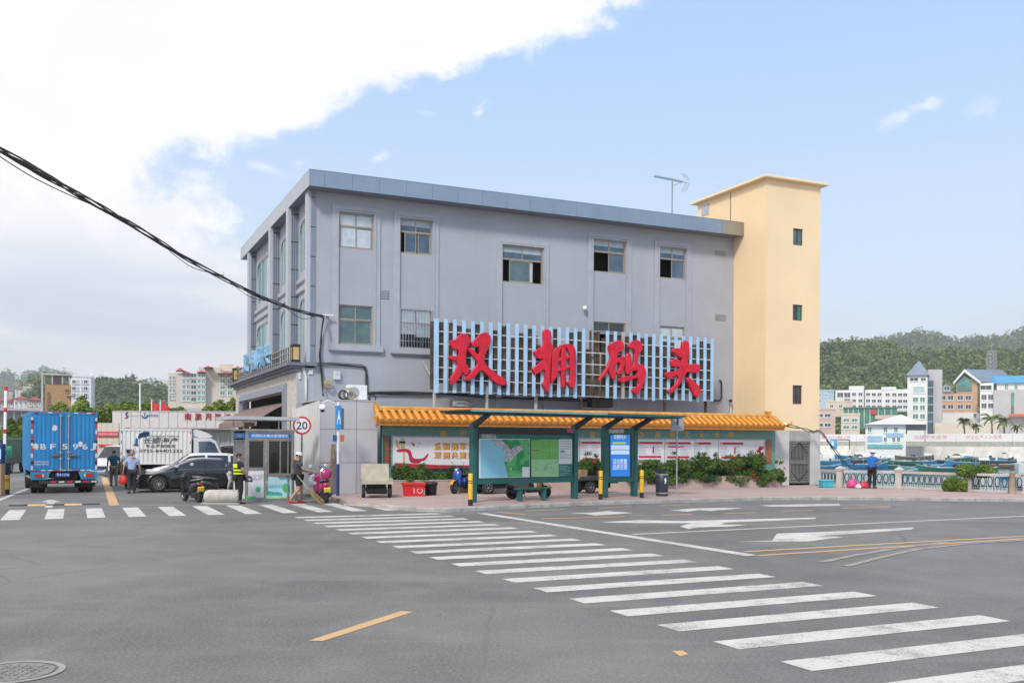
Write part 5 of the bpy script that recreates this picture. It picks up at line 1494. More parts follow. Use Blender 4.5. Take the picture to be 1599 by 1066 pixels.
def kwin(s0, s1, z0, z1, mull=None):
 q = MB(); f = .035
 q.box(s0, s0 + f, -.01, .05, z0, z1); q.box(s1 - f, s1, -.01, .05, z0, z1); q.box(s0 + f, s1 - f, -.01, .05, z0, z0 + f); q.box(s0 + f, s1 - f, -.01, .05, z1 - f, z1)
 if mull: q.box(mull - .02, mull + .02, -.008, .05, z0 + f, z1 - f)
 fo = q.build('window', M_KST, ki)
 for (p0, p1) in (((s0, mull), (mull, s1)) if mull else ((s0, s1),)):
  q = MB(); q.box(p0 + f, p1 - f, .015, .022, z0 + f, z1 - f); q.build('pane', mat('tinted_kiosk_glass', (0.022, 0.018, 0.016), .12, var=.2), fo)
kwin(.09, xm - .065, zw0, zt0 - .06)
kwin(xm + .06, KW - .09, zw2, zt0 - .06, KF.px(438, 720)[0])
zp1 = KF.px(400, 735)[1]
q = MB(); q.box(.09, xm - .07, .0, .03, .11, zw0 - .005); q.build('door_panel', M_KST, ki)
q = MB(); q.box(.10, xm - .08, -.006, -.001, .14, zp1); p1_ = q.build('poster', M_WHITEP, ki)
q = MB(); q.box(xm + .06, KW - .09, .0, .03, .11, zw2 - .005); q.build('lower_panel', M_KST, ki)
q = MB(); q.box(xm + .07, KW - .10, -.006, -.001, .14, KF.px(440, 744)[1]); p2_ = q.build('poster', mat('pale_sky_print', (0.42, 0.68, 0.76), .5, var=.15, scale=1.2), ki)
M_GRP = mat('leaf_green_print', (0.10, 0.52, 0.16), .5, var=.2, scale=6); M_TLP = mat('teal_green_print', (0.04, 0.40, 0.34), .5, var=.3, scale=8)
def kpoly(parent, name, m, pts, off, og=(350, 640), sc=6.6615, k=0):
 q = MB(); p = [KF.px(og[0] + x / sc, og[1] + y / sc, -.006) for x, y in pts]
 if k: p = chaikin(p, k)
 q.prism(p, 0, .002, lambda u, v, h: (u, -.006 - off - h, v)); q.build(name, m, parent)
kpoly(p1_, 'grass_print', M_GRP, [(232, 900), (260, 892), (300, 897), (330, 893), (330, 918), (232, 920)], .001)
kpoly(p1_, 'leaf_print', M_GRP, [(325, 815), (350, 790), (378, 800), (384, 830), (360, 860), (335, 850)], .001, k=2)
kpoly(p1_, 'leaf_print', M_TLP, [(345, 812), (362, 808), (370, 830), (352, 838)], .004, k=1)
s_, z_ = KF.px(350 + 352 / 6.66, 640 + 695 / 6.66, -.006); text('poster_lettering', '文明', .21, M_INK, p1_, (s_, -.009, z_), (1, 0, 0), (0, 0, 1), bold=.003)
s_, z_ = KF.px(350 + 308 / 6.66, 640 + 722 / 6.66, -.006); text('poster_lettering', '旅游文明你我', .07, M_INK, p1_, (s_, -.009, z_), (1, 0, 0), (0, 0, 1))
kpoly(p2_, 'hill_print', M_TLP, [(440, 845), (470, 838), (520, 855), (560, 848), (610, 862), (610, 892), (440, 882)], .001, k=1)
kpoly(p2_, 'tree_print', M_GRP, [(640, 745), (662, 790), (670, 830), (655, 860), (630, 858), (608, 825), (615, 785)], .002, k=2)
kpoly(p2_, 'tree_print', M_GRP, [(678, 770), (688, 800), (690, 860), (672, 858), (665, 820)], .005, k=2)
kpoly(p2_, 'lawn_print', mat('pale_green_print', (0.42, 0.66, 0.42), .5), [(440, 885), (700, 895), (700, 925), (440, 925)], .004)
s_, z_ = KF.px(350 + 520 / 6.66, 640 + 750 / 6.66, -.006); text('poster_lettering', '讲文明树新风', .09, M_WHITEP, p2_, (s_, -.009, z_), (1, 0, 0), (0, 0, 1))
s_, z_ = KF.px(350 + 530 / 6.66, 640 + 795 / 6.66, -.006); text('poster_lettering', '共建美好家园', .12, mat('teal_green_print', (0, 0, 0)), p2_, (s_, -.009, z_), (1, 0, 0), (0, 0, 1), width=.65)
q = MB(); q.box(.0, .03, .09, KD - .09, .11, .95); q.build('side_panel', M_WPAINT, ki)
for (t0, t1) in ((.09, .55), (.60, 1.12), (1.17, KD - .09)):
 q = MB(); q.box(.0, .05, t0, t0 + .03, .97, zt0 - .06); q.box(.0, .05, t1 - .03, t1, .97, zt0 - .06); q.box(.0, .05, t0 + .03, t1 - .03, .97, 1.0); q.box(0, .05, t0 + .03, t1 - .03, zt0 - .09, zt0 - .06); fo = q.build('window', M_KST, ki)
 q = MB(); q.box(.02, .03, t0 + .03, t1 - .03, 1.0, zt0 - .09); q.build('pane', mat('grey_blue_glass', (0.12, 0.15, 0.18), .08, var=.3), fo)
q = MB(); q.box(.05, KW - .05, KD - .05, KD - .02, .1, kz1); q.box(KW - .05, KW - .02, .09, KD - .06, .1, kz1); q.build('rear_walls', M_KST, ki)
q = MB(); q.box(.07, KW - .07, .4, .45, .1, kz1 - .02); q.build('painted_dark_interior', M_INT, ki)
zc = KF.px(410, 652.5)[1]
ca0, ca1 = KF.px(356, 655)[0], KF.px(466, 655)[0]
q = MB(); q.box(ca0, ca1 - .0, -.18, KD + .1, zc - .07, zc + .05); q.build('canopy', mat('canopy_sheet', (0.50, 0.50, 0.50), .5, .2, var=.08), ki)
for s in (KF.px(367, 660)[0], KF.px(383, 660)[0], KF.px(438, 660)[0], KF.px(456, 660)[0]): q = MB(); q.box(s - .02, s + .02, .15, .19, kz1 + .06, zc - .07); q.build('canopy_post', M_KST, ki)
q = MB(); q.box(KF.px(384, 662)[0], KF.px(400, 662)[0], .16, .18, KF.px(390, 666)[1], KF.px(390, 659)[1]); q.build('name_board', mat('maroon_board', (0.16, 0.05, 0.045), .5), ki)
for s in (KF.px(449.5, 720)[0], KF.px(456, 720)[0]): q = MB(); q.tube([(s, -.05, 0.02), (s, -.05, zt1)], .022, 6); q.build('front_tube', M_KST, ki)
q = MB(); z_ = KF.px(445, 741)[1]; q.box(KF.px(432, 740)[0], KW + .05, -.12, -.05, z_ - .02, z_ + .02); q.build('counter_shelf', M_KST, ki)
sx, sy = at(472, 664, 36).x, 36
sp = thing('speed_limit_sign', 'round white speed limit 20 sign with red rim beside the kiosk', 'sign', (sx, sy, 0), .20)
zc_ = at(472, 664, 36).z; rr_ = 14.3 * 36 / 1500
q = MB(); q.tube([(.0, .05, 0), (.0, .05, zc_ + .2)], .04, 10); q.build('pole', M_GALV, sp)
q = MB(); q.lathe([(0, 0.0), (rr_, 0.0), (rr_, .02), (0, .02)], 40, (0, 0, zc_), 'Y', caps=False); dsk = q.build('sign_disc', M_WPAINT, sp)
q = MB(); q.lathe([(rr_ * .80, -.004), (rr_ * .995, -.004)], 40, (0, 0, zc_), 'Y', caps=False); q.build('red_rim', mat('sign_red', (0.58, 0.015, 0.03), .4), dsk)
text('sign_number', '20', .36, mat('sign_black', (0.015, 0.018, 0.03), .4), dsk, (0, -.004, zc_), (1, 0, 0), (0, 0, 1), width=.40, bold=.012)
bx, by = G(528, 779)
bp_ = thing('camera_pole', 'white and navy pole with blue direction sign and camera dome arm', 'pole', (bx, by, KH), BANG)
ztop = at(528, 628, by).z - KH; zn = at(528, 724, by).z - KH
q = MB(); q.tube([(0, 0, zn), (0, 0, ztop)], .045, 10); q.build('upper_pole', M_WPAINT, bp_)
q = MB(); q.tube([(0, 0, 0), (0, 0, zn)], .06, 10); q.build('lower_pole', mat('pole_navy', (0.02, 0.045, 0.16), .4), bp_)
z0, z1 = at(528, 670.5, by).z - KH, at(528, 633, by).z - KH
q = MB(); q.cbox(-.10, .10, -.10, -.05, z0, z1, .01); sgp = q.build('blue_sign', mat('sign_sky_blue', (0.02, 0.26, 0.62), .4), bp_)
q = MB(); q.prism([(-.07, z0 + .2), (0, z1 - .12), (.07, z0 + .2), (.045, z0 + .2), (.025, z0 + .38), (-.025, z0 + .38), (-.045, z0 + .2)], .101, .104, lambda x, y, h: (x, -h, y)); q.build('white_arrow', M_WPAINT, sgp)
q = MB(); q.box(.11, .20, -.07, -.04, z0 + .02, z1 - .1); q.build('dark_plate', mat('brown_plate', (0.12, 0.11, 0.10), .5), bp_)
for dx, m in ((-.14, mat('plate_blue', (0.015, 0.10, 0.30), .4)), (.14, mat('plate_orange', (0.58, 0.13, 0.05), .4))):
 zz = at(528, 684, by).z - KH; q = MB(); q.box(dx - .075, dx + .075, -.06, -.048, zz - .12, zz + .12); q.build('small_plate', m, bp_)
zz = at(503, 638, by).z - KH
q = MB(); q.tube([(0, 0, zz + .02), (-.15, -.03, zz + .22), (-.40, -.05, zz + .30), (-.60, -.06, zz + .22)], .025, 8); q.build('camera_arm', M_WPAINT, bp_)
q = MB(); q.smooth = True; q.lathe([(.0, .22), (.08, .20), (.13, .12), (.14, .02), (.11, 0)], 16, (-.60, -.06, zz - .05), caps=False); dm = q.build('camera_housing', M_WPAINT, bp_)
q = MB(); q.smooth = True; q.ell((-.60, -.06, zz - .05), .09, .09, .09); q.build('camera_dome', M_BLACK, dm)
x, y = G(348, 786)
sr = thing('stone_roller', 'pale rounded stone cylinder lying on the ground left of the kiosk', 'stone', (x, y, .24), 0.12)
q = MB(); q.smooth = True; q.lathe([(0, -.62), (.10, -.61), (.19, -.56), (.235, -.45), (.24, .5), (.2, .56), (0, .56)], 24, (0, 0, 0), 'X', caps=False); q.build('roller_body', mat('pale_stone', (0.47, 0.43, 0.38), .9, var=.15, scale=4, dirt=.3), sr)
q = MB(); q.box(-.66, .6, -.33, .33, -.24, -.20); q.build('mortar_bed', M_CONC, sr)
ac = bthing('air_conditioner', 'white outdoor air conditioning unit standing on the panelled block', 'air conditioner', a=bf(556, 612, -2.4)[0], b=-2.4, z=bf(500.5, 624.8, KB)[1] + .04)
q = MB(); q.cbox(-.36, .42, -.17, .17, .04, .62, .015); q.build('casing', M_WPAINT, ac)
q = MB(); q.lathe([(0, -.176), (.22, -.178), (.225, -.172)], 24, (-.12, 0, .32), 'Y', caps=False); q.build('fan_grille', mat('grille_grey', (0.45, 0.45, 0.46), .6), ac)
for x in (-.28, .34): q = MB(); q.box(x - .04, x + .04, -.16, .16, 0, .04); q.build('foot', M_CHAR, ac)
def coil(label, a, b, z, r, m, n=4, name='cable_coil'):
 o = bthing(name, label, 'cable coil', a=a, b=b, z=z)
 rg = random.Random(int(a * 100))
 for k in range(n):
  q = MB(); pts = []
  for j in range(25):
   t_ = 2 * math.pi * j / 24; rr = r * (.8 + .06 * k) + rg.uniform(-.008, .008)
   pts.append((rr * math.cos(t_), -.05 + .03 * k + rg.uniform(-.006, .006), r + rr * math.sin(t_)))
  q.tube(pts, .02, 5, caps=False); q.build('cable_turn', m[k % len(m)], o)
 return o
kz = bf(500.5, 624.8, KB)[1] + .05
M_CY = mat('yellow_cable', (0.50, 0.40, 0.12), .5, var=.2); M_CBL = mat('violet_grey_cable', (0.30, 0.28, 0.42), .5, var=.2); M_CW = mat('white_cable', (0.62, 0.62, 0.62), .5)
coil('coil of yellow and violet cable leaning on the conditioner', bf(546, 613, -2.75)[0], -2.75, kz, .24, [M_CY, M_CBL, M_CY, M_CBL])
coil('thin black cable coil left of the yellow one on the panelled block', bf(537, 613, -2.85)[0], -2.85, kz, .19, [M_CABLE, M_CABLE])
coil('black cable loop hanging right of the conditioner', bf(582, 622, -2.6)[0], -2.6, kz - .05, .15, [M_CABLE])
coil('bundled yellow and black cable hanging on the wall under the service mast', bf(513, 600, -.2)[0], -.2, bf(513, 606, -.2)[1], .17, [M_CY, M_CABLE, M_CY])
for lab, px0, py0, px1, py1, d in (('pale grey meter box on the wall left of the conditioner', 521, 580, 531, 593, .15), ('small white junction box at the building corner', 482, 576.5, 489, 585, .08), ('narrow white switch box at the building corner edge', 466.5, 582, 470, 592, .08)):
 a0, z1 = bf(px0, py0, 0); a1, z0 = bf(px1, py1, 0)
 o = bthing('meter_box' if 'meter' in lab else 'junction_box', lab, 'box', a=(a0 + a1) / 2, b=0, z=z0)
 q = MB(); w = (a1 - a0) / 2; q.cbox(-w, w, -d, -.004, 0, z1 - z0, .01); q.build('box_body', M_WPAINT, o)
 q = MB(); q.cbox(-w + .02, w - .02, -d - .012, -d - .001, .02, z1 - z0 - .02, .004); q.build('box_lid', mat('off_white_plastic', (0.62, 0.62, 0.60), .5), o)
svc = bthing('security_camera', 'small white security camera on the grey wall above the sign', 'camera', a=bf(911, 481, 0)[0], b=0, z=bf(911, 481, 0)[1])
q = MB(); q.tube([(0, -.003, 0), (0, -.12, 0)], .04, 8); q.build('bracket', M_WPAINT, svc)
q = MB(); q.smooth = True; q.lathe([(0, .1), (.09, .06), (.10, -.05), (.07, -.12), (0, -.14)], 12, (0, -.18, 0), caps=False); q.build('camera_body', M_WPAINT, svc)
svc = bthing('security_camera', 'small black camera on a bent white conduit at the right foot of the grey wall', 'camera', a=bf(1139, 626, 0)[0], b=0, z=bf(1139, 640, 0)[1])
q = MB(); q.tube([(0.08, -.04, -.4), (.08, -.04, .2), (0, -.10, .42), (-.02, -.16, .46)], .025, 6); q.build('conduit', M_WPAINT, svc)
q = MB(); q.smooth = True; q.ell((-.06, -.2, .46), .09, .09, .09, 10, 6); q.build('camera_body', M_BLACK, svc)
def cable_run(label, pts, n, r, sp, m, seed, name='cable_bundle', parent=None, strand='cable'):
 """a loose bundle of separate strands following world points"""
 o = parent or thing(name, label, 'cables', pts[0])
 rg = random.Random(seed)
 P = []
 for i in range(len(pts) - 1):
  k = max(2, int((pts[i + 1] - pts[i]).length / .35))
  P += [pts[i].lerp(pts[i + 1], j / k) for j in range(k)]
 P.append(pts[-1])
 for s in range(n):
  ph, fr = rg.uniform(0, 6.3), rg.uniform(.5, 1.1)
  q = MB(); q.smooth = True
  out = []
  for i, p in enumerate(P):
   d = (P[min(i + 1, len(P) - 1)] - P[max(i - 1, 0)]).normalized()
   u_ = d.cross(Vector((0, 0, 1)))
   if u_.length < .1: u_ = d.cross(Vector((0, 1, 0)))
   u_.normalize(); v_ = u_.cross(d)
   an = ph + i * .35 * fr
   out.append(p + u_ * math.cos(an) * sp + v_ * math.sin(an) * sp - pts[0])
  q.tube(out, r, 5); q.build(strand, m[s % len(m)], o)
 return o
def catm(p, k=8):
 out = []
 for i in range(len(p) - 1):
  a, b, c, d = p[max(i - 1, 0)], p[i], p[i + 1], p[min(i + 2, len(p) - 1)]
  for j in range(k):
   t_ = j / k
   out.append(.5 * ((2 * b) + (c - a) * t_ + (2 * a - 5 * b + 4 * c - d) * t_ ** 2 + (3 * b - a - 3 * c + d) * t_ ** 3))
 return out + [p[-1]]
Yb = b2w(*([bf(505, 494, -.25)[0], -.25])).y
oh = catm([at(-90, 178, 15.0), at(0, 232, 17.2), at(110, 297, 20.5), at(200, 347, 23.8), at(300, 408, 28), at(400, 460, 33.2), at(470, 486, 37), at(506, 494.5, Yb)], 6)
ohc = cable_run('thick twisted bundle of black overhead cables sweeping down to the building corner', oh, 7, .018, .052, [M_CABLE], 3, 'overhead_cable')
for pp in ([at(-60, 203, 15.5), at(40, 270, 18.3), at(110, 305, 20.6), at(150, 322, 22)], [at(265, 392, 26.4), at(300, 417, 28.2), at(335, 427, 29.6), at(350, 430, 30.5)], [at(352, 434, 30.5), at(390, 463, 32.5), at(425, 471, 34.6), at(450, 478, 36)], [at(440, 474, 35.4), at(470, 497, 37), at(492, 494, 38.5)]):
 q = MB(); q.tube([p - oh[0] for p in catm(pp, 5)], .012, 4); q.build('slack_wire', M_CABLE, ohc)
fpt = lambda px, py, b: b2w(bf(px, py, b)[0], b, bf(px, py, b)[1])
br = bthing('cable_bracket', 'small white bracket on the wall holding the overhead cables', 'bracket', a=bf(510, 493, 0)[0], b=0, z=bf(510, 493, 0)[1])
q = MB(); q.box(-.22, .22, -.30, -.22, -.03, .03); q.box(-.05, .05, -.22, -.004, -.03, .03); q.build('bracket_arm', M_WPAINT, br)
cable_run('black cable drop running down the wall from the bracket', catm([fpt(506, 495, -.25), fpt(502, 530, -.1), fpt(500, 556, -.12), fpt(503, 585, -.12), fpt(505, 612, -.3), fpt(505, 618, -.5)], 4), 4, .02, .025, [M_CABLE], 8)
cable_run('bundle of black cables along the foot of the grey wall', [fpt(573, 612.5, -.08), fpt(640, 613.5, -.08), fpt(700, 616, -.08), fpt(800, 620, -.08), fpt(930, 625, -.08)], 6, .022, .06, [M_CABLE], 5)
cable_run('dark conduit bundle looping over the conditioner and down the wall', [fpt(480, 566.5, -.08), fpt(520, 567.5, -.08), fpt(566, 571, -.08), fpt(571, 574, -.08), fpt(572.5, 585, -.08), fpt(572.5, 612, -.08)], 4, .022, .04, [mat('grey_conduit', (0.12, 0.125, 0.15), .5), M_CABLE], 6)
cable_run('pair of white conduits on the wall at the building corner', [fpt(472, 568, -.06), fpt(476, 580, -.06), fpt(478.5, 588, -.06), fpt(478.5, 626, -.06)], 2, .028, .03, [M_WPAINT], 7)
cable_run('dark pipe bending beside the right end of the character sign', [fpt(1112, 625.5, -.1), fpt(1124, 625, -.1), fpt(1127, 621, -.1), fpt(1127, 596, -.1), fpt(1124, 593, -.1)], 1, .045, .0, [M_CABLE], 9)
cable_run('loose cables from the roof corner of the tiled wall towards the harbour rail', catm([fpt(1229, 664, -3.8), fpt(1250, 668, -3.4), fpt(1270, 674, -2.9), at(1281, 673.5, 46.5), at(1300, 697, 47), at(1322, 725, 47), at(1338, 735, 46)], 5), 3, .018, .05, [M_CABLE], 12)
a_, z_ = bf(732, 633, -1.0)
dh = bthing('duct_hood', 'shiny galvanised duct hood on the wall above the tiled roof', 'duct', a=a_, b=-.4, z=z_)
q = MB(); q.smooth = True; q.lathe([(0, -.55), (.26, -.55), (.26, .38), (0, .38)], 20, (0, 0, .0), 'X', caps=False); q.build('duct_drum', M_STEEL, dh)
q = MB(); q.box(-.2, .2, .0, .39, -.1, .1); q.build('wall_sleeve', M_GALV, dh)
a_, z_ = bf(939, 637, -1.0)
cd = bthing('condenser_unit', 'dark condenser unit on a bracket between sign posts above the tiled roof', 'condenser', a=a_, b=-.9, z=z_ - .02)
q = MB(); q.cbox(-.55, .55, -.25, .25, .05, .55, .02); q.build('casing', M_BLACK, cd)
q = MB(); q.box(-.9, 1.0, -.03, .03, -.02, .03); q.tube([(1.0, 0, .0), (1.02, 0, .5)], .03, 6); q.box(-.8, -.74, -.03, .86, -.02, .02); q.box(.74, .8, -.03, .86, -.02, .02); q.build('bracket', M_GALV, cd)
q = MB(); q.lathe([(0, -.262), (.19, -.262), (.2, -.255)], 20, (-.15, 0, .3), 'Y', caps=False); q.build('fan_grille', M_CHAR, cd)
# ================================================================== vehicles
M_RIM = mat('alloy_rim', (0.55, 0.55, 0.56), .3, .8, var=.05)
M_CHR = mat('chrome_trim', (0.65, 0.65, 0.66), .15, 1.0, var=0)
M_HL = mat('headlamp_lens', (0.55, 0.58, 0.60), .08, spec=.8, var=.1)
M_TL = mat('tail_lamp_red', (0.45, 0.015, 0.012), .15, spec=.7, var=.1)
M_CGL = mat('car_glass', (0.025, 0.028, 0.032), .04, spec=.8, var=.1)
M_UND = mat('underbody', (0.012, 0.012, 0.012), .9)
M_PLY = mat('plate_yellow', (0.70, 0.50, 0.05), .5, var=.03)
M_PLB = mat('plate_blue', (0, 0, 0))
def interp(x, pts):
 if x <= pts[0][0]: return pts[0][1]
 for (a, va), (b, vb) in zip(pts[:-1], pts[1:]):
  if x <= b:
   t_ = (x - a) / (b - a)
   t_ = t_ * t_ * (3 - 2 * t_) * .5 + t_ * .5
   return va + (vb - va) * t_
 return pts[-1][1]
def wheel(parent, c, r, w, side, spokes=10, rimm=None, name='wheel'):
 """axis along local y; side = +1 / -1 is the outward side"""
 q = MB(); q.smooth = True
 q.lathe([(r * .64, -w / 2), (r * .93, -w / 2), (r, -w * .36), (r, w * .36), (r * .93, w / 2), (r * .64, w / 2)], 26, c, 'Y', caps=False)
 o = q.build(name, M_RUB, parent)
 q = MB(); y = side * w * .42
 q.lathe([(r * .65, y), (r * .57, y - side * .015), (r * .55, y - side * .06), (0, y - side * .07)], 26, c, 'Y', caps=False)
 q.build('wheel_disc', M_UND, o)
 q = MB(); q.lathe([(r * .655, y), (r * .60, y + side * .006), (r * .57, y - side * .01)], 26, c, 'Y', caps=False)
 cv = Vector(c)
 for k in range(spokes):
  a = 2 * math.pi * k / spokes
  d = Vector((math.cos(a), 0, math.sin(a))); n_ = Vector((-math.sin(a), 0, math.cos(a)))
  q.obox(cv + d * r * .34 + Vector((0, y - side * .012, 0)), d * r * .25, n_ * r * .030, Vector((0, .008, 0)))
 q.lathe([(r * .14, y - side * .02), (r * .13, y + side * .008), (0, y + side * .012)], 14, c, 'Y', caps=False)
 q.build('rim', rimm or M_RIM, o)['kind'] = 'stuff'
 return o
def car(name, label, cat, loc, head, paint, glass=None, L=4.85, H=1.45, Wd=1.85, kind='sedan', group=None):
 """head = heading angle; local x forward"""
 o = thing(name, label, cat, (loc[0], loc[1], 0), head, group)
 h2 = L / 2
 suv = kind != 'sedan'
 wr = .335 if not suv else .355
 xf, xr = h2 - .86, -h2 + .98
 belt = .93 if not suv else 1.03
 top = ([(-h2, .80), (-h2 + .12, .98), (-h2 + .75, 1.03), (-.9, belt + .03), (.9, belt), (1.25, belt - .03), (h2 - .55, .76), (h2 - .14, .62), (h2, .48)] if not suv else
           [(-h2, .9), (-h2 + .1, 1.05), (-.9, belt + .03), (.95, belt + .02), (1.3, belt - .01), (h2 - .5, .92), (h2 - .12, .80), (h2, .62)])
 N = 60
 xs = [-h2 + L * i / N for i in range(N + 1)]
 mb = MB(); mb.smooth = True
 rings = []
 for x in xs:
  zt = interp(x, top)
  zb = .20
  for xc in (xf, xr):
   Ra = wr + .055
   if abs(x - xc) < Ra: zb = max(zb, wr + math.sqrt(Ra * Ra - (x - xc) ** 2))
  e = abs(x) / h2
  w = Wd / 2 * (1 - .30 * e ** 7 - .03 * e ** 2)
  hh = zt - zb
  half = [(w * .965, zb), (w * .995, zb + .16 * hh), (w, zb + .45 * hh), (w * .985, zb + .72 * hh), (w * .955, zt - .055), (w * .90, zt - .01), (w * .55, zt + .018), (0, zt + .028)]
  rings.append([Vector((x, -y, z)) for y, z in half] + [Vector((x, y, z)) for y, z in half[-2::-1]])
 mb.loft(rings, closed=False, cap=False)
 mb.smooth = False
 for rr in (rings[0], rings[-1]):
  mb.add(rr, [tuple(range(len(rr)))])
 mb.build('body', paint, o)
 q = MB(); q.box(-h2 + .12, h2 - .12, -Wd / 2 + .10, Wd / 2 - .10, .16, .75); q.build('underbody', M_UND, o)
 if not suv:
  st = [(1.36, 0), (1.20, .12), (.32, .86), (.10, .955), (-.22, 1.0), (-.32, 1.0), (-.95, .95), (-1.05, .92), (-1.45, .55), (-1.85, .02)]
 else:
  st = [(1.20, 0), (1.08, .12), (.48, .90), (.25, .97), (-.20, 1.0), (-.30, 1.0), (-1.2, .97), (-1.3, .96), (-1.85, .85), (-h2 + .15, .02)]
 rings = []
 for x, f_ in st:
  zb = interp(x, top) - .02
  zr = belt - .02 + (H - belt) * f_
  zr = max(zr, zb + .004)
  w = Wd / 2 * .895 * (1 - .02 * abs(x))
  wt = w * (1 - .27 * (zr - zb) / (H - belt))
  half = [(w, zb), (w + (wt - w) * .42, zb + (zr - zb) * .42), (w + (wt - w) * .84, zb + (zr - zb) * .84), (wt * .93, zr - .018 * f_), (wt * .5, zr + .015 * f_), (0, zr + .02 * f_)]
  rings.append([Vector((x, -y, z)) for y, z in half] + [Vector((x, y, z)) for y, z in half[-2::-1]])
 m = len(rings[0])
 gl, pn = MB(), MB()
 gl.smooth = pn.smooth = True
 ns = len(st) - 1
 pill = {3: 0, 4: 1, 6: 1}
 for i in range(ns):
  for j in range(m - 1):
   side = j in (0, 1, m - 2, m - 3)
   topf = not side
   ws = i <= 1; rw = i >= ns - 2
   if topf: tgt = gl if (ws or rw) and j not in (2, m - 4) else pn
   else: tgt = pn if (i in (4, 6) or i == 0 or i == ns - 1) else gl
   tgt.add([rings[i][j], rings[i][j + 1], rings[i + 1][j + 1], rings[i + 1][j]], [(0, 1, 2, 3)])
 pn.build('roof_and_pillars', paint, o)
 gl.build('windows', glass or M_CGL, o)['kind'] = 'stuff'
 for xc in (xf, xr):
  for s in (-1, 1): wheel(o, (xc, s * (Wd / 2 - .115), wr), wr, .22, s)
 for s in (-1, 1):
  q = MB(); q.smooth = True; q.ell((h2 - .20, s * (Wd / 2 - .27), .655 if not suv else .78), .19, .15, .075, 12, 8, Matrix.Rotation(-s * .5, 3, 'Z')); q.build('headlight', M_HL, o)
  q = MB(); q.smooth = True; q.ell((-h2 + .12, s * (Wd / 2 - .26), .86), .10, .17, .075, 12, 8); q.build('tail_light', M_TL, o)
  q = MB(); q.smooth = True; q.ell((.92, s * (Wd / 2 + .06), belt + .07), .09, .11, .07, 10, 8); q.build('mirror', paint if suv else M_BLACK, o)
  q = MB()
  for x in (.95, -.27, -1.25): q.box(x - .006, x + .006, s * Wd / 2 * .992 - .004, s * Wd / 2 * .992 + .004, .34, belt - .10)
  q.build('door_seam', M_UND, o)['kind'] = 'stuff'
  for x in (-.10, -1.08): q = MB(); q.box(x - .11, x + .09, s * Wd / 2 * .99 - .018, s * Wd / 2 * .99 + .018, belt - .17, belt - .14); q.build('door_handle', M_CHR, o)
  q = MB(); q.bar((1.0, s * Wd / 2 * .90, belt + .005), (-1.6, s * Wd / 2 * .905, belt + .025), .018, .022); q.build('window_trim', M_CHR, o)
 q = MB(); q.box(h2 - .02, h2 + .015, -.42, .42, .36, .55); q.build('grille', M_BLACK, o)
 q = MB(); q.box(h2 + .016, h2 + .026, -.22, .22, .30, .42); q.build('number_plate', mat('plate_blue', (0, 0, 0)), o)
 return o
def head_of(dx, dy): return math.atan2(dy, dx)
U3, W3 = Vector((UX, UY, 0)), Vector((-UY, UX, 0))
HD = head_of(-UX, -UY)
P_BLK = mat('black_car_paint', (0.010, 0.010, 0.012), .22, coat=1.0, var=.0)
P_WHT = mat('white_car_paint', (0.72, 0.72, 0.72), .3, coat=.8, var=.02)
fw = Vector((*G(247, 768.3), 0))
cpos = fw + U3 * (4.9 / 2 - .86) + W3 * .80
car('sedan', 'glossy black sedan parked with its nose left, beside the kiosk', 'car', cpos, HD + .03, P_BLK, L=4.9, H=1.42)
car('suv', 'white hatchback parked directly behind the black sedan', 'car', cpos + W3 * 2.6 + U3 * .4, HD, P_WHT, L=4.5, H=1.60, kind='suv')
car('sedan', 'white sedan parked beside the white box truck, furthest back of the cars', 'car', cpos + W3 * 5.6 + U3 * .9, HD, P_WHT, L=4.6, H=1.46)
car('van', 'white van partly hidden between the blue truck and the walking men', 'van', (at(168, 700, 60).x, 61.5), HD + 1.1, P_WHT, L=4.6, H=1.85, kind='suv')
car('van', 'dark van behind the cab of the white box truck', 'van', (at(352, 700, 62).x, 62), HD + .2, mat('dark_grey_paint', (0.03, 0.032, 0.035), .3, coat=.6), L=4.5, H=1.9, kind='suv')
P_BLUE = mat('truck_blue', (0.012, 0.20, 0.46), .45, var=.12, scale=.9, dirt=.14, dirtcol=(0.22, 0.32, 0.42), streak=.14)
M_RTAPE = mat('red_reflector', (0.50, 0.03, 0.05), .3, var=.1); M_WTAPE = mat('white_reflector', (0.62, 0.60, 0.52), .35, var=.1)
tc_ = Vector((*G(99.5, 768.8), 0))
th_ = head_of(-.50, .866)
TF = Frame((tc_.x, tc_.y), th_ - math.pi / 2)          
tk = thing('box_truck', 'blue box truck seen from behind, white number painted across its doors', 'truck', tc_, TF.ang)
sl, zt1_ = TF.px(48.5, 641.5, -.55); sr_, zt2_ = TF.px(153, 644, -.55)
HW = (sr_ - sl) / 2; sm = (sl + sr_) / 2
zb_ = TF.px(100, 735, -.55)[1]; zt_ = (zt1_ + zt2_) / 2
T0 = -.55; TL = 5.0
q = MB(); q.box(sl, sr_, T0 + .06, T0 + TL, zb_, zt_); bx_ = q.build('cargo_box', P_BLUE, tk)
q = MB()
for k in range(22): y = T0 + .25 + k * .215; q.prism([(0, y), (-.03, y + .03), (-.03, y + .09), (0, y + .12)], zb_ + .08, zt_ - .08, lambda a, b, h: (sl + a, b, h))
q.build('side_corrugation', P_BLUE, bx_)['kind'] = 'stuff'
q = MB()
q.box(sl, sl + .09, T0, T0 + .06, zb_, zt_); q.box(sr_ - .09, sr_, T0, T0 + .06, zb_, zt_); q.box(sl + .09, sr_ - .09, T0, T0 + .06, zt_ - .12, zt_); q.box(sl + .09, sr_ - .09, T0, T0 + .06, zb_, zb_ + .06); q.build('rear_frame', P_BLUE, tk)
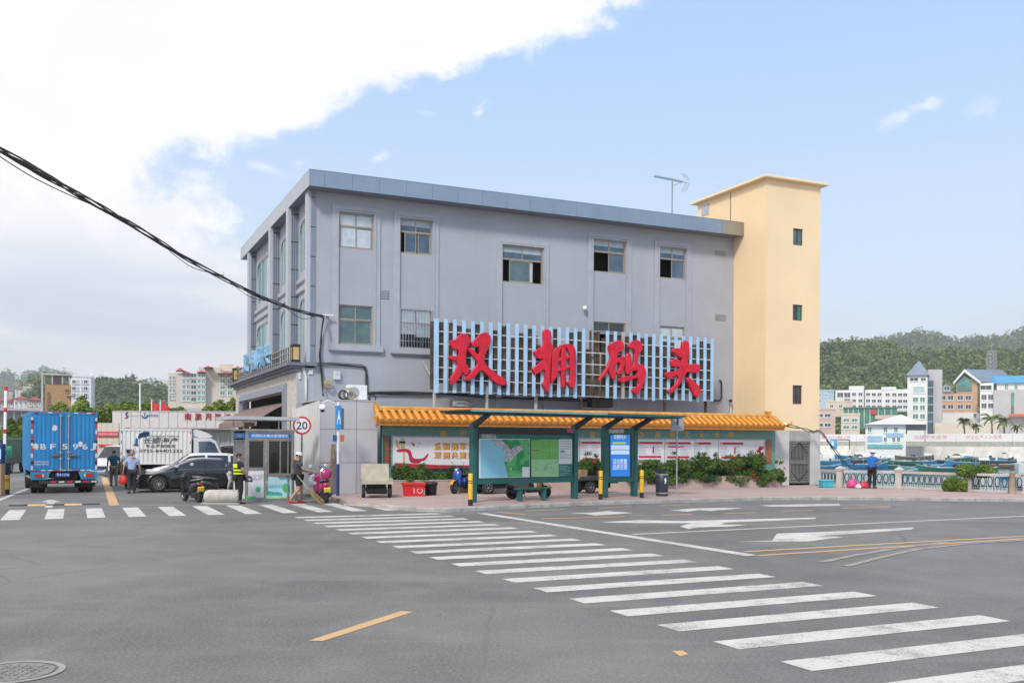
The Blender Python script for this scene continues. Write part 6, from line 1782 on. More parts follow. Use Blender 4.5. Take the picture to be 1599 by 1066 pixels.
for s in (-1, 1):
 d0, d1 = (sl + .10, sm - .006) if s < 0 else (sm + .006, sr_ - .10)
 q = MB(); q.box(d0, d1, T0 + .01, T0 + .05, zb_ + .07, zt_ - .13)
 for k in range(7):
  x = d0 + (d1 - d0) * (k + .5) / 7
  q.prism([(x - .055, 0), (x - .03, -.012), (x + .03, -.012), (x + .055, 0)], zb_ + .12, zt_ - .18, lambda a, b, h: (a, T0 + .0095 + b, h))
 dr = q.build('rear_door', P_BLUE, tk)
 xr_ = sm + s * .145
 q = MB(); q.tube([(xr_, T0 - .04, zb_ - .02), (xr_, T0 - .04, zt_ - .08)], .022, 7); q.build('lock_rod', M_GALV, dr)
 zh = TF.px(100, 710.5, T0)[1]
 q = MB(); q.bar((xr_, T0 - .07, zh), (xr_ + s * .36, T0 - .06, zh), .05, .05); q.box(xr_ + s * .16 - .04, xr_ + s * .16 + .04, T0 - .06, T0 - .0, zh - .06, zh + .05); q.build('door_handle', mat('rusty_handle', (0.26, 0.19, 0.11), .6, .4, var=.3), dr)
 for zz in (zb_ + .06, zb_ + .5, zh + .12, zt_ - .16): q = MB(); q.box(xr_ - .06, xr_ + .06, T0 - .05, T0 - .012, zz - .03, zz + .03); q.build('rod_bracket', M_GALV, dr)
 xe = sl + .05 if s < 0 else sr_ - .05
 for zz in (zb_ + .35, (zb_ + zt_) / 2, zt_ - .4): q = MB(); q.box(xe - .05, xe + .05, T0 - .03, T0 - .003, zz - .05, zz + .05); q.build('hinge', M_CHAR, dr)
 n_ = 9
 for k in range(n_):
  z0 = zb_ + .05 + (zt_ - zb_ - .2) * k / n_; q = MB(); q.box(xe - .035, xe + .035, T0 - .006, T0 - .001, z0, z0 + (zt_ - zb_) / n_ * .62); q.build('reflector_tape', M_RTAPE if k % 2 else M_WTAPE, tk)
 w0, w1 = (sl, sl + .72) if s < 0 else (sr_ - .72, sr_)
 q = MB(); q.prism([(w0, zb_ - .02), (w1, zb_ - .02), (w1 - (.12 if s < 0 else 0), zb_ - .34), (w0 + (.0 if s < 0 else .12), zb_ - .34)] , T0 + .02, T0 + .08, lambda a, b, h: (a, h, b)); q.build('lamp_panel', mat('lamp_panel_blue', (0.02, 0.24, 0.42), .45), tk)
 xl0 = w0 + (.14 if s < 0 else .18)
 q = MB(); q.box(xl0, xl0 + .40, T0 - .01, T0 + .019, zb_ - .25, zb_ - .11); lm = q.build('tail_lamp', M_TL, tk)
 q = MB(); q.box(xl0 + (.28 if s < 0 else .04), xl0 + (.34 if s < 0 else .10), T0 - .014, T0 - .0105, zb_ - .24, zb_ - .12); q.build('white_lens', M_HL, lm)
for k in range(9):
 x = sl + .14 + (sr_ - sl - .3) * k / 9; q = MB(); q.box(x, x + .17, T0 - .005, T0 - .001, zb_ - .0 + .006, zb_ + .05); q.build('reflector_tape', (M_RTAPE, M_WTAPE, M_WTAPE)[k % 3], tk)
 if k in (1, 2, 3, 6, 7, 8): q = MB(); q.box(x, x + .15, T0 - .005, T0 - .001, zt_ - .06, zt_ - .02); q.build('reflector_tape', (M_WTAPE, M_RTAPE)[k % 2], tk)
for x in (sl + .18, sr_ - .18): q = MB(); q.smooth = True; q.ell((x, T0 - .01, zt_ - .05), .08, .03, .045, 10, 6); q.build('marker_lamp', M_TL, tk)
M_WL = mat('white_door_paint', (0.66, 0.70, 0.74), .5, var=.15, scale=8)
for ch, px in zip('粤BF596J', (56, 68, 83.2, 101.7, 118.5, 133.3, 145.8)):
 s_, z_ = TF.px(px, 697, T0); text('door_number', ch, .27 if ch != '粤' else .25, M_WL, tk, (s_, T0 - .008, z_), (1, 0, 0), (0, 0, 1), width=.2 if ch != '粤' else None, bold=.006)
for px, py, r in ((86, 668.5, .10), (126, 693.5, .09), (56.5, 696, .08)): s_, z_ = TF.px(px, py, T0); q = MB(); q.prism(chaikin([(s_ - r, z_ - r), (s_ + r, z_ - r), (s_ + r * .9, z_ + r), (s_, z_ + r * 1.4), (s_ - r * .8, z_ + r)], 2), T0 - .010, T0 - .006, lambda a, b, h: (a, h, b)); q.build('worn_sticker', mat('worn_sticker', (0.62, 0.61, 0.58), .6, var=.15), tk)
s_, z_ = TF.px(65.5, 722.5, T0)
for dz, bd in ((.05, '深圳市货运物流'), (-.05, '限载自重核定')): text('small_lettering', bd, .075, M_WL, tk, (s_, T0 - .008, z_ + dz), (1, 0, 0), (0, 0, 1), width=.52)
q = MB(); s_, z_ = TF.px(98.5, 741, T0); q.box(s_ - .26, s_ + .26, T0 + .03, T0 + .05, z_ - .085, z_ + .085); pq = q.build('number_plate', mat('plate_deep_blue', (0.02, 0.05, 0.30), .4), tk); text('plate_number', '粤B·F596J', .12, M_WL, pq, (s_, T0 + .026, z_), (1, 0, 0), (0, 0, 1), width=.45)
zbar = TF.px(100, 752, T0)[1]
q = MB(); q.box(sl + .30, sr_ + .02, T0 + .02, T0 + .12, zbar - .07, zbar + .06); bb = q.build('rear_bumper', M_CHAR, tk)
for k in range(6): x = sl + .72 + k * .3; q = MB(); q.box(x, x + .2, T0 + .012, T0 + .019, zbar - .03, zbar + .03); q.build('reflector_tape', M_RTAPE if k in (0, 2, 4) else M_WTAPE, bb)
q = MB(); q.box(sl + .75, sl + .85, T0 + .1, T0 + TL + 1.2, zb_ - .30, zb_ - .02); q.box(sr_ - .85, sr_ - .75, T0 + .1, T0 + TL + 1.2, zb_ - .30, zb_ - .02); q.box(sl + .3, sr_ - .3, T0 + .9, T0 + 1.0, .35, .55); q.box(sl + .86, sr_ - .86, T0 + .15, T0 + .22, zb_ - .5, zb_ - .05); ch_ = q.build('chassis', M_UND, tk)
for s in (-1, 1):
 for k, dx in enumerate((.20, .47)):
  cx = (sl + dx) if s < 0 else (sr_ - dx)
  q = MB(); q.smooth = True; q.lathe([(.20, -.12), (.37, -.12), (.40, -.08), (.40, .08), (.37, .12), (.20, .12), (.15, .05), (0, .05)], 24, (cx, .55, .40), 'X', caps=False); q.build('rear_wheel', M_RUB, tk)
 cx = (sl + .22) if s < 0 else (sr_ - .22)
 q = MB(); q.smooth = True; q.lathe([(.20, -.12), (.37, -.12), (.40, -.08), (.40, .08), (.37, .12), (.20, .12), (0, .1)], 24, (cx, 4.6, .40), 'X', caps=False); q.build('front_wheel', M_RUB, tk)
 q = MB(); q.box(cx - .16, cx + .40 * (1 if s < 0 else -1), T0 + .14, T0 + .17, .25, .72) if s < 0 else q.box(cx - .40, cx + .16, T0 + .14, T0 + .17, .25, .72); q.build('mud_flap', M_RUB, tk)
q = MB(); q.box(sl + .1, sr_ - .1, T0 + TL + .05, T0 + TL + 1.5, .5, 2.3); q.build('cab', P_BLUE, tk)
for zz in (.62, .95): q = MB(); q.bar((sl + .05, T0 + .8, zz), (sl + .05, T0 + 3.2, zz), .05, .06); q.build('side_guard', mat('rusty_guard', (0.40, 0.26, 0.15), .7, var=.3), tk)
p0 = at(189, 666, 47.5); p1 = at(299, 671, 48.6)
wt_ = thing('box_truck', 'white box truck parked side-on with a dark whale logo and seafood lettering', 'truck', (p0.x, p0.y, 0), head_of(p1.x - p0.x, p1.y - p0.y))
WF = Frame((p0.x, p0.y), head_of(p1.x - p0.x, p1.y - p0.y))
LB = (Vector((p1.x, p1.y)) - Vector((p0.x, p0.y))).length
zT = (p0.z + p1.z) / 2 - .02; zB = .95
P_TWH = mat('white_truck_panel', (0.78, 0.77, 0.75), .45, var=.03, streak=.08, dirtcol=(0.55, 0.50, 0.45))
q = MB(); q.box(0, LB, .03, 1.95, zB, zT); q.build('cargo_box', P_TWH, wt_)
q = MB(); k = 0; x = .12
while x < LB - .2: q.prism([(x, 0), (x + .03, -.03), (x + .11, -.03), (x + .14, 0)], zB + .08, zT - .1, lambda a, b, h: (a, .031 + b, h)); x += .205
q.build('side_corrugation', P_TWH, wt_)['kind'] = 'stuff'
q = MB(); q.box(-.02, .08, -.01, .03, zB, zT); q.box(LB - .08, LB + .02, -.01, .03, zB, zT); q.box(.08, LB - .08, -.01, .03, zT - .10, zT); q.box(.08, LB - .08, -.01, .03, zB, zB + .08); q.build('side_frame', P_TWH, wt_)
for x in (.03, LB - .04):
 for zz in (zT - .25, zT - .75, zT - 1.3): q = MB(); q.box(x - .02, x + .02, -.016, -.0105, zz, zz + .14); q.build('reflector_tape', M_RTAPE, wt_)
for x in (.3, LB - .3): q = MB(); q.cbox(x - .1, x + .1, .02, .12, zT + .002, zT + .05, .01); q.build('marker_lamp', M_TL, wt_)
M_NVY = mat('navy_print', (0.015, 0.03, 0.09), .5); M_NVB = mat('blue_print', (0.02, 0.10, 0.28), .5); M_INKD = mat('dark_print', (0.05, 0.05, 0.055), .5)
OR, SC = (150, 660), 7.268
def wpoly2(pts, m, nm, k=1, off=.0):
 q = MB(); p = chaikin([WF.px(OR[0] + x / SC, OR[1] + y / SC, -.01) for x, y in pts], k); q.prism(p, -.012 - off, -.009 - off, lambda a, b, h: (a, h, b)); q.build(nm, m, wt_)
wpoly2([(478, 185), (480, 150), (500, 118), (545, 100), (612, 98), (608, 130), (585, 155), (540, 160), (505, 165)], M_NVY, 'whale_logo', 2)
wpoly2([(478, 180), (462, 165), (448, 195), (455, 235), (400, 258), (445, 250), (490, 272), (475, 230)], M_NVB, 'whale_tail', 1, .002)
def wtext(body, px, py, hgt, width_px, m, shear=0.0):
 s, z = WF.px(OR[0] + px / SC, OR[1] + py / SC, -.01); w = width_px / SC * (WF.w(s, 0).y / 1500) / (.62 + .78 * .37)
 text('side_lettering', body, hgt, m, wt_, (s, -.012, z), (1, 0, 0), (0, 0, 1), width=w, bold=.01, shear=shear)
wtext('Changshun Seafood', 775, 150, .10, 290, M_INKD)
wtext('长顺海产', 740, 200, .30, 335, M_INKD, .15)
wtext('专业海鲜物流', 735, 262, .16, 290, M_INKD, .15)
wtext('TEL: 0755-84401222', 660, 316, .18, 555, M_INKD)
cx0 = LB + .10
cabp = [(cx0 + .02, .62), (cx0 + .02, 2.30), (cx0 + .85, 2.28), (cx0 + 1.12, 2.12), (cx0 + 1.45, 1.38), (cx0 + 1.52, 1.05), (cx0 + 1.52, .55)]
q = MB(); q.prism(cabp, .08, 1.85, lambda a, b, h: (a, h, b), bev=.0); cb_ = q.build('cab', P_WHT, wt_)
q = MB(); q.prism(chaikin([(cx0 + .02, 2.30), (cx0 - .0, 2.72), (cx0 + .25, 2.70), (cx0 + .70, 2.55), (cx0 + 1.05, 2.31)], 1), .15, 1.8, lambda a, b, h: (a, h, b)); q.build('roof_fairing', P_WHT, cb_)
q = MB(); q.prism([(cx0 + .28, 1.42), (cx0 + .26, 2.10), (cx0 + .82, 2.12), (cx0 + 1.05, 2.0), (cx0 + 1.30, 1.42)], .07, .079, lambda a, b, h: (a, h, b)); q.build('side_window', M_GLASSB, cb_)
q = MB(); q.prism([(cx0 + 1.14, 2.11), (cx0 + 1.455, 1.40), (cx0 + 1.475, 1.405), (cx0 + 1.16, 2.13)], .2, 1.7, lambda a, b, h: (a, h, b)); q.build('windscreen', M_CGL, cb_)
q = MB(); q.box(cx0 + 1.38, cx0 + 1.50, -.10, .04, 1.45, 1.85); q.build('mirror', M_BLACK, cb_)
q = MB(); q.box(LB + .02, LB + .11, .2, 1.8, .9, 2.2); q.build('cab_gap', mat('cab_blue_gap', (0.03, 0.10, 0.16), .6), wt_)
q = MB(); q.box(.0, LB + 1.4, .5, 1.5, .6, .93); q.build('chassis', M_UND, wt_)
for x in (.9, LB + .75):
 for y in (.12, 1.78): wheel(wt_, (x, y, .40), .40, .24, -1 if y < 1 else 1, 6)
lp = at(17, 729, 62)
gl_ = thing('lorry', 'dark flatbed lorry loaded with green drums at the far left behind the barrier', 'lorry', (lp.x - .6, lp.y, 0), head_of(-.2, 1))
q = MB(); q.box(-1.6, 1.4, -.9, .9, .65, 1.0); q.build('flatbed', M_CHAR, gl_)
q = MB(); q.cbox(1.45, 2.8, -.9, .9, .6, 2.3, .12); q.build('cab', mat('dull_green_cab', (0.03, 0.06, 0.05), .5), gl_)
for x in (-.9, 1.9):
 for y in (-.75, .75): wheel(gl_, (x, y, .42), .42, .25, 1 if y > 0 else -1, 6)
for (x, y) in ((-1.1, -.45), (-1.1, .45), (-.3, -.45), (-.3, .45)): q = MB(); q.smooth = True; q.lathe([(.24, 0), (.26, .35), (.24, .75), (0, .75)], 14, (x, y, 1.002), caps=False); q.build('drum', mat('drum_green', (0.02, 0.34, 0.20), .5, var=.2), gl_)
def scooter(label, loc, head, body, seatm=None, z=0.0, box=None, shield=None, fender=None, plate=True, lean=0.0, name='scooter', group=None, mirrors=True):
 o = thing(name, label, 'scooter', (loc[0], loc[1], z), head, group)
 o.rotation_euler = (lean, 0, head)
 shield = shield or body; fender = fender or body
 xr, xf, wr = -.62, .62, .235
 for x in (xr, xf): wheel(o, (x, 0, wr), wr, .11, 1, 5, M_RIM)
 q = MB(); q.smooth = True
 rings = []
 for (x, w, z0, z1) in ((-.86, .07, .58, .72), (-.78, .13, .50, .74), (-.55, .17, .40, .74), (-.25, .17, .30, .72), (-.05, .13, .26, .60), (.02, .10, .26, .42)):
  c = (z0 + z1) / 2; h = (z1 - z0) / 2
  rings.append([Vector((x, w * math.cos(t_), c + h * math.sin(t_))) for t_ in [2 * math.pi * k / 14 for k in range(14)]])
 q.loft(rings); q.build('rear_body', body, o)
 q = MB(); q.smooth = True
 rings = []
 for (x, w, z0, z1) in ((-.84, .08, .72, .79), (-.7, .15, .72, .82), (-.35, .16, .70, .80), (-.05, .12, .69, .75), (.0, .06, .69, .73)):
  c = (z0 + z1) / 2; h = (z1 - z0) / 2
  rings.append([Vector((x, w * math.cos(t_), c + h * math.sin(t_))) for t_ in [2 * math.pi * k / 12 for k in range(12)]])
 q.loft(rings); q.build('seat', seatm or M_BLACK, o)
 q = MB(); q.cbox(-.10, .40, -.15, .15, .24, .32, .02); q.build('footboard', M_BLACK, o)
 q = MB(); q.smooth = True
 rings = []
 for (zz, x, w, t_) in ((.26, .36, .14, .04), (.45, .40, .20, .05), (.68, .46, .21, .06), (.86, .42, .17, .07), (.95, .38, .09, .06)):
  rings.append([Vector((x - t_, -w * .6, zz)), Vector((x - t_ * .6, -w, zz)), Vector((x + t_ * .6, -w * .7, zz)), Vector((x + t_, 0, zz)), Vector((x + t_ * .6, w * .7, zz)), Vector((x - t_ * .6, w, zz)), Vector((x - t_, w * .6, zz))])
 q.loft(rings); q.build('front_shield', shield, o)
 q = MB(); q.smooth = True
 q.loft([[Vector((xf + .29 * math.cos(a), -.07, wr + .29 * math.sin(a))), Vector((xf + .31 * math.cos(a), 0, wr + .31 * math.sin(a))), Vector((xf + .29 * math.cos(a), .07, wr + .29 * math.sin(a)))] for a in [R(25 + 14 * k) for k in range(11)]], closed=False, cap=False); q.build('front_fender', fender, o)
 q = MB()
 for s in (-1, 1): q.bar((xf, s * .07, wr), (.42, s * .05, .75), .035, .035)
 q.tube([(.46, 0, .6), (.38, 0, 1.0)], .03, 8); q.build('fork', M_CHAR, o)
 q = MB(); q.tube([(.28, -.34, 1.0), (.36, -.2, 1.01), (.38, 0, .99), (.36, .2, 1.01), (.28, .34, 1.0)], .017, 8); hb = q.build('handlebar', M_CHAR, o)
 for s in (-1, 1): q = MB(); q.tube([(.30, s * .24, 1.005), (.26, s * .37, 1.0)], .022, 8); q.build('grip', M_RUB, hb)
 q = MB(); q.smooth = True; q.ell((.42, 0, .93), .09, .13, .09, 12, 8); q.build('headlight_cowl', shield, o)
 q = MB(); q.smooth = True; q.ell((.475, 0, .92), .045, .08, .055, 10, 6); q.build('headlight', M_HL, o)
 if mirrors:
  for s in (-1, 1):
   q = MB(); q.tube([(.33, s * .18, 1.0), (.36, s * .26, 1.22)], .009, 5); mm = q.build('mirror', M_CHAR, o)
   q = MB(); q.smooth = True; q.ell((.36, s * .27, 1.27), .015, .075, .06, 10, 8); q.build('mirror_glass', M_HL, mm)
 q = MB(); q.smooth = True; q.ell((-.86, 0, .645), .035, .085, .045, 10, 6); q.build('tail_light', M_TL, o)
 q = MB(); q.bar((-.80, 0, .52), (-.90, 0, .38), .16, .02, (1, 0, 0)); q.build('rear_fender', M_BLACK, o)
 if plate: q = MB(); q.obox((-.905, 0, .475), (.012, 0, .02), (0, .11, 0), (-.022, 0, .068)); q.build('number_plate', M_PLY, o)
 q = MB(); q.cbox(-.66, -.20, -.12, .12, .16, .36, .03); q.build('engine', M_CHAR, o)
 q = MB(); q.tube([(-.3, -.13, .25), (-.6, -.15, .26), (-.88, -.15, .32)], [.03, .05, .055], 8); q.build('exhaust', M_CHAR, o)
 q = MB()
 for s in (-1, 1): q.tube([(-.5, s * .14, .77), (-.86, s * .11, .82), (-.92, 0, .82)], .012, 5)
 q.build('grab_rail', M_CHR, o)['kind'] = 'stuff'
 q = MB(); q.tube([(-.12, .10, .24), (-.05, .26, .01)], .012, 5); q.build('side_stand', M_CHAR, o)
 if box is not None:
  q = MB(); q.smooth = True; q.lathe([(.0, -.18), (.12, -.17), (.19, -.08), (.205, 0), (.19, .08), (.12, .17), (0, .18)], 18, (-.80, 0, 1.02), 'X', caps=False); q.build('top_box', box, o)
  q = MB(); q.lathe([(.196, -.10), (.212, -.09), (.212, -.05), (.2, -.04)], 18, (-.80, 0, 1.02), 'X', caps=False); q.build('box_rim', M_CHR, o)
 return o
P_SBLK = mat('scooter_black', (0.02, 0.02, 0.022), .25, coat=.5); P_SWHT = mat('scooter_white', (0.66, 0.66, 0.66), .3, coat=.5)
P_MAG = mat('scooter_magenta', (0.42, 0.012, 0.11), .25, coat=.7, var=.06); P_SBLU = mat('scooter_blue', (0.02, 0.09, 0.42), .3, coat=.5, var=.08)
P_YEL = mat('bike_yellow', (0.66, 0.36, 0.02), .4, var=.08); P_GRY = mat('scooter_grey', (0.25, 0.26, 0.28), .35, coat=.4)
def aim(px, py, z, off):                  
 x, y = G(px, py, z)
 return (x, y), math.atan2(y, x) + R(off)
(p, h) = aim(310, 784, 0, 22); d = Vector((math.cos(h), math.sin(h))); p = Vector(p) + d * .55
scooter('glossy black scooter with yellow plate parked in front of the black sedan', p, h, P_SBLK, lean=R(-6))
(p, h) = aim(337, 780, 0, 62); p = Vector(p)
scooter('white fronted scooter parked between the black scooter and the stone roller', p + Vector((-.2, 1.0)), h - math.pi * .9, P_SBLK, shield=P_SWHT, fender=P_SWHT, plate=False, lean=R(8))
(p, h) = aim(510, 785.5, 0, 12); d = Vector((math.cos(h), math.sin(h))); p = Vector(p) + d * .62
scooter('magenta scooter with round top box and yellow plate beside the man in a cap', p, h, P_MAG, box=P_MAG, lean=R(-4))
x, y = G(722, 770, KH); scooter('blue and yellow scooter parked against the planter, behind the left shelter post', (x, y + .3), R(-118), P_SBLU, z=KH, shield=P_SBLU, fender=P_YEL, plate=False)
(p0_, p1_) = (Vector(G(794, 778.5, KH)), Vector(G(857, 777.5, KH))); m_ = (p0_ + p1_) / 2; dd = p1_ - p0_
scooter('grey electric scooter with yellow front standing behind the map board', m_, math.atan2(dd.y, dd.x), P_GRY, z=KH, shield=P_YEL, fender=P_YEL, plate=False, lean=R(4))
def trike(label, loc, head, bedm, z, board=.6, drive=True, L=1.5, Wb=1.06, bed_z=.52, name='cargo_tricycle'):
 o = thing(name, label, 'tricycle', (loc[0], loc[1], z), head)
 q = MB(); q.box(-L / 2, L / 2, -Wb / 2, Wb / 2, bed_z, bed_z + .05); q.build('bed_floor', bedm, o)
 for s in (-1, 1): q = MB(); q.box(-L / 2 + .05, L / 2, s * Wb / 2 - .015, s * Wb / 2 + .015, bed_z + .051, bed_z + .16); q.build('side_board', bedm, o)
 if board: q = MB(); q.obox((L / 2 - .02 + .06, 0, bed_z + .055 + board / 2), (.02, 0, 0), (0, Wb / 2 - .02, 0), (.06, 0, board / 2)); q.build('front_board', bedm, o)
 q = MB(); q.box(-L / 2 - .03, -L / 2 - .001, -Wb / 2 - .03, Wb / 2 + .03, bed_z - .02, bed_z + .07); q.build('bed_lip', bedm, o)
 q = MB(); q.box(-L / 2 + .1, L / 2 + .4, -.3, .3, bed_z - .14, bed_z - .003); q.box(-.45, -.1, -.36, .36, .14, .30); q.box(-L / 2 + .15, L / 2, -.34, .34, .2, bed_z - .141); q.build('chassis', M_UND, o)
 for s in (-1, 1): wheel(o, (-.25, s * (Wb / 2 - .06), .24), .24, .12, s, 6, M_GALV)
 if drive:
  wheel(o, (L / 2 + .95, 0, .24), .24, .10, 1, 6, M_GALV)
  q = MB(); q.tube([(L / 2 + .95, .06, .24), (L / 2 + .72, .05, .9)], .025, 6); q.tube([(L / 2 + .95, -.06, .24), (L / 2 + .72, -.05, .9)], .025, 6); q.tube([(L / 2, 0, .45), (L / 2 + .72, 0, .6)], .04, 6); q.build('front_fork', M_CHAR, o)['kind'] = 'stuff'
  q = MB(); q.tube([(L / 2 + .55, -.33, .98), (L / 2 + .70, 0, .95), (L / 2 + .55, .33, .98)], .018, 6); q.build('handlebar', M_CHAR, o)
  q = MB(); q.cbox(L / 2 + .12, L / 2 + .42, -.14, .14, .62, .72, .03); q.build('saddle', M_BLACK, o)
 return o
M_CREAM = mat('cream_sheet', (0.44, 0.40, 0.31), .6, var=.14, scale=3, dirt=.4, dirtcol=(0.26, 0.19, 0.12))
x, y = G(585, 777, KH)
trike('cargo tricycle with a cream tailboard bed parked before the panelled block', (x, y + .45), math.atan2(y, x) + R(4), M_CREAM, KH, board=.62, drive=False, L=1.25)
p0_, p1_ = Vector(G(752, 771, KH)), Vector(G(782, 770, KH)); dd = p1_ - p0_
trike('dark cargo tricycle mostly hidden behind the map board', p0_ + Vector((.3, .5)), R(24), M_CHAR, KH, board=0)
x, y = G(922, 770, KH)
ct = trike('dark flatbed tricycle seen between the shelter posts, carrying a wooden box', (x, y + .5), R(28), mat('dark_bed', (0.05, 0.05, 0.05), .7, var=.2), KH, board=0, L=1.6, drive=False)
bx0 = at(910, 731, y + .3)
wb = thing('wooden_box', 'small upright wooden box standing on the dark flatbed tricycle', 'box', (bx0.x, bx0.y + .1, KH + .571), R(24))
for k in range(4):
 for s in (-1, 1): q = MB(); q.box(-.15 + k * .075 + .002, -.075 + k * .075 - .002, s * .14 - .01, s * .14 + .01, 0, .36); q.build('plank', mat('raw_wood', (0.34, 0.22, 0.13), .8, var=.25, scale=5), wb)
for s in (-1, 1): q = MB(); q.box(s * .14 - .012, s * .14 + .012, -.128, .128, 0, .36); q.build('end_board', mat('raw_wood', (0, 0, 0)), wb)
q = MB(); q.box(-.125, .125, -.128, .128, .0, .02); q.build('bottom_board', mat('raw_wood', (0, 0, 0)), wb)
def bicycle(label, loc, head, paint, z):
 o = thing('bicycle', label, 'bicycle', (loc[0], loc[1], z), head)
 for x in (-.5, .5):
  q = MB(); q.lathe([(.29, -.02), (.32, -.02), (.325, 0), (.32, .02), (.29, .02), (.285, 0), (.29, -.02)], 24, (x, 0, .325), 'Y', caps=False); w = q.build('wheel', M_RUB, o)
  q = MB()
  for k in range(8): a = math.pi * k / 4; q.tube([(x, 0, .325), (x + .29 * math.cos(a), 0, .325 + .29 * math.sin(a))], .006, 3, caps=False)
  q.lathe([(.05, -.04), (.05, .04)], 8, (x, 0, .325), 'Y'); q.build('spokes', M_GALV, w)['kind'] = 'stuff'
  q = MB(); q.loft([[Vector((x + .35 * math.cos(a), -.03, .325 + .35 * math.sin(a))), Vector((x + .36 * math.cos(a), .03, .325 + .36 * math.sin(a)))] for a in [R(20 + 20 * k) for k in range(8)]], closed=False, cap=False); q.build('mudguard', paint, o)
 q = MB(); q.tube([(-.5, 0, .325), (-.05, 0, .30), (.38, 0, .72), (-.18, 0, .62), (-.05, 0, .30)], .028, 6); q.tube([(-.5, 0, .325), (-.18, 0, .62), (-.22, 0, .84)], .022, 6); q.tube([(.5, 0, .325), (.36, 0, .98)], .025, 6); q.build('frame', paint, o)['kind'] = 'stuff'
 q = MB(); q.tube([(.25, -.28, 1.02), (.37, 0, 1.0), (.25, .28, 1.02)], .016, 6); q.build('handlebar', M_BLACK, o)
 q = MB(); q.smooth = True; q.ell((-.22, 0, .87), .13, .08, .04, 10, 6); q.build('saddle', M_BLACK, o)
 q = MB(); q.cbox(.42, .66, -.17, .17, .70, .92, .02); q.build('basket', M_CHAR, o)
 return o
x, y = G(970, 764.5, KH); bicycle('yellow shared bicycle visible under the blue screen', (x, y + .3), R(20), P_YEL, KH)
x, y = G(1000, 763, KH); bicycle('second yellow bicycle, leaning behind the right shelter post', (x - .2, y + .2), R(200), P_YEL, KH)
x, y = G(645, 774.5, KH)
rc = thing('plastic_crate', 'bright red plastic crate with a white number ten, beside the black tub', 'crate', (x, y + .25, KH), R(10))
q = MB(); q.loft([[Vector((sx * w, sy * d, z)) for sx, sy in ((-1, -1), (1, -1), (1, 1), (-1, 1))] for w, d, z in ((.36, .23, 0), (.40, .26, .44))]); q.build('crate_body', mat('crate_red', (0.60, 0.015, 0.02), .45, var=.06), rc)
q = MB(); q.cbox(-.44, .44, -.30, .30, .40, .50, .012); q.build('crate_rim', mat('crate_red', (0, 0, 0)), rc)
q = MB(); q.tube([(.0, -.275, .30), (.01, -.265, .10)], .014, 5); q.build('painted_digit', M_WPAINT, rc)
q = MB(); q.tube([(.22 + .085 * math.sin(a) * 1.1, -.268 - .02 * math.cos(a), .20 + .085 * math.cos(a)) for a in [R(30 + 26 * k) for k in range(13)]], .014, 5); q.build('painted_digit', M_WPAINT, rc)
x, y = G(672, 773.5, KH)
bt_ = thing('black_tub', 'black round plastic tub next to the red crate', 'tub', (x, y + .3, KH))
q = MB(); q.smooth = True; q.lathe([(.21, 0), (.245, .40), (.26, .40), (.265, .44), (.25, .50), (.23, .50), (.22, .05), (0, .05)], 24, caps=False); q.build('tub_body', M_BLACK, bt_)
# ================================================================== people
M_SKIN = mat('skin', (0.42, 0.24, 0.16), .55, var=.05)
M_HAIR = mat('black_hair', (0.012, 0.010, 0.009), .7)
M_GHAIR = mat('grey_hair', (0.24, 0.225, 0.21), .7)
def skin_mesh(name, nodes, edges, root, m, sub=2):
 """nodes: {key: (co, (rx, ry))}; one continuous surface grown over the skeleton"""
 keys = list(nodes)
 ix = {k: i for i, k in enumerate(keys)}
 me = bpy.data.meshes.new('tmp')
 me.from_pydata([nodes[k][0] for k in keys], [(ix[a], ix[b]) for a, b in edges], [])
 o = bpy.data.objects.new('tmp', me)
 COL.objects.link(o)
 md = o.modifiers.new('skin', 'SKIN')
 md.use_smooth_shade = True
 md.branch_smoothing = .3
 for k in keys:
  sv = me.skin_vertices[0].data[ix[k]]
  r = nodes[k][1]
  sv.radius = r if isinstance(r, tuple) else (r, r)
  sv.use_root = (k == root)
 ss = o.modifiers.new('sub', 'SUBSURF')
 ss.levels = ss.render_levels = sub
 dg = bpy.context.evaluated_depsgraph_get()
 dg.update()
 out = bpy.data.meshes.new_from_object(o.evaluated_get(dg))
 bpy.data.objects.remove(o)
 out.name = name
 out.materials.clear()
 out.materials.append(m)
 return out
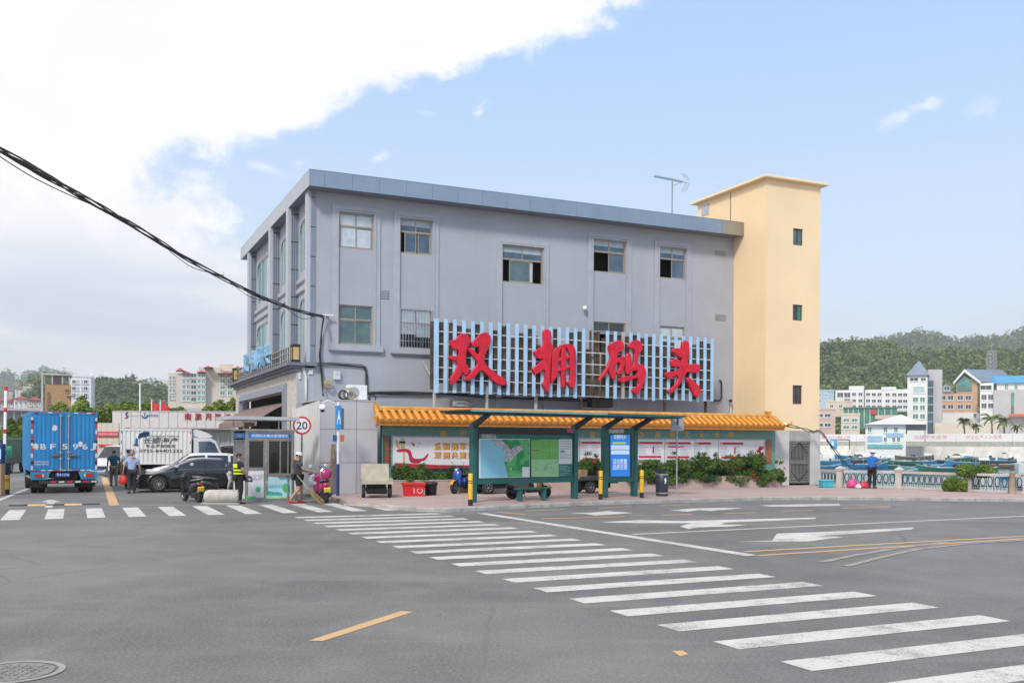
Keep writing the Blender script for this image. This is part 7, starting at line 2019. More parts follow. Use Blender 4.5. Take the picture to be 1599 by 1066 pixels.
def person(label, loc, az, z=0.0, scale=1.0, pose=None, shirt=None, trousers=None, shorts=False, shoe=None, hair=M_HAIR, cap=None, bald=False, sleeve=.62, group=None):
 """local: x right, y forward; az = facing azimuth from +Y towards +X in degrees"""
 p = {'hipL': (-.09, 0, .91), 'hipR': (.09, 0, .91), 'kneeL': (-.10, .03, .49), 'kneeR': (.10, .03, .49), 'ankL': (-.10, -.02, .085), 'ankR': (.10, -.02, .085),
         'shL': (-.175, -.01, 1.40), 'shR': (.175, -.01, 1.40), 'elL': (-.245, -.03, 1.13), 'elR': (.245, -.03, 1.13), 'wrL': (-.25, .04, .89), 'wrR': (.25, .04, .89), 'turn': 0.0, 'nod': 0.0}
 p.update(pose or {})
 V = lambda k: Vector(p[k])
 N, E = {}, []
 N['pel'] = ((0, 0, .95), (.145, .105)); N['bel'] = ((0, .012, 1.08), (.14, .108)); N['che'] = ((0, .0, 1.27), (.165, .115)); N['nkb'] = ((0, -.012, 1.43), (.09, .07)); N['nk'] = ((0, .005, 1.50), (.052, .055))
 tn = Matrix.Rotation(-R(p['turn']), 3, 'Z')
 hp = Vector((0, .005, 1.50))
 hd_ = lambda v: tuple(hp + tn @ (Matrix.Rotation(-R(p['nod']), 3, 'X') @ (Vector(v) - hp)))
 N['jaw'] = (hd_((0, .035, 1.565)), (.058, .066)); N['hed'] = (hd_((0, .015, 1.64)), (.074, .088)); N['crn'] = (hd_((0, .0, 1.705)), (.058, .07))
 E += [('pel', 'bel'), ('bel', 'che'), ('che', 'nkb'), ('nkb', 'nk'), ('nk', 'jaw'), ('jaw', 'hed'), ('hed', 'crn')]
 for s in 'LR':
  sg = -1 if s == 'L' else 1
  N['sh' + s] = (V('sh' + s), .062); N['el' + s] = (V('el' + s), .042); N['wr' + s] = (V('wr' + s), (.03, .027))
  d = (V('wr' + s) - V('el' + s)).normalized()
  N['pa' + s] = (V('wr' + s) + d * .075, (.036, .02))
  E += [('che', 'sh' + s), ('sh' + s, 'el' + s), ('el' + s, 'wr' + s), ('wr' + s, 'pa' + s)]
  N['hip' + s] = (V('hip' + s), .092); N['kn' + s] = (V('knee' + s), .058); N['ca' + s] = (V('knee' + s).lerp(V('ank' + s), .3) + Vector((0, -.02, 0)), .056); N['an' + s] = (V('ank' + s), .038)
  ft = V('ank' + s)
  kd = (V('ank' + s) - V('knee' + s))
  tilt = max(-.09, min(.13, -kd.y * .35))
  N['toe' + s] = ((ft.x + sg * .015, ft.y + .155, max(.028, ft.z - .055 + (-tilt if ft.z > .12 else 0))), (.036, .026))
  E += [('pel', 'hip' + s), ('hip' + s, 'kn' + s), ('kn' + s, 'ca' + s), ('ca' + s, 'an' + s), ('an' + s, 'toe' + s)]
 o = thing('person', label, 'person', (loc[0], loc[1], z), -R(az), group)
 o.scale = (scale * 1.13, scale * 1.13, scale)
 body = skin_mesh('body', N, E, 'pel', M_SKIN, 1)
 mb = MB(); mb.smooth = True
 mb.ell(hd_((0, .108, 1.618)), .014, .022, .022, 8, 6)
 for sg in (-1, 1):
  mb.ell(hd_((sg * .078, .0, 1.62)), .012, .022, .034, 8, 6)
 for s in 'LR':
  sg = -1 if s == 'L' else 1
  w, e = V('wr' + s), V('el' + s)
  d = (w - e).normalized(); sd = d.cross(Vector((0, 1, 0)));
  if sd.length < .2: sd = d.cross(Vector((0, 0, 1)))
  sd.normalize(); nn = sd.cross(d)
  b = w + d * .10
  for k in range(4):
   L = (.065, .078, .074, .058)[k]; q0 = b + sd * (-.027 + .018 * k); mb.tube([q0, q0 + d * L * .5 + nn * .008, q0 + d * L * .85 + nn * .03], [.0095, .009, .007], 6)
  q0 = w + d * .045 + sd * -.03; mb.tube([q0, q0 - sd * .022 + d * .03, q0 - sd * .025 + d * .058 + nn * .015], [.011, .010, .008], 6)
 bm = bmesh.new(); bm.from_mesh(body); tmp = mb.mesh('tmp', M_SKIN); bm.from_mesh(tmp); bm.to_mesh(body); bm.free(); bpy.data.meshes.remove(tmp)
 link('body', body, o)
 q = MB()
 for sg in (-1, 1): q.ell(hd_((sg * .032, .093, 1.637)), .011, .006, .006, 8, 5)
 q.build('eyes', M_HAIR, o)['kind'] = 'stuff'
 q = MB(); q.smooth = True; c = hd_((0, .095, 1.578)); q.ell(c, .022, .008, .006, 8, 5); q.build('mouth', mat('lips', (0.30, 0.12, 0.10), .5), o)
 if not bald or cap is None:
  q = MB(); q.smooth = True
  vs, fs = [], []
  for i in range(6):
   ph = math.pi * .62 * i / 5 + .0
   for j in range(14):
    t_ = 2 * math.pi * j / 14
    fr = max(0, math.sin(t_)) if i >= 3 else 0
    phi = ph * (1 - .32 * fr)
    if bald: phi = max(phi, .75)
    vs.append(hd_((.084 * math.sin(phi) * math.cos(t_), .002 + .100 * math.sin(phi) * math.sin(t_), 1.645 + .092 * math.cos(phi) * (1 if i < 4 else 1.0))))
  for i in range(5):
   for j in range(14): fs.append((i * 14 + j, i * 14 + 14 + j, i * 14 + 14 + (j + 1) % 14, i * 14 + (j + 1) % 14))
  q.add(vs, fs); q.build('hair', hair, o)
 if cap is not None:
  q = MB(); q.smooth = True
  prof = [(0, .105), (.05, .098), (.082, .07), (.096, .02), (.095, -.005)]
  vs, fs = [], []
  for (r, dz) in prof:
   for j in range(16): t_ = 2 * math.pi * j / 16; vs.append(hd_((r * .93 * math.cos(t_), r * 1.10 * math.sin(t_), 1.665 + dz)))
  for i in range(4):
   for j in range(16): fs.append((i * 16 + j, i * 16 + 16 + j, i * 16 + 16 + (j + 1) % 16, i * 16 + (j + 1) % 16))
  q.add(vs, fs)
  q.add([hd_(v) for v in ((-.075, .07, 1.668), (.075, .07, 1.668), (.065, .155, 1.652), (0, .18, 1.648), (-.065, .155, 1.652))] + [hd_(v) for v in ((-.075, .07, 1.66), (.075, .07, 1.66), (.065, .155, 1.644), (0, .18, 1.64), (-.065, .155, 1.644))], [(0, 1, 2, 3, 4), (9, 8, 7, 6, 5), (0, 5, 6, 1), (1, 6, 7, 2), (2, 7, 8, 3), (3, 8, 9, 4), (4, 9, 5, 0)])
  q.build('cap', cap, o)
 SN = {'hem': ((0, .0, .88), (.165, .128)), 'bel': ((0, .012, 1.06), (.162, .128)), 'che': ((0, 0, 1.27), (.185, .135)), 'nkb': ((0, -.014, 1.425), (.135, .105)), 'col': ((0, -.006, 1.475), (.085, .085))}
 SE = [('hem', 'bel'), ('bel', 'che'), ('che', 'nkb'), ('nkb', 'col')]
 for s in 'LR':
  SN['sh' + s] = (V('sh' + s), .082); SN['sl' + s] = (V('sh' + s).lerp(V('el' + s), sleeve), .072); SE += [('che', 'sh' + s), ('sh' + s, 'sl' + s)]
 link('shirt', skin_mesh('shirt', SN, SE, 'hem', shirt, 2), o)
 TN = {'pel': ((0, 0, .945), (.155, .118))}; TE = []
 for s in 'LR':
  TN['hip' + s] = (V('hip' + s), .108); TN['kn' + s] = (V('knee' + s), .08 if not shorts else .105)
  TE += [('pel', 'hip' + s), ('hip' + s, 'kn' + s)]
  if shorts:
   TN['kn' + s] = (V('hip' + s).lerp(V('knee' + s), .82), .10)
  else:
   TN['an' + s] = (V('ank' + s) + Vector((0, 0, .0)), .062); TE.append(('kn' + s, 'an' + s))
 link('shorts' if shorts else 'trousers', skin_mesh('trousers', TN, TE, 'pel', trousers, 2), o)
 for s in 'LR':
  a = V('ank' + s); t_ = Vector(N['toe' + s][0]); d = t_ - a; d.z = 0; d.normalize()
  q = MB(); q.smooth = True
  rr = [(-.075, .030, .0, .07), (-.03, .045, -.0, .085), (.05, .048, .0, .075), (.13, .046, .0, .055), (.185, .030, .0, .045), (.205, .010, .008, .03)]
  sdv = Vector((d.y, -d.x, 0)); base = Vector((a.x, a.y, a.z - .083))
  slope = (t_.z - .028 - (a.z - .083)) / .155 if a.z > .12 else 0
  rings = []
  for (f_, w, z0, z1) in rr:
   c = base + d * f_ + Vector((0, 0, max(0, f_) * slope))
   rings.append([c + sdv * w + Vector((0, 0, z0 + .012)), c + sdv * w * .8 + Vector((0, 0, z0)), c - sdv * w * .8 + Vector((0, 0, z0)), c - sdv * w + Vector((0, 0, z0 + .012)), c - sdv * w * .75 + Vector((0, 0, z1)), c + sdv * w * .75 + Vector((0, 0, z1))])
  q.loft(rings); q.build('shoe', shoe or M_BLACK, o)
 return o
def band(parent, name, m, z0, z1, rx, ry, cy=0.0, t0=0, t1=360):
 q = MB(); k = 24
 a = [R(t0 + (t1 - t0) * j / k) for j in range(k + 1)]
 q.loft([[Vector((rx * math.cos(t_), cy + ry * math.sin(t_), z)) for t_ in a] for z in (z0, z1)], closed=False, cap=False)
 q.build(name, m, parent)
M_NVS = mat('dark_navy_cloth', (0.018, 0.02, 0.030), .9, var=.15, scale=9); M_BLKC = mat('black_cloth', (0.014, 0.014, 0.016), .9, var=.15, scale=9)
M_HIV = emit('hi_vis_yellow', (0.62, 0.75, 0.02), .0)
gx, gy = G(373, 786)
gd = person('security guard in black with yellow reflective stripes, standing at the kiosk holding a helmet', (gx, gy), 48, 0, .985, {'elR': (.235, .02, 1.14), 'wrR': (.20, .20, .96), 'elL': (-.25, -.02, 1.13), 'wrL': (-.23, .10, .90), 'turn': 28, 'kneeL': (-.11, .02, .49), 'ankL': (-.14, -.03, .085)}, M_NVS, M_BLKC, hair=M_HAIR)
for z in (1.02, 1.13): band(gd, 'reflective_stripe', M_HIV, z, z + .055, .186 - (z - 1.0) * .05, .152)
band(gd, 'reflective_stripe', M_HIV, 1.24, 1.38, .195, .150, -.012, 225, 315)
ang = -R(48)
hw = Vector((gx + (.20 * math.cos(ang) - .27 * math.sin(ang)), gy + (.20 * math.sin(ang) + .27 * math.cos(ang)), .82))
hm = thing('helmet', 'black helmet held by the security guard', 'helmet', hw)
q = MB(); q.smooth = True
q.lathe([(0, .13), (.06, .12), (.11, .075), (.13, 0), (.125, -.08)], 18, caps=False); q.lathe([(.125, -.08), (.115, -.078), (.11, .0), (0, .1)], 18, caps=False); q.build('shell', M_BLACK, hm)
q = MB(); q.smooth = True; q.ell((.06, -.10, .0), .07, .04, .05, 10, 6); q.build('visor', mat('smoked_visor', (0.20, 0.24, 0.26), .1, spec=.8), hm)
M_DGT = mat('dark_grey_tee', (0.055, 0.060, 0.070), .9, var=.12, scale=7); M_REDS = mat('red_sandal', (0.48, 0.02, 0.03), .6)
cx_, cy_ = G(464, 785.5)
cm = person('man in white cap, dark tee and red sandals stepping towards the magenta scooter', (cx_, cy_ + .1), 62, 0, 1.0,
   {'elR': (.24, .12, 1.16), 'wrR': (.20, .36, 1.10), 'elL': (-.24, .10, 1.15), 'wrL': (-.16, .34, 1.08), 'kneeL': (-.09, .16, .52), 'ankL': (-.09, .10, .085), 'kneeR': (.10, .02, .49), 'ankR': (.11, -.26, .13), 'turn': 12, 'nod': 12},
   M_DGT, M_BLKC, True, M_REDS, cap=M_WPAINT)
bx, by = G(489, 783, 0)
bg = thing('plastic_bag', 'translucent white plastic bag hanging by the man in the white cap', 'bag', (bx, by + .1, .52))
q = MB(); q.smooth = True; rg_ = random.Random(8)
q.loft([[Vector((r * 1.1 * math.cos(t_) * (1 + .18 * math.sin(5 * t_ + z * 9)), r * .7 * math.sin(t_), z)) for t_ in [2 * math.pi * k / 18 for k in range(18)]] for r, z in ((.05, 0), (.14, .03), (.16, .14), (.13, .30), (.06, .42), (.035, .47))]); q.build('bag_body', mat('white_plastic_film', (0.60, 0.62, 0.64), .3, var=.15, scale=8), bg)
q = MB(); q.tube([(-.03, 0, .46), (-.02, 0, .56), (.02, 0, .56), (.03, 0, .46)], .008, 4); q.build('handle', M_WPAINT, bg)
bx, by = G(488, 787, 0)
br_ = thing('broom', 'straw broom leaning low beside the magenta scooter', 'broom', (bx, by + .15, 0))
q = MB(); dv = Vector((.42, .0, .0)); rg_ = random.Random(4)
for k in range(60):
 a = rg_.uniform(-.16, .16); b = rg_.uniform(-.05, .05); q.tube([(-.18, b * .3, .52 + a * .1), (.05 + a * .3, b, .26 + a * .6), (.30 + a * .5, b * 1.5, .02 + max(0, a) * .5)], .007, 3, caps=False)
q.build('bristles', mat('straw', (0.36, 0.26, 0.12), .9, var=.3, scale=12), br_)['kind'] = 'stuff'
q = MB(); q.tube([(-.18, 0, .52), (-.55, 0, .98)], .014, 6); q.build('broom_stick', M_CREAM, br_)
gx2, gy2 = G(491, 780, 0)
gb = thing('gas_bottle', 'faded green gas bottle standing against the white sheeting behind the magenta scooter', 'gas bottle', (gx2 + .12, gy2 + 1.6, KH))
q = MB(); q.smooth = True; q.lathe([(.13, 0), (.14, .05), (.14, .9), (.12, 1.02), (.05, 1.10), (.04, 1.16), (0, 1.16)], 18, caps=False); q.build('bottle_body', mat('faded_green_paint', (0.20, 0.40, 0.30), .5, var=.15, dirt=.3), gb)
q = MB(); q.tube([(0, 0, 1.16), (0, 0, 1.24)], .03, 8); q.tube([(0, -.03, 1.2), (0, -.09, 1.2)], .015, 6); q.build('valve', M_GALV, gb)
wd_ = thing('timber_plank', 'weathered upright plank leaning beside the green gas bottle', 'plank', (gx2 + .36, gy2 + 1.5, KH)); q = MB(); q.obox((0, 0, .95), (.08, 0, 0), (0, .015, 0), (.06, .03, .95)); q.build('plank_board', mat('old_timber', (0.20, 0.15, 0.10), .9, var=.3, scale=6), wd_)
M_STR = bpy.data.materials.new('striped_polo'); M_STR.use_nodes = True
t = M_STR.node_tree; tc = nd(t, 'ShaderNodeTexCoord'); sx_ = nd(t, 'ShaderNodeSeparateXYZ'); t.links.new(tc.outputs['Object'], sx_.inputs[0])
f_ = mth(t, 'LESS_THAN', mth(t, 'FRACT', mth(t, 'MULTIPLY', sx_.outputs[2], 11.0)), .5); t.links.new(mixc(t, f_, (0.02, 0.19, 0.24), (0.018, 0.025, 0.045)), t.nodes['Principled BSDF'].inputs[0]); t.nodes['Principled BSDF'].inputs['Roughness'].default_value = .9
M_KHA = mat('khaki_cloth', (0.25, 0.205, 0.16), .9, var=.12, scale=7); M_LBL = mat('light_blue_cloth', (0.30, 0.40, 0.62), .9, var=.08, scale=6); M_WCL = mat('white_cloth', (0.62, 0.63, 0.66), .9, var=.06, scale=6); M_DKT = mat('charcoal_cloth', (0.03, 0.032, 0.04), .9, var=.15, scale=7)
walk = {'kneeL': (-.09, .14, .51), 'ankL': (-.09, .16, .09), 'kneeR': (.09, .02, .49), 'ankR': (.09, -.20, .12), 'elR': (.25, .02, 1.13), 'wrR': (.26, .14, .90), 'elL': (-.25, -.10, 1.13), 'wrL': (-.26, -.08, .88)}
walk2 = {'kneeR': (.09, .10, .50), 'ankR': (.09, .10, .085), 'kneeL': (-.10, .03, .49), 'ankL': (-.10, -.12, .10), 'elL': (-.26, -.02, 1.12), 'wrL': (-.29, .05, .88), 'elR': (.26, -.06, 1.12), 'wrR': (.28, .0, .87)}
GM = 'men walking into the yard'
x, y = G(204.5, 770); person('grey haired man in a light blue shirt and dark trousers, walking away', (x, y + .12), -24, 0, .98, walk2, M_LBL, M_DKT, hair=M_GHAIR, group=GM); bl = (x, y + .12)
x, y = G(192.5, 764); person('man in a white shirt walking between the striped shirt and the light blue shirt', (x, y + .6), -22, 0, 1.0, walk, M_WCL, M_DKT, group=GM)
x, y = G(178, 758.5); person('man in a teal striped polo shirt and khaki trousers, walking away', (x, y), -26, 0, .97, walk, M_STR, M_KHA, group=GM); sp0 = (x, y)
def bag(label, loc, r, h, m, name='shopping_bag'):
 o = thing(name, label, 'bag', loc)
 q = MB(); q.smooth = True
 q.loft([[Vector((r * f * math.cos(t_) * (1 + .12 * math.sin(4 * t_ + z * 6)), r * .75 * f * math.sin(t_), z * h)) for t_ in [2 * math.pi * k / 16 for k in range(16)]] for f, z in ((.5, 0), (.95, .08), (1, .35), (.85, .68), (.4, .9), (.2, 1))]); q.build('bag_body', m, o)
 q = MB(); q.tube([(-.04, 0, h * .97), (-.02, 0, h + .10), (.02, 0, h + .10), (.04, 0, h * .97)], .008, 4); q.build('handle', m, o)
 return o
x, y = G(194.5, 762); bag('bright red shopping bag in the hand of the man in light blue', (bl[0] - .34, bl[1] + .02, .36), .20, .40, mat('red_bag', (0.56, 0.02, 0.015), .5, var=.2, scale=5))
bag('white shopping bag carried by the man in the striped polo', (sp0[0] - .32, sp0[1] + .0, .42), .13, .38, M_WCL)
x, y = G(1362, 762, KH)
M_RBL = mat('royal_blue_tee', (0.02, 0.16, 0.52), .9, var=.1, scale=6)
fm = person('angler in a royal blue tee, black trousers and white cap standing at the harbour rail', (x, y), 42, KH, .99, {'elR': (.24, .10, 1.15), 'wrR': (.16, .34, 1.12), 'elL': (-.22, .10, 1.15), 'wrL': (-.04, .38, 1.14), 'turn': 25, 'nod': 10}, M_RBL, M_BLKC, cap=M_WPAINT)
h0 = Vector((x, y, KH)) + Matrix.Rotation(-R(42), 3, 'Z') @ Vector((.08, .34, 1.10)); tip = h0 + Vector((2.3, 2.6, .45))
rd = thing('fishing_rod', 'thin dark fishing rod held out over the harbour by the angler', 'fishing rod', h0 - Vector((.2, .2, .04)))
q = MB(); q.tube([(0, 0, 0), tip - h0], .014, 6, .004); q.build('rod_blank', M_CABLE, rd)
q = MB(); q.lathe([(.0, -.03), (.035, -.03), (.035, .03), (0, .03)], 12, (.32, .33, .0), 'Y', caps=False); q.build('reel', M_STEEL, rd)
for lab, px, py, r, h, c in (('pink bag on the pavement left of the angler', 1332, 761.5, .28, .42, (0.55, 0.06, 0.20)), ('white bag between the pink and red bags beside the angler', 1341, 762, .15, .2, (0.62, 0.64, 0.64)), ('red and white bag right against the feet of the angler', 1349.5, 762, .22, .32, (0.55, 0.03, 0.05))):
 x, y = G(px, py, KH); bag(lab, (x, y, KH), r, h, mat('bag_' + lab.split()[0], c, .5, var=.25, scale=6))
x, y = G(1290.5, 760.5, KH)
cr = thing('cool_box', 'turquoise cool box on the pavement at the foot of the harbour rail', 'box', (x, y, KH), .3)
q = MB(); q.cbox(-.28, .28, -.2, .2, 0, .28, .03); q.build('box_body', mat('turquoise_plastic', (0.05, 0.42, 0.52), .45), cr)
q = MB(); q.cbox(-.30, .30, -.22, .22, .285, .35, .02); q.build('box_lid', mat('pale_turquoise_plastic', (0.12, 0.50, 0.58), .45), cr)
# ================================================================== harbour rail, boats, far shore, left background, hills
M_STONE = mat('balustrade_stone', (0.50, 0.46, 0.43), .85, var=.10, scale=3, dirt=.35, dirtcol=(0.3, 0.25, 0.22))
M_WRI = mat('wrought_iron', (0.015, 0.02, 0.026), .5, .3)
bal = thing('balustrade', 'harbour balustrade of pale stone posts and rails with black wrought iron panels', 'railing', rail[0] + Vector((0, 0, KH)))
bo_ = rail[0]
rp = [Vector((*G(x, y, KH), 0)) + Vector((.2, .45, 0)) for x, y in ((1279, 758.4), (1311, 761), (1404, 763.2), (1513.5, 768), (1606, 771.5), (1700, 774))]
for i, p in enumerate(rp):
 d = (rp[min(i + 1, 5)] - rp[max(i - 1, 0)]).normalized(); n_ = Vector((-d.y, d.x, 0)); c = p - bo_
 if i in (0,): continue
 q = MB()
 for (w, z0, z1) in ((.17, 0, .12), (.135, .12, .78), (.17, .78, .84)): q.obox(c + Vector((0, 0, (z0 + z1) / 2)), d * w, n_ * w, (0, 0, (z1 - z0) / 2 - .0005))
 q.loft([[c + d * w * a + n_ * w * b + Vector((0, 0, z)) for a, b in ((-1, -1), (1, -1), (1, 1), (-1, 1))] for w, z in ((.19, .842), (.19, .87), (.02, 1.0))]); q.build('post', M_STONE, bal)
for a, b in zip(rp[:-1], rp[1:]):
 d = (b - a).normalized(); n_ = Vector((-d.y, d.x, 0)); L = (b - a).length
 a2, b2 = a - bo_ + d * .15, b - bo_ - d * .15; L2 = (b2 - a2).length
 q = MB(); q.bar(a2 + Vector((0, 0, .745)), b2 + Vector((0, 0, .745)), .16, .11); q.build('stone_rail', M_STONE, bal)
 q = MB(); q.bar(a2 + Vector((0, 0, .06)), b2 + Vector((0, 0, .06)), .14, .08); q.build('stone_plinth', M_STONE, bal)
 k = max(2, int(L2 / .26)); q = MB()
 for j in range(k):
  c = a2 + d * (L2 * (j + .5) / k)
  q.tube([c + d * .10 * math.cos(t_) * .95 + Vector((0, 0, .46 + .21 * math.sin(t_) * .95)) for t_ in [2 * math.pi * m / 12 for m in range(13)]], .018, 4, caps=False)
  q.tube([c + d * .05 * math.cos(t_) + Vector((0, 0, .20 + .05 * math.sin(t_))) for t_ in [2 * math.pi * m / 8 for m in range(9)]], .011, 4, caps=False)
  e = a2 + d * (L2 * j / k); q.tube([e + Vector((0, 0, .1)), e + Vector((0, 0, .69))], .014, 4)
 q.tube([a2 + Vector((0, 0, .255)), b2 + Vector((0, 0, .255))], .014, 4); q.build('iron_panel', M_WRI, bal)['kind'] = 'stuff'
L_BR = leafmat('bright_leaf', (0.075, 0.15, 0.022), (0.26, 0.36, 0.06))
def bush(label, px, pyb, pyt, wpx, seed, dz=0.0, back=.0, leaf=None, n=700, name='bush'):
 x, y = G(px, pyb, KH); y += back
 H = at(px, pyt, y).z - KH; w = wpx / 2 * y / 1500
 g = np.random.default_rng(seed); k = 8
 o = thing(name, label, 'bush', (x, y, KH))
 c = np.stack([g.uniform(-w * .75, w * .75, k), g.uniform(-.2, .25, k), g.uniform(min(dz, H - .4) + .2, H - .18, k)], 1)
 v, f = leaf_cloud(c, np.full((k, 3), .34) * np.array([max(.7, w), .9, .85]), n, .06, .5, .35, .5, g); link('foliage', np_mesh('foliage', v, f, 4, leaf or L_BR), o)
 q = MB()
 for _ in range(6): xx = g.uniform(-w * .6, w * .6); q.tube([(xx * .3, 0, 0), (xx * .7, .05, H * .5), (xx, 0, H * .85)], .018, 4, .006)
 q.build('stems', M_STEM, o)['kind'] = 'stuff'
bush('bright green bush in front of the rail, left of the pointed post', 1490, 767, 746, 27, 1)
bush('bright green bush spilling over the rail, right of the pointed post', 1533, 768, 728, 64, 2, .75, .35)
x, y = G(1581, 770.5, KH)
lb = thing('lamp_bollard', 'tapered brown lamp bollard on the pavement at the far right', 'bollard', (x, y, KH))
q = MB(); q.smooth = True; q.lathe([(.15, 0), (.13, .25), (.095, .85), (.12, .87), (.12, .90), (0, .90)], 18, caps=False); q.build('column', mat('bronze_stone', (0.36, 0.27, 0.20), .6, var=.15, scale=4), lb)
q = MB(); q.lathe([(.075, .901), (.075, .98)], 14); q.build('lamp_glass', mat('green_lamp_glass', (0.30, 0.50, 0.40), .2), lb)
q = MB(); q.lathe([(.14, .981), (.14, 1.0), (.03, 1.06), (0, 1.06)], 16, caps=False); q.build('lamp_cap', M_CHAR, lb)
x, y = G(1600, 769, KH)
cab_ = thing('utility_cabinet', 'pale grey utility cabinet cut by the right edge of the picture', 'cabinet', (x + .2, y + .2, KH)); q = MB(); q.cbox(-.42, .5, -.2, .2, .05, 1.25, .02); q.build('cabinet_body', mat('pale_blue_grey_paint', (0.52, 0.56, 0.60), .5, dirt=.1), cab_)
q = MB(); q.box(-.38, .46, -.215, -.201, .12, 1.18); q.build('cabinet_door', mat('pale_blue_grey_paint', (0, 0, 0)), cab_); q = MB(); q.box(-.44, .52, -.22, .22, 0, .05); q.build('plinth', M_CONC, cab_)
M_DECK = mat('worn_deck', (0.36, 0.40, 0.40), .8, var=.3, scale=2); M_CANV = mat('pale_canvas', (0.62, 0.63, 0.62), .8, var=.08)
BC = {'blue': mat('boat_blue', (0.02, 0.17, 0.36), .5, var=.15), 'green': mat('boat_green', (0.015, 0.12, 0.075), .5, var=.15), 'dark': mat('boat_dark', (0.03, 0.04, 0.055), .6, var=.2), 'teal': mat('boat_teal', (0.05, 0.28, 0.33), .5, var=.15), 'wood': mat('boat_wood', (0.14, 0.10, 0.07), .7, var=.3)}
def boat(label, px0, px1, py, col, flip=False, canopy=0, extra=None, yaw=0.0):
 Y = (CAMZ + 1.5) * 1500 / (py - 691.6 - ROLL * ((px0 + px1) / 2 - 800))
 L = (px1 - px0) * Y / 1500; W = min(L * .14, 1.0) + .25
 x = ((px0 + px1) / 2 - 800) / 1500 * Y
 o = thing('fishing_boat', label, 'boat', (x, Y + W, -1.5), math.pi * flip + yaw, 'small fishing boats moored in the harbour')
 H = L * .10 + .12
 q = MB(); rings = []
 for i in range(13):
  f_ = i / 12; s = (f_ - .5) * L
  w = W * (1 - max(0, (f_ - .55) / .45) ** 2.2) * (.78 + .22 * min(1, f_ / .3)) + .02; top_ = H * (1 + .9 * max(0, f_ - .5) ** 1.6 * 2)
  rings.append([Vector((s, -w, top_)), Vector((s, -w * .86, top_ * .45)), Vector((s, -w * .5, -.15)), Vector((s, w * .5, -.15)), Vector((s, w * .86, top_ * .45)), Vector((s, w, top_)), Vector((s, w * .88, top_ - .02)), Vector((s, w * .84, top_ * .55)), Vector((s, -w * .84, top_ * .55)), Vector((s, -w * .88, top_ - .02))])
 q.loft(rings); q.build('hull', BC[col], o)
 q = MB()
 for sd in (0, 5): q.tube([r[sd] + Vector((0, 0, .02)) for r in rings], .05, 4)
 q.build('gunwale', mat('gunwale_' + col, (0.30, 0.40, 0.42), .6, var=.2), o)['kind'] = 'stuff'
 for k in range(4):
  f_ = .15 + k * .18; s = (f_ - .5) * L; q = MB(); q.box(s - .14, s + .14, -W * .8, W * .8, H * .78, H * .86); q.build('thwart', M_DECK, o)
 q = MB(); q.cbox(-L * .44, -L * .36, -.2, .2, H * .6, H + .5, .05); q.build('engine', M_CHAR, o)
 if canopy:
  c0, c1 = -L * .28, L * .12
  q = MB(); q.loft([[Vector((x, W * .9 * math.cos(t_), H + 1.15 + .35 * math.sin(t_))) for t_ in [math.pi * m / 8 for m in range(9)]] for x in (c0, c1)], closed=False, cap=False); q.build('canopy', M_CANV, o)
  for sx in (c0 + .05, c1 - .05):
   for sy in (-W * .88, W * .88): q = MB(); q.tube([(sx, sy, H), (sx, sy, H + 1.15)], .03, 5); q.build('canopy_post', M_GALV, o)
 rg_ = random.Random(label)
 for k in range(3):
  q = MB(); s = rg_.uniform(-.25, .3) * L; q.ell((s, rg_.uniform(-.3, .3) * W, H * .95), .3, .25, .2, 8, 5); q.build('cargo_heap', rg_.choice((mat('orange_float', (0.55, 0.12, 0.06), .6), M_CANV, mat('blue_tarp', (0.04, 0.20, 0.45), .6), mat('net_heap', (0.10, 0.16, 0.13), .9))), o)
 if extra == 'pole': q = MB(); q.tube([(L * .2, 0, H), (L * .5, .4, H + 1.4)], .035, 5); q.build('pole', M_CREAM, o)
 return o
for a in (('blue boat with white canopy nearest the yellow tower', 1270, 1333, 727, 'blue', False, 1), ('dark wooden boat behind the blue boats, left side of the harbour', 1284, 1346, 711.5, 'dark', False, 0), ('long blue boat moored behind the canopy boat', 1306, 1342, 716, 'blue', True, 0),
          ('narrow dark boat just left of the angler', 1326, 1372, 720, 'dark', False, 0), ('green boat with its bow left, right of the angler', 1379, 1438, 727, 'green', True, 0, 'pole'), ('large green boat with teal gunwale nearest the bush', 1436, 1504, 738.5, 'green', True, 0, 'pole'),
          ('navy boat in front of the far seawall, mid harbour', 1456, 1502, 723.5, 'dark', False, 0), ('long dark boat moored behind the bright bushes', 1522, 1590, 727, 'dark', True, 0), ('bright blue boat partly hidden by the lamp bollard', 1566, 1612, 748, 'blue', True, 0),
          ('small teal boat low in the water between angler and big green boat', 1396, 1438, 741, 'teal', False, 0), ('teal boat under the white quay house', 1366, 1412, 712.5, 'teal', True, 0), ('small wooden boat against the far seawall right of the quay house', 1424, 1462, 717, 'wood', False, 0), ('pale canopied boat far left, close to the quay', 1278, 1308, 706.5, 'teal', False, 1), ('blue boat low behind the bush top, far right', 1510, 1556, 719.5, 'blue', True, 0)):
 boat(*a)
br_ = random.Random(21)
for i in range(24):
 px = 1282 + (i % 8) * 40 + br_.uniform(-9, 9); yb = (704 + (px - 1280) * .022 + 3.5) if i < 8 else (712 if i < 16 else 727) + br_.uniform(0, 14); w = br_.uniform(26, 44) * (1 if i < 16 else 1.5); bc = br_.choice(('blue', 'green', 'teal', 'wood', 'dark', 'blue'))
 boat('%s fishing boat, %s from the left %s' % (bc, ('first', 'second', 'third', 'fourth', 'fifth', 'sixth', 'seventh', 'eighth')[i % 8], 'in the row along the far seawall' if i < 8 else 'in the crowded middle row' if i < 16 else 'in the nearest row behind the rail'), px, px + w, yb, bc, br_.random() < .5, i % 3 == 0 or i % 5 == 2, 'pole' if i % 4 == 1 else None, br_.uniform(-.3, .3))
sw = [(1130, 300), (1385, 262), (1760, 214)]
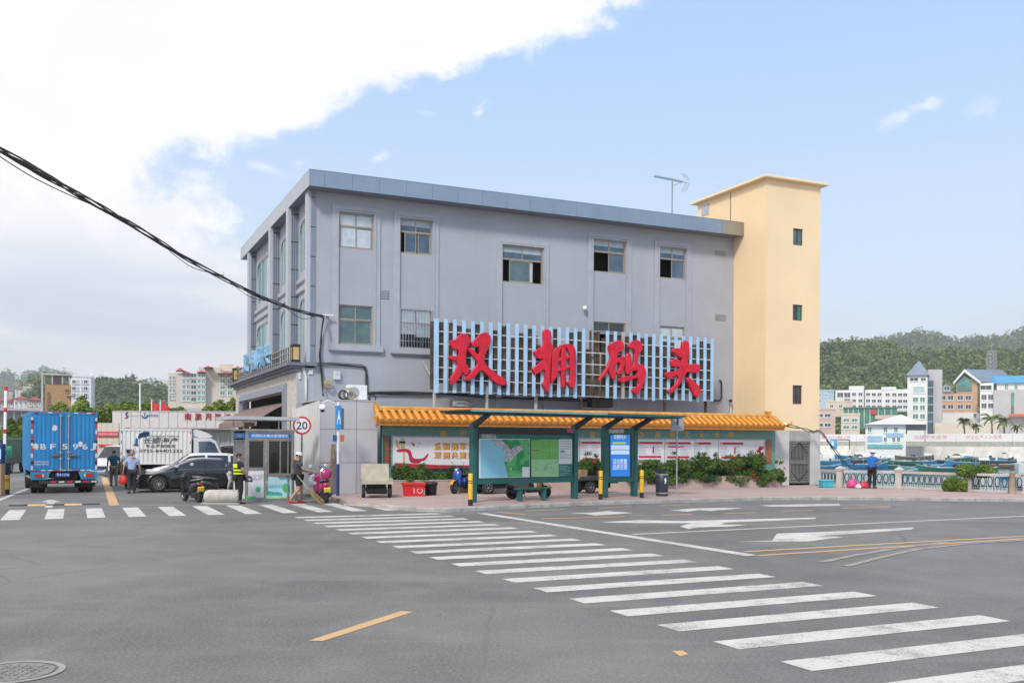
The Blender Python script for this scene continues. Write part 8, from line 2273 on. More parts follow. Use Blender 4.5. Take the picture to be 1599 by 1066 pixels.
sp_ = [at(px, 700, Y) for px, Y in sw]
ZQ = 1.75
fl = MB(); fl.add([(p.x, p.y, ZQ) for p in sp_] + [(1450, 200, ZQ), (1450, 2150, ZQ), (30, 2150, ZQ), (30, 300, ZQ)], [(0, 1, 2, 3, 4, 5, 6)]); tag(fl.build('far_shore', M_CONCD, fix=False), kind='structure')
swt = thing('seawall', 'long sloping concrete seawall across the harbour', 'wall', (0, 0, 0))
for a, b in zip(sp_[:-1], sp_[1:]):
 n = int((b - a).length / 9) + 1; d = (b - a).normalized(); nn = Vector((d.y, -d.x, 0))
 for k in range(n):
  p, r = a.lerp(b, k / n) + d * .04, a.lerp(b, (k + 1) / n) - d * .04
  q = MB(); q.loft([[Vector((v.x, v.y, 0)) + nn * o_ + Vector((0, 0, z)) for o_, z in ((0, -3), (3.4, -3), (2.4, -.6), (.9, 1.5), (.7, ZQ + .1), (0, ZQ + .1))] for v in (p, r)]); q.build('wall_section', mat('pale_seawall', (0.60, 0.57, 0.52), .9, var=.15, scale=.3, streak=.35, dirtcol=(0.34, 0.29, 0.23)), swt)
bw = thing('banner_wall', 'white harbour wall with faded pink lettering behind the boats', 'wall', (0, 0, 0))
M_PINK = mat('faded_pink_print', (0.62, 0.26, 0.30), .7, var=.2, scale=1)
for a, b in zip(sp_[:-1], sp_[1:]):
 n = int((b - a).length / 16) + 1; d = (b - a).normalized(); nn = Vector((-d.y, d.x, 0)) * 9
 for k in range(n):
  p, r = a.lerp(b, k / n) + nn + d * .05, a.lerp(b, (k + 1) / n) + nn - d * .05
  q = MB(); q.bar((p.x, p.y, (ZQ + 3.1) / 2), (r.x, r.y, (ZQ + 3.1) / 2), .4, 3.1 - ZQ); q.build('concrete_base', M_CONC, bw)
  q = MB(); q.bar((p.x, p.y, 4.15), (r.x, r.y, 4.15), .3, 2.05); q.build('white_banner', M_WHITEP, bw)
  m = p.lerp(r, .5) - nn.normalized() * .17; text('banner_lettering', ('共建平安渔港', '安全生产人人有责', '爱护海洋', '文明出海')[k % 4], 1.0, M_PINK, bw, (m.x, m.y, 4.3), d, (0, 0, 1), width=9.5)
M_BWH = mat('far_white_render', (0.74, 0.74, 0.73), .85, var=.06, scale=.2, streak=.10); M_BPK = mat('far_pink_render', (0.56, 0.42, 0.37), .85, var=.08, scale=.2, streak=.1); M_BCR = mat('far_cream_render', (0.60, 0.54, 0.44), .85, var=.06, scale=.2, streak=.1)
M_BGR = mat('far_grey_render', (0.48, 0.47, 0.48), .85, var=.06, scale=.2, streak=.12); M_BOR = mat('far_orange_tile', (0.60, 0.36, 0.23), .8, var=.08, scale=.4); M_BBL = mat('far_blue_render', (0.36, 0.50, 0.62), .85, var=.08, scale=.2)
M_WGR = mat('far_green_glass', (0.10, 0.24, 0.21), .15, var=.3, scale=.5); M_WDK = mat('far_dark_glass', (0.06, 0.085, 0.10), .15, var=.4, scale=.5); M_RFRED = mat('red_roof_tile', (0.36, 0.07, 0.08), .7, var=.15); M_RFGR = mat('blue_grey_roof', (0.20, 0.25, 0.32), .5, var=.08, scale=.3); M_RFBL = mat('bright_blue_roof', (0.06, 0.30, 0.55), .5, var=.06); M_GREEN = mat('green_curtain_wall', (0.05, 0.20, 0.14), .2, var=.3, scale=.3); M_BRKF = mat('raw_ochre_brick', (0.42, 0.25, 0.12), .9, var=.15, scale=2)
class Bld:
 """a far building: front face towards the viewer at distance Y, sized from the photo"""
 def __init__(s, name, label, Y, px, group=None, cat='building', rot=None):
  p = at(px, 691, Y); rot = -math.atan2(p.x, Y) if rot is None else rot; s.Y = Y; s.F = Frame((p.x, Y), rot); s.o = thing(name, label, cat, (p.x, Y, 0), rot, group); s.px0 = px; s.wm = {}
 def mass(s, px0, px1, pyt, pyb, m, t0=0.0, depth=12.0, nm='wall', cap=0.0):
  a, z1 = s.F.px(px0, pyt, t0); b, _ = s.F.px(px1, pyt, t0); z0 = s.F.px(px0, pyb, t0)[1] if pyb else 0
  q = MB(); q.box(a, b, t0, t0 + depth, z0, z1); o = q.build(nm, m, s.o)
  if cap: q = MB(); q.box(a - .15, b + .15, t0 - .15, t0 + depth, z1 + .002, z1 + cap); q.build('parapet', m, s.o)
  return o
 def wins(s, rects, m, t0=0.0, frame=None, nm='window'):
  for (px0, py0, px1, py1) in rects:
   a, z1 = s.F.px(px0, py0, t0); b, z0 = s.F.px(px1, py1, t0)
   w, h = round(b - a, 1), round(z1 - z0, 1); key = (w, h, m.name)
   if key not in s.wm:
    q = MB(); e = .07 * max(1, s.Y / 150); q.box(-w / 2, w / 2, -.05, -.005, -h / 2, h / 2); q.cur = 1
    q.box(-w / 2 - e, -w / 2, -.14, 0, -h / 2 - e, h / 2 + e); q.box(w / 2, w / 2 + e, -.14, 0, -h / 2 - e, h / 2 + e); q.box(-w / 2, w / 2, -.14, 0, h / 2, h / 2 + e); q.box(-w / 2 - e, w / 2 + e, -.25, 0, -h / 2 - 2 * e, -h / 2)
    q.box(-e / 3, e / 3, -.09, -.04, -h / 2, h / 2)
    s.wm[key] = q.mesh(nm, [m, frame or M_BWH])
   link(nm, s.wm[key], s.o, ((a + b) / 2, t0, (z0 + z1) / 2))
 def grid(s, xs, ys, w, h, m, t0=0.0, slope=0.0, frame=None):
  s.wins([(x - w / 2, y - h / 2 + (x - xs[0]) * slope, x + w / 2, y + h / 2 + (x - xs[0]) * slope) for y in ys for x in xs], m, t0, frame)
 def gable(s, px0, px1, pye, pxa, pya, m, t0, depth, nm='roof', hip=0.0):
  a, z0 = s.F.px(px0, pye, t0); b, _ = s.F.px(px1, pye, t0); c, z1 = s.F.px(pxa, pya, t0)
  q = MB(); q.add([(a, t0 - .4, z0), (b, t0 - .4, z0), (c, t0 - .4 + hip * depth, z1), (a, t0 + depth, z0), (b, t0 + depth, z0), (c, t0 + depth - hip * depth, z1)], [(0, 1, 2), (3, 5, 4), (0, 2, 5, 3), (1, 4, 5, 2), (0, 3, 4, 1)]); return q.build(nm, m, s.o)
B = Bld('quay_house', 'white two storey quay house with a pale hipped roof and open side canopy', 246, 1383)
B.mass(1352, 1415, 663, 716, M_BWH, 0, 9); B.gable(1350, 1449, 662.5, 1408, 645.5, mat('pale_roof_sheet', (0.62, 0.60, 0.57), .7, var=.06), -1, 14, hip=.5); B.mass(1415.5, 1447, 663, 671, mat('canopy_shade', (0.20, 0.20, 0.20), .8), 1, 8, 'canopy_beam'); B.mass(1444, 1446, 671, 700, M_GALV, 1, .3, 'canopy_post')
B.grid((1358.5, 1383, 1399.5), (670.5,), 5, 7.5, M_WGR); B.grid((1383, 1396, 1403.5), (686,), 3.6, 7, M_WDK); B.mass(1355, 1378, 680.5, 689, mat('blue_notice', (0.30, 0.46, 0.66), .6), -.2, .18, 'notice_board'); B.mass(1384, 1411, 676, 682, mat('blue_notice', (0, 0, 0)), -.2, .18, 'notice_board'); B.mass(1355, 1410, 693.5, 699, mat('teal_hoarding', (0.12, 0.40, 0.40), .6, var=.2), -.4, .3, 'hoarding')
B = Bld('blue_hut', 'small blue framed hut on the quay left of the white quay house', 250, 1302, cat='hut')
B.mass(1297, 1308, 685, 701, mat('hut_blue', (0.06, 0.32, 0.60), .5), 0, 3); B.mass(1298.5, 1303, 688, 696, M_CANV, -.1, .09, 'curtain'); B.mass(1308.5, 1328, 685.5, 687, M_CHAR, 0, 3, 'awning_beam'); B.mass(1326.5, 1328, 687, 701, M_CHAR, 0, .3, 'awning_post')
B = Bld('long_white_building', 'long white three storey building below the wooded hill', 400, 1360)
B.mass(1305, 1419, 609, 642, M_BWH, 0, 14); B.mass(1326, 1350, 602.5, 609, M_BWH, 0, 10, 'stair_head'); B.mass(1377, 1400, 604, 609, M_BWH, 0, 10, 'stair_head'); B.mass(1349.6, 1351, 606, 636, M_WDK, -.3, .28, 'drain_shaft')
B.wins([(1308, 613, 1317, 620), (1319, 613, 1328, 620), (1319, 623, 1328, 628)], M_WDK); B.grid((1334, 1344, 1356, 1365, 1374, 1386.5, 1397, 1406, 1414), (615.5, 625.5, 634.5), 6, 4.6, M_WDK, 0, .01)
B = Bld('green_glass_hall', 'low building with a long green glazed front and red flag sign', 330, 1355)
B.mass(1319, 1401, 637, 668, M_GREEN, 0, 12); B.mass(1317, 1403, 635.5, 637.5, mat('slate_edge', (0.12, 0.15, 0.15), .6), -.5, 13, 'roof_edge'); B.mass(1360, 1368.5, 640, 646.5, mat('flag_red', (0.55, 0.03, 0.04), .6), -.7, .15, 'red_sign'); B.mass(1367, 1402, 648, 654, M_BPK, -1.2, 1.1, 'balcony')
for x in (1325, 1333, 1341, 1350, 1359, 1372, 1382, 1392): B.mass(x - .4, x + .4, 638, 666, M_BWH, -.2, .18, 'mullion')
for (nm, lab, Y, x0, x1, yt, yb, m, wx, wy, ww, wh, wm) in (
  ('pink_building', 'pink and cream flats immediately right of the yellow tower', 300, 1270, 1305, 640, 690, M_BPK, (1281, 1293), (648.5, 663.5), 9, 5, M_WDK), ('cream_building', 'cream low building left of the green glazed hall', 290, 1314, 1343, 648, 690, M_BCR, (1322, 1335), (656, 667), 9, 4.5, M_WGR),
  ('blue_house', 'small blue house above the pink flats on the far shore', 370, 1266, 1303, 611, 645, M_BBL, (1281, 1291), (617, 626), 2.6, 4, M_WDK), ('cream_house', 'narrow cream house stepping up behind the pink flats', 345, 1290, 1332, 628, 650, M_BCR, (1299, 1313), (634,), 5, 4, M_WDK)):
 B = Bld(nm, lab, Y, (x0 + x1) / 2); B.mass(x0, x1, yt, yb, m, 0, 9, cap=.6); B.grid(wx, wy, ww, wh, wm)
B = Bld('spire_tower_building', 'white tower block with a blue-grey pyramid roof on the far shore', 335, 1440)
B.mass(1417.5, 1449, 588, 690, M_BWH, 0, 9); B.mass(1419, 1447, 583.5, 588, M_BWH, .3, 8, 'belvedere'); B.gable(1414.5, 1452, 586, 1435.5, 561, M_RFGR, -.6, 10, hip=.5); B.mass(1449.3, 1472, 577, 690, M_BGR, 2.5, 8, 'stair_tower'); B.mass(1449.5, 1458, 594, 676, M_WDK, -.2, 2.6, 'glass_shaft')
for y in (604, 617.5, 630.5, 643, 657): B.mass(1449.3, 1458.2, y, y + 1.8, mat('teal_band', (0.16, 0.42, 0.42), .5), -.35, .14, 'floor_band')
B.wins([(1421.5, 590, 1434, 594.5), (1438.5, 590, 1446, 594.5)], M_WDK); B.wins([(1427, 604, 1444, 613)], mat('far_pale_glass', (0.42, 0.50, 0.53), .15)); B.grid((1430, 1441), (624, 636.5, 650), 7.5, 7, M_WGR)
B = Bld('gabled_building', 'orange fronted building with a big glazed gable under a grey roof', 345, 1497)
B.mass(1461, 1527, 614, 662, M_BOR, 0, 10); B.mass(1494, 1527, 596, 614, M_BOR, 0, 10, 'gable_wall'); B.mass(1461, 1530, 644.5, 690, M_BWH, -.6, 10, 'ground_floor')
a0, z0 = B.F.px(1489, 597); a1, zt = B.F.px(1506.5, 576.5); a2, _ = B.F.px(1532, 597)
q = MB(); q.prism([(a0, z0), (a1, zt), (a2, z0), (a2, z0 - .9), (a1, zt - 1.1), (a0, z0 - .9)], -1.6, -.4, lambda x, y, h: (x, h, y)); q.build('gable_trim', M_BWH, B.o)
ar, zr_ = B.F.px(1566, 577, 8); ae, ze_ = B.F.px(1584, 592, 8); q = MB(); q.add([(a1, -1.5, zt), (a2, -1.5, z0), (ae, 8, z0), (ar, 8, zt), (a0, -1.5, z0), (a0, 10, z0)], [(0, 1, 2, 3), (0, 3, 5, 4)]); q.build('roof', M_RFGR, B.o)
q = MB(); q.prism([(a1 - 2.4, z0 - 3.2), (a1 - 2.2, zt - 4.4), (a1, zt - 2.0), (a1 + 2.2, zt - 4.4), (a1 + 2.4, z0 - 3.2)], -.3, -.1, lambda x, y, h: (x, h, y)); q.build('gable_window', M_WGR, B.o)
B.gable(1461, 1491, 614, 1478, 598, M_RFGR, .2, 9, 'side_roof'); B.wins([(1475, 603.5, 1483, 609)], M_WDK, -.3); B.grid((1473, 1485, 1500, 1512.5), (621, 635), 8, 6.5, M_WDK); B.wins([(1468, 646, 1472, 652), (1521, 646, 1525, 652)], M_WDK, -.6)
B = Bld('blue_roof_building', 'pale grey building with a bright blue roof at the far right edge', 325, 1575)
B.mass(1552, 1650, 609, 690, M_BGR, 0, 12); B.mass(1557, 1650, 597, 609, M_BWH, 2, 10, 'attic'); B.mass(1531, 1551.7, 598, 690, M_BWH, 1, 10, 'balcony_bay'); a, z1 = B.F.px(1546, 591, 4); b, z0 = B.F.px(1557, 598, 1); c, _ = B.F.px(1660, 592, 1)
q = MB(); q.add([(b, 1, z0), (c, 1, z0), (c, 7, z1 + 1), (a + 1, 7, z1 + 1), (a, 5, z0 - .3)], [(0, 1, 2, 3), (0, 3, 4)]); q.build('blue_roof', M_RFBL, B.o)
B.wins([(1570, 600.5, 1574, 608), (1585, 600.5, 1589, 608)], M_WGR, 2); B.mass(1579.5, 1584, 613, 645, M_WGR, -.2, .15, 'stair_glazing'); B.grid((1540,), (605,), 17, 6, M_WDK, 1); B.grid((1537, 1547.5), (620, 633.5), 7.5, 7.5, M_WDK, 1); B.mass(1576, 1650, 646, 650, mat('orange_awning', (0.55, 0.15, 0.07), .6), -3, 3, 'awning'); B.mass(1460, 1560, 660, 690, M_BCR, -6, 5, 'street_front')
lt_ = thing('lattice_mast', 'grey lattice mast rising behind the gabled roof', 'mast', at(1549, 580, 352) * 1.0); zb = at(1549, 585, 352).z; lt_.location.z = 0
q = MB(); z1 = at(1549, 548, 352).z; zt = at(1549, 534, 352).z
for sx in (-1, 1):
 for sy in (-1, 1): q.tube([(sx * 1.3, sy * 1.3, zb - 12), (sx * 1.1, sy * 1.1, z1)], .14, 4)
k = 6
for i in range(k):
 za, zc = zb + (z1 - zb) * i / k, zb + (z1 - zb) * (i + 1) / k
 for (p, r) in (((-1.2, -1.2), (1.2, -1.2)), ((1.2, -1.2), (1.2, 1.2)), ((1.2, 1.2), (-1.2, 1.2)), ((-1.2, 1.2), (-1.2, -1.2))): q.tube([(*p, za), (*r, zc)], .09, 4); q.tube([(*r, za), (*p, zc)], .09, 4); q.tube([(*p, zc), (*r, zc)], .12, 4)
q.tube([(0, 0, z1), (0, 0, zt)], .12, 4); q.build('lattice', M_GALV, lt_)['kind'] = 'stuff'
L_PALM = leafmat('palm_frond', (0.09, 0.13, 0.04), (0.22, 0.25, 0.08))
def palm(label, px, pyb, pyt, Y, seed):
 p = at(px, pyb, Y); H = at(px, pyt, Y).z - ZQ; g = random.Random(seed)
 o = thing('palm_tree', label, 'palm tree', (p.x, Y, ZQ), 0, 'palm trees along the far promenade')
 q = MB(); q.tube([(0, 0, 0), (.1, 0, H * .4), (.0, 0, H * .74)], .24, 7, .15); q.build('trunk', M_STEM, o)
 q = MB()
 for k in range(22):
  az, el, L = g.uniform(0, 6.28), g.uniform(-.2, 1.1), H * g.uniform(.26, .38)
  pr, s = Vector((0, 0, H * .74)), []
  for j in range(6): s.append(pr.copy()); e = el - j * .33; pr = pr + Vector((math.cos(az) * math.cos(e), math.sin(az) * math.cos(e), math.sin(e))) * L / 5
  sd = Vector((-math.sin(az), math.cos(az), 0))
  for j in range(5):
   w0, w1 = L * .16 * (1 - abs(j - 1.5) / 5), L * .16 * (1 - abs(j - .5) / 5)
   for sg in (-1, 1): q.add([s[j], s[j + 1], s[j + 1] + sd * sg * w1 - Vector((0, 0, w1 * .6)), s[j] + sd * sg * w0 - Vector((0, 0, w0 * .6))], [(0, 1, 2, 3)])
 q.build('crown', L_PALM, o, fix=False)
for i, (lab, px, yb, yt) in enumerate((('palm below the gabled building, leftmost of the promenade palms', 1506, 682, 645), ('short leaning palm second from the left on the promenade', 1524, 682, 655), ('tallest promenade palm, in front of the grey building', 1549, 684, 638), ('bushy palm right of the tallest promenade palm', 1568, 680, 643), ('low palm furthest right on the promenade', 1588, 680, 655))): palm(lab, px, yb, yt, 262 - i * 4, i)
B = Bld('pavilion', 'long low pavilion with a pale sign fascia and red raised characters', 75, 250, rot=0.0)
B.mass(176, 420, 642, 669, mat('fascia_grey_panel', (0.54, 0.51, 0.51), .5, var=.05), -1.2, .25, 'fascia_backing'); M_FP = mat('pale_fascia_panel', (0.60, 0.57, 0.56), .4, var=.05)
for k in range(17): B.mass(176.3 + k * 14.6, 176 + (k + 1) * 14.6 - .35, 641.5 + k * .08, 668.2, M_FP, -1.26, .05, 'fascia_panel')
B.mass(180, 420, 668.5, 740, M_BWH, 0, 14); B.mass(178, 420, 640.8, 642, M_BGR, -1.3, 14, 'roof')
B.wins([(186, 671, 215, 690), (217, 671, 252, 690), (258, 672, 306, 689)], mat('far_pale_glass', (0, 0, 0)), -.05, M_BGR); B.wins([(307, 672, 320, 690)], M_WDK, -.05, M_BGR); B.wins([(327, 676, 341, 735), (344, 676, 358, 735)], mat('shop_glass', (0.30, 0.36, 0.36), .1, var=.5, scale=.8), -.05, M_GALV); B.mass(325, 372, 665, 672, M_BPK, -.8, .7, 'canopy')
T = -1.27
for ch, px in zip('南澳月亮沙滩', (294, 310, 325.8, 341, 356.6, 372)): s_, z_ = B.F.px(px, 650, T); text('sign_character', ch, .50, mat('crimson_lettering', (0.45, 0.01, 0.06), .5), B.o, (s_, T - .05, z_), (1, 0, 0), (0, 0, 1), depth=.03)
s_, z_ = B.F.px(239, 648.5, T); text('blue_lettering', '南澳游船', .20, M_NVB, B.o, (s_, T - .02, z_), (1, 0, 0), (0, 0, 1)); s_, z_ = B.F.px(210, 648.8, T); text('small_lettering', '深圳海上运动', .14, mat('ochre_print', (0.45, 0.36, 0.24), .6), B.o, (s_, T - .02, z_), (1, 0, 0), (0, 0, 1))
s_, z_ = B.F.px(226.5, 648, T); q = MB(); q.prism([(s_ + .26 * math.cos(a), z_ + .26 * math.sin(a)) for a in [R(180 + 12 * k) for k in range(16)]] + [(s_ + .16 * math.cos(a), z_ + .16 * math.sin(a)) for a in [R(360 - 12 * k) for k in range(16)]], T - .03, T - .01, lambda x, y, h: (x, h, y)); q.box(s_ - .03, s_ + .03, T - .03, T - .01, z_ - .12, z_ + .22); q.build('anchor_logo', M_NVB, B.o)
s_, z_ = B.F.px(198, 648, T); q = MB(); q.prism(chaikin([(s_ - .12, z_ + .05), (s_ + .02, z_ + .26), (s_ + .16, z_ + .22), (s_ + .02, z_ + .08), (s_ + .18, z_ - .08), (s_ + .02, z_ - .28), (s_ - .14, z_ - .22), (s_ + .04, z_ - .10)], 1), T - .03, T - .01, lambda x, y, h: (x, h, y)); q.build('swirl_logo', mat('purple_print', (0.12, 0.04, 0.22), .5), B.o)
B = Bld('banner_fence', 'white hoarding with a red slogan banner behind the walking men', 70, 170, cat='hoarding', rot=0.0)
for k in range(4): B.mass(150 + k * 9, 158.7 + k * 9, 660, 735, M_BCR, 0, .15, 'hoarding_panel')
B.mass(152, 185, 673.5, 681.5, mat('banner_red', (0.58, 0.03, 0.03), .6), -.1, .05, 'red_banner'); s_, z_ = B.F.px(169, 677.5, -.1); text('banner_lettering', '创建文明城市共建美好家园', .17, M_WHITEP, B.o, (s_, -.13, z_), (1, 0, 0), (0, 0, 1), width=1.4)
B.mass(154, 176, 693.5, 697, mat('banner_red', (0, 0, 0)), -.1, .05, 'red_banner')
B = Bld('apartment_block', 'white six storey apartment block with small red tiled roofs', 235, 318)
B.mass(263, 322, 582, 644, M_BCR, 0, 12); B.mass(322, 400, 579, 644, M_BCR, 2, 14, 'right_wing'); B.mass(311, 345, 573, 582, M_BCR, 3, 9, 'stair_head'); B.mass(262, 420, 636, 690, M_BGR, -1, 10, 'podium'); B.mass(344, 366, 568, 579, M_BCR, 5, 8, 'stair_head')
for (x0, x1, ye, xa, ya) in ((275, 289, 578.5, 282, 573.5), (284, 299, 582.5, 291, 578), (308, 323, 581, 315, 577.5), (319, 334, 573.5, 326, 570.2), (340, 368, 582.5, 354, 579.2), (366, 379, 575, 372, 570.5)): B.gable(x0, x1, ye, xa, ya, M_RFRED, -.6, 4, 'red_roof', .4)
B.grid((287.5, 294.5, 311.3, 318.3), (586.5, 595.5, 604.5, 613.5, 622.5), 4.2, 5.6, M_WGR); B.grid((302.8,), (586, 595.5, 604.5, 613.5, 623.5), 7.4, 6, M_WDK); B.grid((348, 359.5), (586.5, 595.5, 605, 614), 6.6, 5.2, M_WGR, 2); B.grid((266.5, 272), (590, 600, 610, 620), 2.6, 5, M_WDK)
B = Bld('unfinished_tower', 'unfinished concrete frame tower infilled with ochre brick', 185, 90)
B.mass(71, 112, 600, 650, M_BRKF, 0, 9, 'brick_infill'); B.mass(68, 113, 582.5, 585, M_CONCD, -.3, 10, 'roof_slab'); B.mass(65, 68, 581, 650, M_BGR, -.2, 1.5, 'left_fin'); B.mass(104, 118, 616, 617.5, M_CONCD, -1, 6, 'ledge')
for x in (69.5, 82, 98, 109): B.mass(x - 1, x + 1, 585, 600, M_CONCD, 0, 1, 'column')
B.mass(84, 99, 585, 600, M_BGR, 3, 3, 'core_wall'); B.wins([(74.5, 612, 78, 619), (74.5, 623, 78, 630), (74.5, 633, 78, 640), (103, 608, 108, 613)], M_WDK, -.02, M_BRKF)
B = Bld('white_office', 'white office building with square windows behind the ochre brick tower', 215, 128); B.mass(110, 143, 588, 650, M_BWH, 0, 12, cap=.5); B.mass(142, 148.5, 583, 650, M_BWH, 1, 8, 'end_fin'); B.grid((116, 134.5), (596, 606.5, 617), 5, 5, M_WDK); B.grid((122, 128.3), (596, 606.5, 617), 1.8, 5, M_WDK)
rg_ = random.Random(12)
for i, (x0, x1, yt, yb, m) in enumerate(((-12, 22, 625, 650, M_BPK), (22, 44, 622, 650, M_BWH), (44, 66, 623.5, 650, M_BPK), (24, 37, 606, 618, M_BWH), (36, 49, 600, 612, M_BCR), (46, 53, 597, 606, M_BWH), (8, 20, 609, 617, M_BPK))):
 Yh = 260 if i < 3 else 520
 B = Bld('hillside_house', ('pink house at the far left edge below the hills', 'white house between two pink houses at far left', 'pink house beside the ochre brick tower', 'white villa lowest of the hillside cluster', 'cream villa in the middle of the hillside cluster', 'small white villa highest of the hillside cluster', 'pink villa left of the hillside cluster')[i], Yh, (x0 + x1) / 2, 'houses on the slope at far left'); B.mass(x0, x1, yt, yb + (40 if i < 3 else 6), m, 0, 9); B.gable(x0 - 1, x1 + 1, yt + .3, (x0 + x1) / 2, yt - (yb - yt) * .18, M_RFRED, -.4, 10, hip=.3); k = max(2, int((x1 - x0) / 6)); B.grid([x0 + (x1 - x0) * (j + .5) / k for j in range(k)], [yt + (yb - yt) * f_ for f_ in (.28, .62)], 2.4, (yb - yt) * .16, M_WDK)
B = Bld('grandstand_roof', 'long grey flat roofed shed at the far left behind the lorry', 150, 30, cat='shed'); B.mass(-20, 64, 637, 640, M_BGR, -1, 14, 'roof'); B.mass(-20, 62, 640, 700, M_BGR, 3, 8)
for k in range(7): B.mass(-14 + k * 12, -13 + k * 12, 640, 690, M_BWH, -.5, .5, 'column')
L_TREE = leafmat('tree_leaf', (0.08, 0.14, 0.02), (0.32, 0.38, 0.065), .35); L_TRD = leafmat('far_tree_leaf', (0.035, 0.07, 0.03), (0.10, 0.15, 0.055), .3)
def tree(label, px, pyb, pyt, wpx, Y, seed, leaf, n=520, ls=.2, group='trees behind the yard'):
 g = np.random.default_rng(seed); p = at(px, 691, Y); H = at(px, pyt, Y).z; zb = at(px, pyb, Y).z; W = wpx * .72 * Y / 1500
 o = thing('tree', label, 'tree', (p.x, Y, 0), 0, group); k = 12; c0 = max(zb, H * .35)
 c = np.stack([g.uniform(-W * .8, W * .8, k), g.uniform(-W * .6, W * .6, k), g.uniform(c0, H * .86, k)], 1); c[:, 2] -= (np.abs(c[:, 0]) / W) ** 2 * (H - c0) * .3
 r = np.stack([g.uniform(.28, .45, k) * W, g.uniform(.28, .4, k) * W, g.uniform(.13, .22, k) * H], 1)
 v, f = leaf_cloud(c, r, n, ls, .55, .45, .6, g); link('crown', np_mesh('crown', v, f, 4, leaf), o)
 q = MB(); q.tube([(0, 0, 0), (.1, 0, H * .3), (0, .1, H * .6)], .22, 7, .10)
 for j in range(5): q.tube([(0, 0, H * .3), tuple(c[j] * .5 + np.array([0, 0, H * .18])), tuple(c[j])], .10, 5, .03)
 q.build('trunk', M_STEM, o)
for i, a in enumerate((('bright green spreading tree behind the blue truck', 118, 668, 622, 52, 100), ('broad yellow-green tree right of the blue truck', 156, 668, 625, 50, 98), ('lower green tree left of the street lamp', 192, 660, 628, 44, 105), ('green tree behind the two flags', 232, 660, 630, 46, 105), ('low green tree in front of the apartment block', 268, 660, 633, 40, 105), ('rounded tree beside the grey building, right of the apartment block', 345, 664, 621, 46, 98), ('dark bush tree at far left behind the lorry', 20, 690, 652, 34, 85), ('small tree left of the blue truck', 44, 690, 648, 26, 88))): tree(*a, i + 30, L_TREE)
def hill(name, Y0, Y1, prof, m, forest=None, n=0, rad=3.0, seed=1, zbase=0.0):
 """ridge whose crest, seen from the street, follows prof (pixel x, pixel y) at distance Y1"""
 P = MB(); cols = []; x0, x1 = prof[0][0], prof[-1][0]
 N = 110
 for i in range(N + 1):
  px = x0 + (x1 - x0) * i / N; py = interp(px, prof); zc = at(px, py, Y1).z
  cols.append([Vector((at(px, 691, Y).x, Y, zbase + (zc - zbase) * h)) for Y, h in ((Y0, 0), (Y0 + (Y1 - Y0) * .35, .30), (Y0 + (Y1 - Y0) * .7, .72), (Y1, 1.0), (Y1 * 1.35, .35), (Y1 * 1.6, 0))])
 P.smooth = True; P.loft(cols, closed=False, cap=False); h_ = P.build(name, m, fix=False); tag(h_, kind='structure')
 if not n: return
 g = np.random.default_rng(seed)
 hv = np.array([[tuple(v) for v in c] for c in cols]); fi = g.uniform(0, N - .001, n); fj = g.uniform(0, 3.25, n) ; fj = np.minimum(fj, 3.2)
 i0, j0 = fi.astype(int), fj.astype(int); u, w = (fi - i0)[:, None], (fj - j0)[:, None]
 p = (hv[i0, j0] * (1 - u) + hv[i0 + 1, j0] * u) * (1 - w) + (hv[i0, j0 + 1] * (1 - u) + hv[i0 + 1, j0 + 1] * u) * w
 rr = rad * g.uniform(.55, 1.35, (n, 1)); v, f = leaf_cloud(p + np.array([0, 0, .5]) * rr, rr * np.array([1.0, 1.0, .85]), 44, rad * .24, .75, .5, .7, g)
 o = link('forest', np_mesh('forest', v, f, 4, forest)); tag(o, 'wooded slope of %s' % name.replace('_', ' '), 'forest', kind='stuff')
M_HG = mat('hill_ground', (0.10, 0.11, 0.05), 1, var=.4, scale=.02)
L_F1 = leafmat('forest_leaf', (0.035, 0.085, 0.022), (0.25, 0.32, 0.095), .06); L_F2 = leafmat('far_forest_leaf', (0.06, 0.115, 0.05), (0.20, 0.26, 0.10), .02)
hill('near_hill', 430, 640, [(1000, 688), (1080, 620), (1150, 580), (1262, 552), (1290, 544), (1302, 537), (1330, 538), (1362, 540), (1395, 546), (1440, 556), (1500, 556), (1545, 552), (1600, 556), (1720, 548), (1900, 600), (2050, 688)], M_HG, L_F1, 4200, 4.2, 3, ZQ)
hill('far_hill', 850, 1300, [(960, 688), (1080, 610), (1180, 568), (1300, 541), (1370, 536), (1405, 528), (1433, 521), (1456, 527), (1480, 533), (1520, 533), (1560, 528), (1605, 517), (1750, 504), (1950, 560), (2150, 688)], M_HG, L_F2, 5200, 7.0, 4, ZQ)
hill('yard_hill', 380, 560, [(-10, 686), (20, 640), (48, 604), (66, 592), (100, 598), (140, 604), (160, 599), (185, 602), (202, 597), (218, 606), (245, 611), (268, 618), (330, 640), (400, 686)], M_HG, L_F2, 1500, 4.0, 5)
hill('left_ridge', 1200, 1950, [(-700, 686), (-500, 640), (-300, 600), (-160, 592), (-40, 587), (8, 588), (25, 593), (42, 589), (66, 581), (100, 590), (150, 604), (190, 606), (230, 601), (262, 604), (330, 609), (420, 606), (600, 640), (760, 688)], M_HG, L_F2, 1800, 12, 6)
x, y = at(218.7, 690, 82).x, 82
sl_ = thing('street_lamp', 'tall white street lamp with two short arms above the pavilion', 'street lamp', (x, y, 0)); zt = at(219, 598, 82).z
q = MB(); q.tube([(0, 0, 0), (0, 0, zt)], .10, 8, .06); q.build('pole', M_WPAINT, sl_)
for s in (-1, 1):
 q = MB(); q.tube([(0, 0, zt - .1), (s * .45, 0, zt)], .03, 6); am = q.build('arm', M_GALV, sl_); q = MB(); q.cbox(min(s * .2, s * .7), max(s * .2, s * .7), -.12, .12, zt, zt + .07, .02); q.build('lamp_head', M_GALV, am)
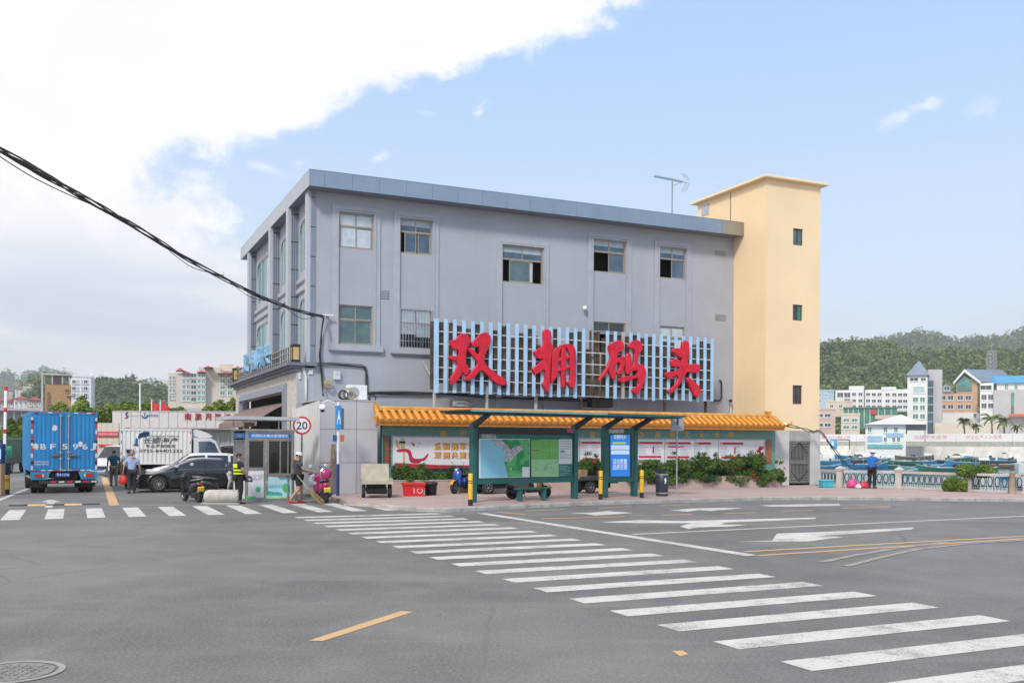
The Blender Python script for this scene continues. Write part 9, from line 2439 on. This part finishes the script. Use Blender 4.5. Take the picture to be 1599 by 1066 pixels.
for lab, px in (('red and white flag left of the other, above the pavilion roof', 237, ), ('red and white flag nearer the apartment block', 250.5)):
 x = at(px, 690, 88).x; zt = at(px, 624, 88).z; f_ = thing('flag', lab, 'flag', (x, 88, 0)); q = MB(); q.tube([(0, 0, 0), (0, 0, zt)], .05, 6); q.build('flagpole', M_WPAINT, f_)
 q = MB(); q.loft([[Vector((.06 + .7 * k / 6, .05 * math.sin(k * 1.3), z - .08 * k)) for k in range(7)] for z in (zt - .1, zt - 1.5)], closed=False, cap=False); q.build('flag_cloth', mat('flag_red', (0, 0, 0)), f_)
x, y = G(4, 772); bg_ = thing('barrier_gate', 'raised red and white barrier arm at the far left edge', 'barrier', (x - .15, y + .4, 0)); ztop = at(5, 602, y).z
for k in range(18):
 z0 = 1.2 + (ztop - 1.2) * k / 18; q = MB(); q.box(-.05 + z0 * .015, .05 + z0 * .015, -.03, .03, z0, z0 + (ztop - 1.2) / 18 - .004); q.build('arm_segment', mat('barrier_red', (0.55, 0.02, 0.03), .5) if k % 5 == 2 else M_WPAINT, bg_)
q = MB(); q.cbox(-.16, .16, -.16, .16, 0, 1.25, .02); q.build('motor_housing', M_CHAR, bg_)
x, y = G(0, 773); pk = thing('payment_terminal', 'parking terminal with a blue display on a tan cabinet, cut by the left edge', 'terminal', (x, y, 0)); q = MB(); q.cbox(-.3, .13, -.16, .16, .0, 1.22, .02); q.build('cabinet', mat('tan_cabinet', (0.44, 0.28, 0.18), .6, var=.1), pk); q = MB(); q.cbox(-.34, .18, -.19, .1, 1.24, 1.98, .02); q.build('display_housing', mat('navy_display', (0.02, 0.03, 0.14), .4), pk); q = MB(); q.box(-.30, .14, -.197, -.192, 1.40, 1.78); q.build('display', emit('pale_display', (0.35, 0.52, 0.70), .2), pk)
bollard(11.8, 771.5, 'yellow bollard beside the parking terminal at the far left', h=.76, z=0, group=None)
HZ = bpy.data.materials.new('haze'); HZ.use_nodes = True; t = HZ.node_tree; t.nodes.clear()
pv = nd(t, 'ShaderNodeVolumePrincipled'); pv.inputs['Color'].default_value = (0.93, 0.96, 1.0, 1); pv.inputs['Density'].default_value = 0.0003; pv.inputs['Anisotropy'].default_value = 0.2
t.links.new(pv.outputs[0], nd(t, 'ShaderNodeOutputMaterial').inputs['Volume'])
q = MB(); q.box(-2300, 1600, -150, 3250, -5, 230); tag(q.build('haze', HZ), kind='stuff')
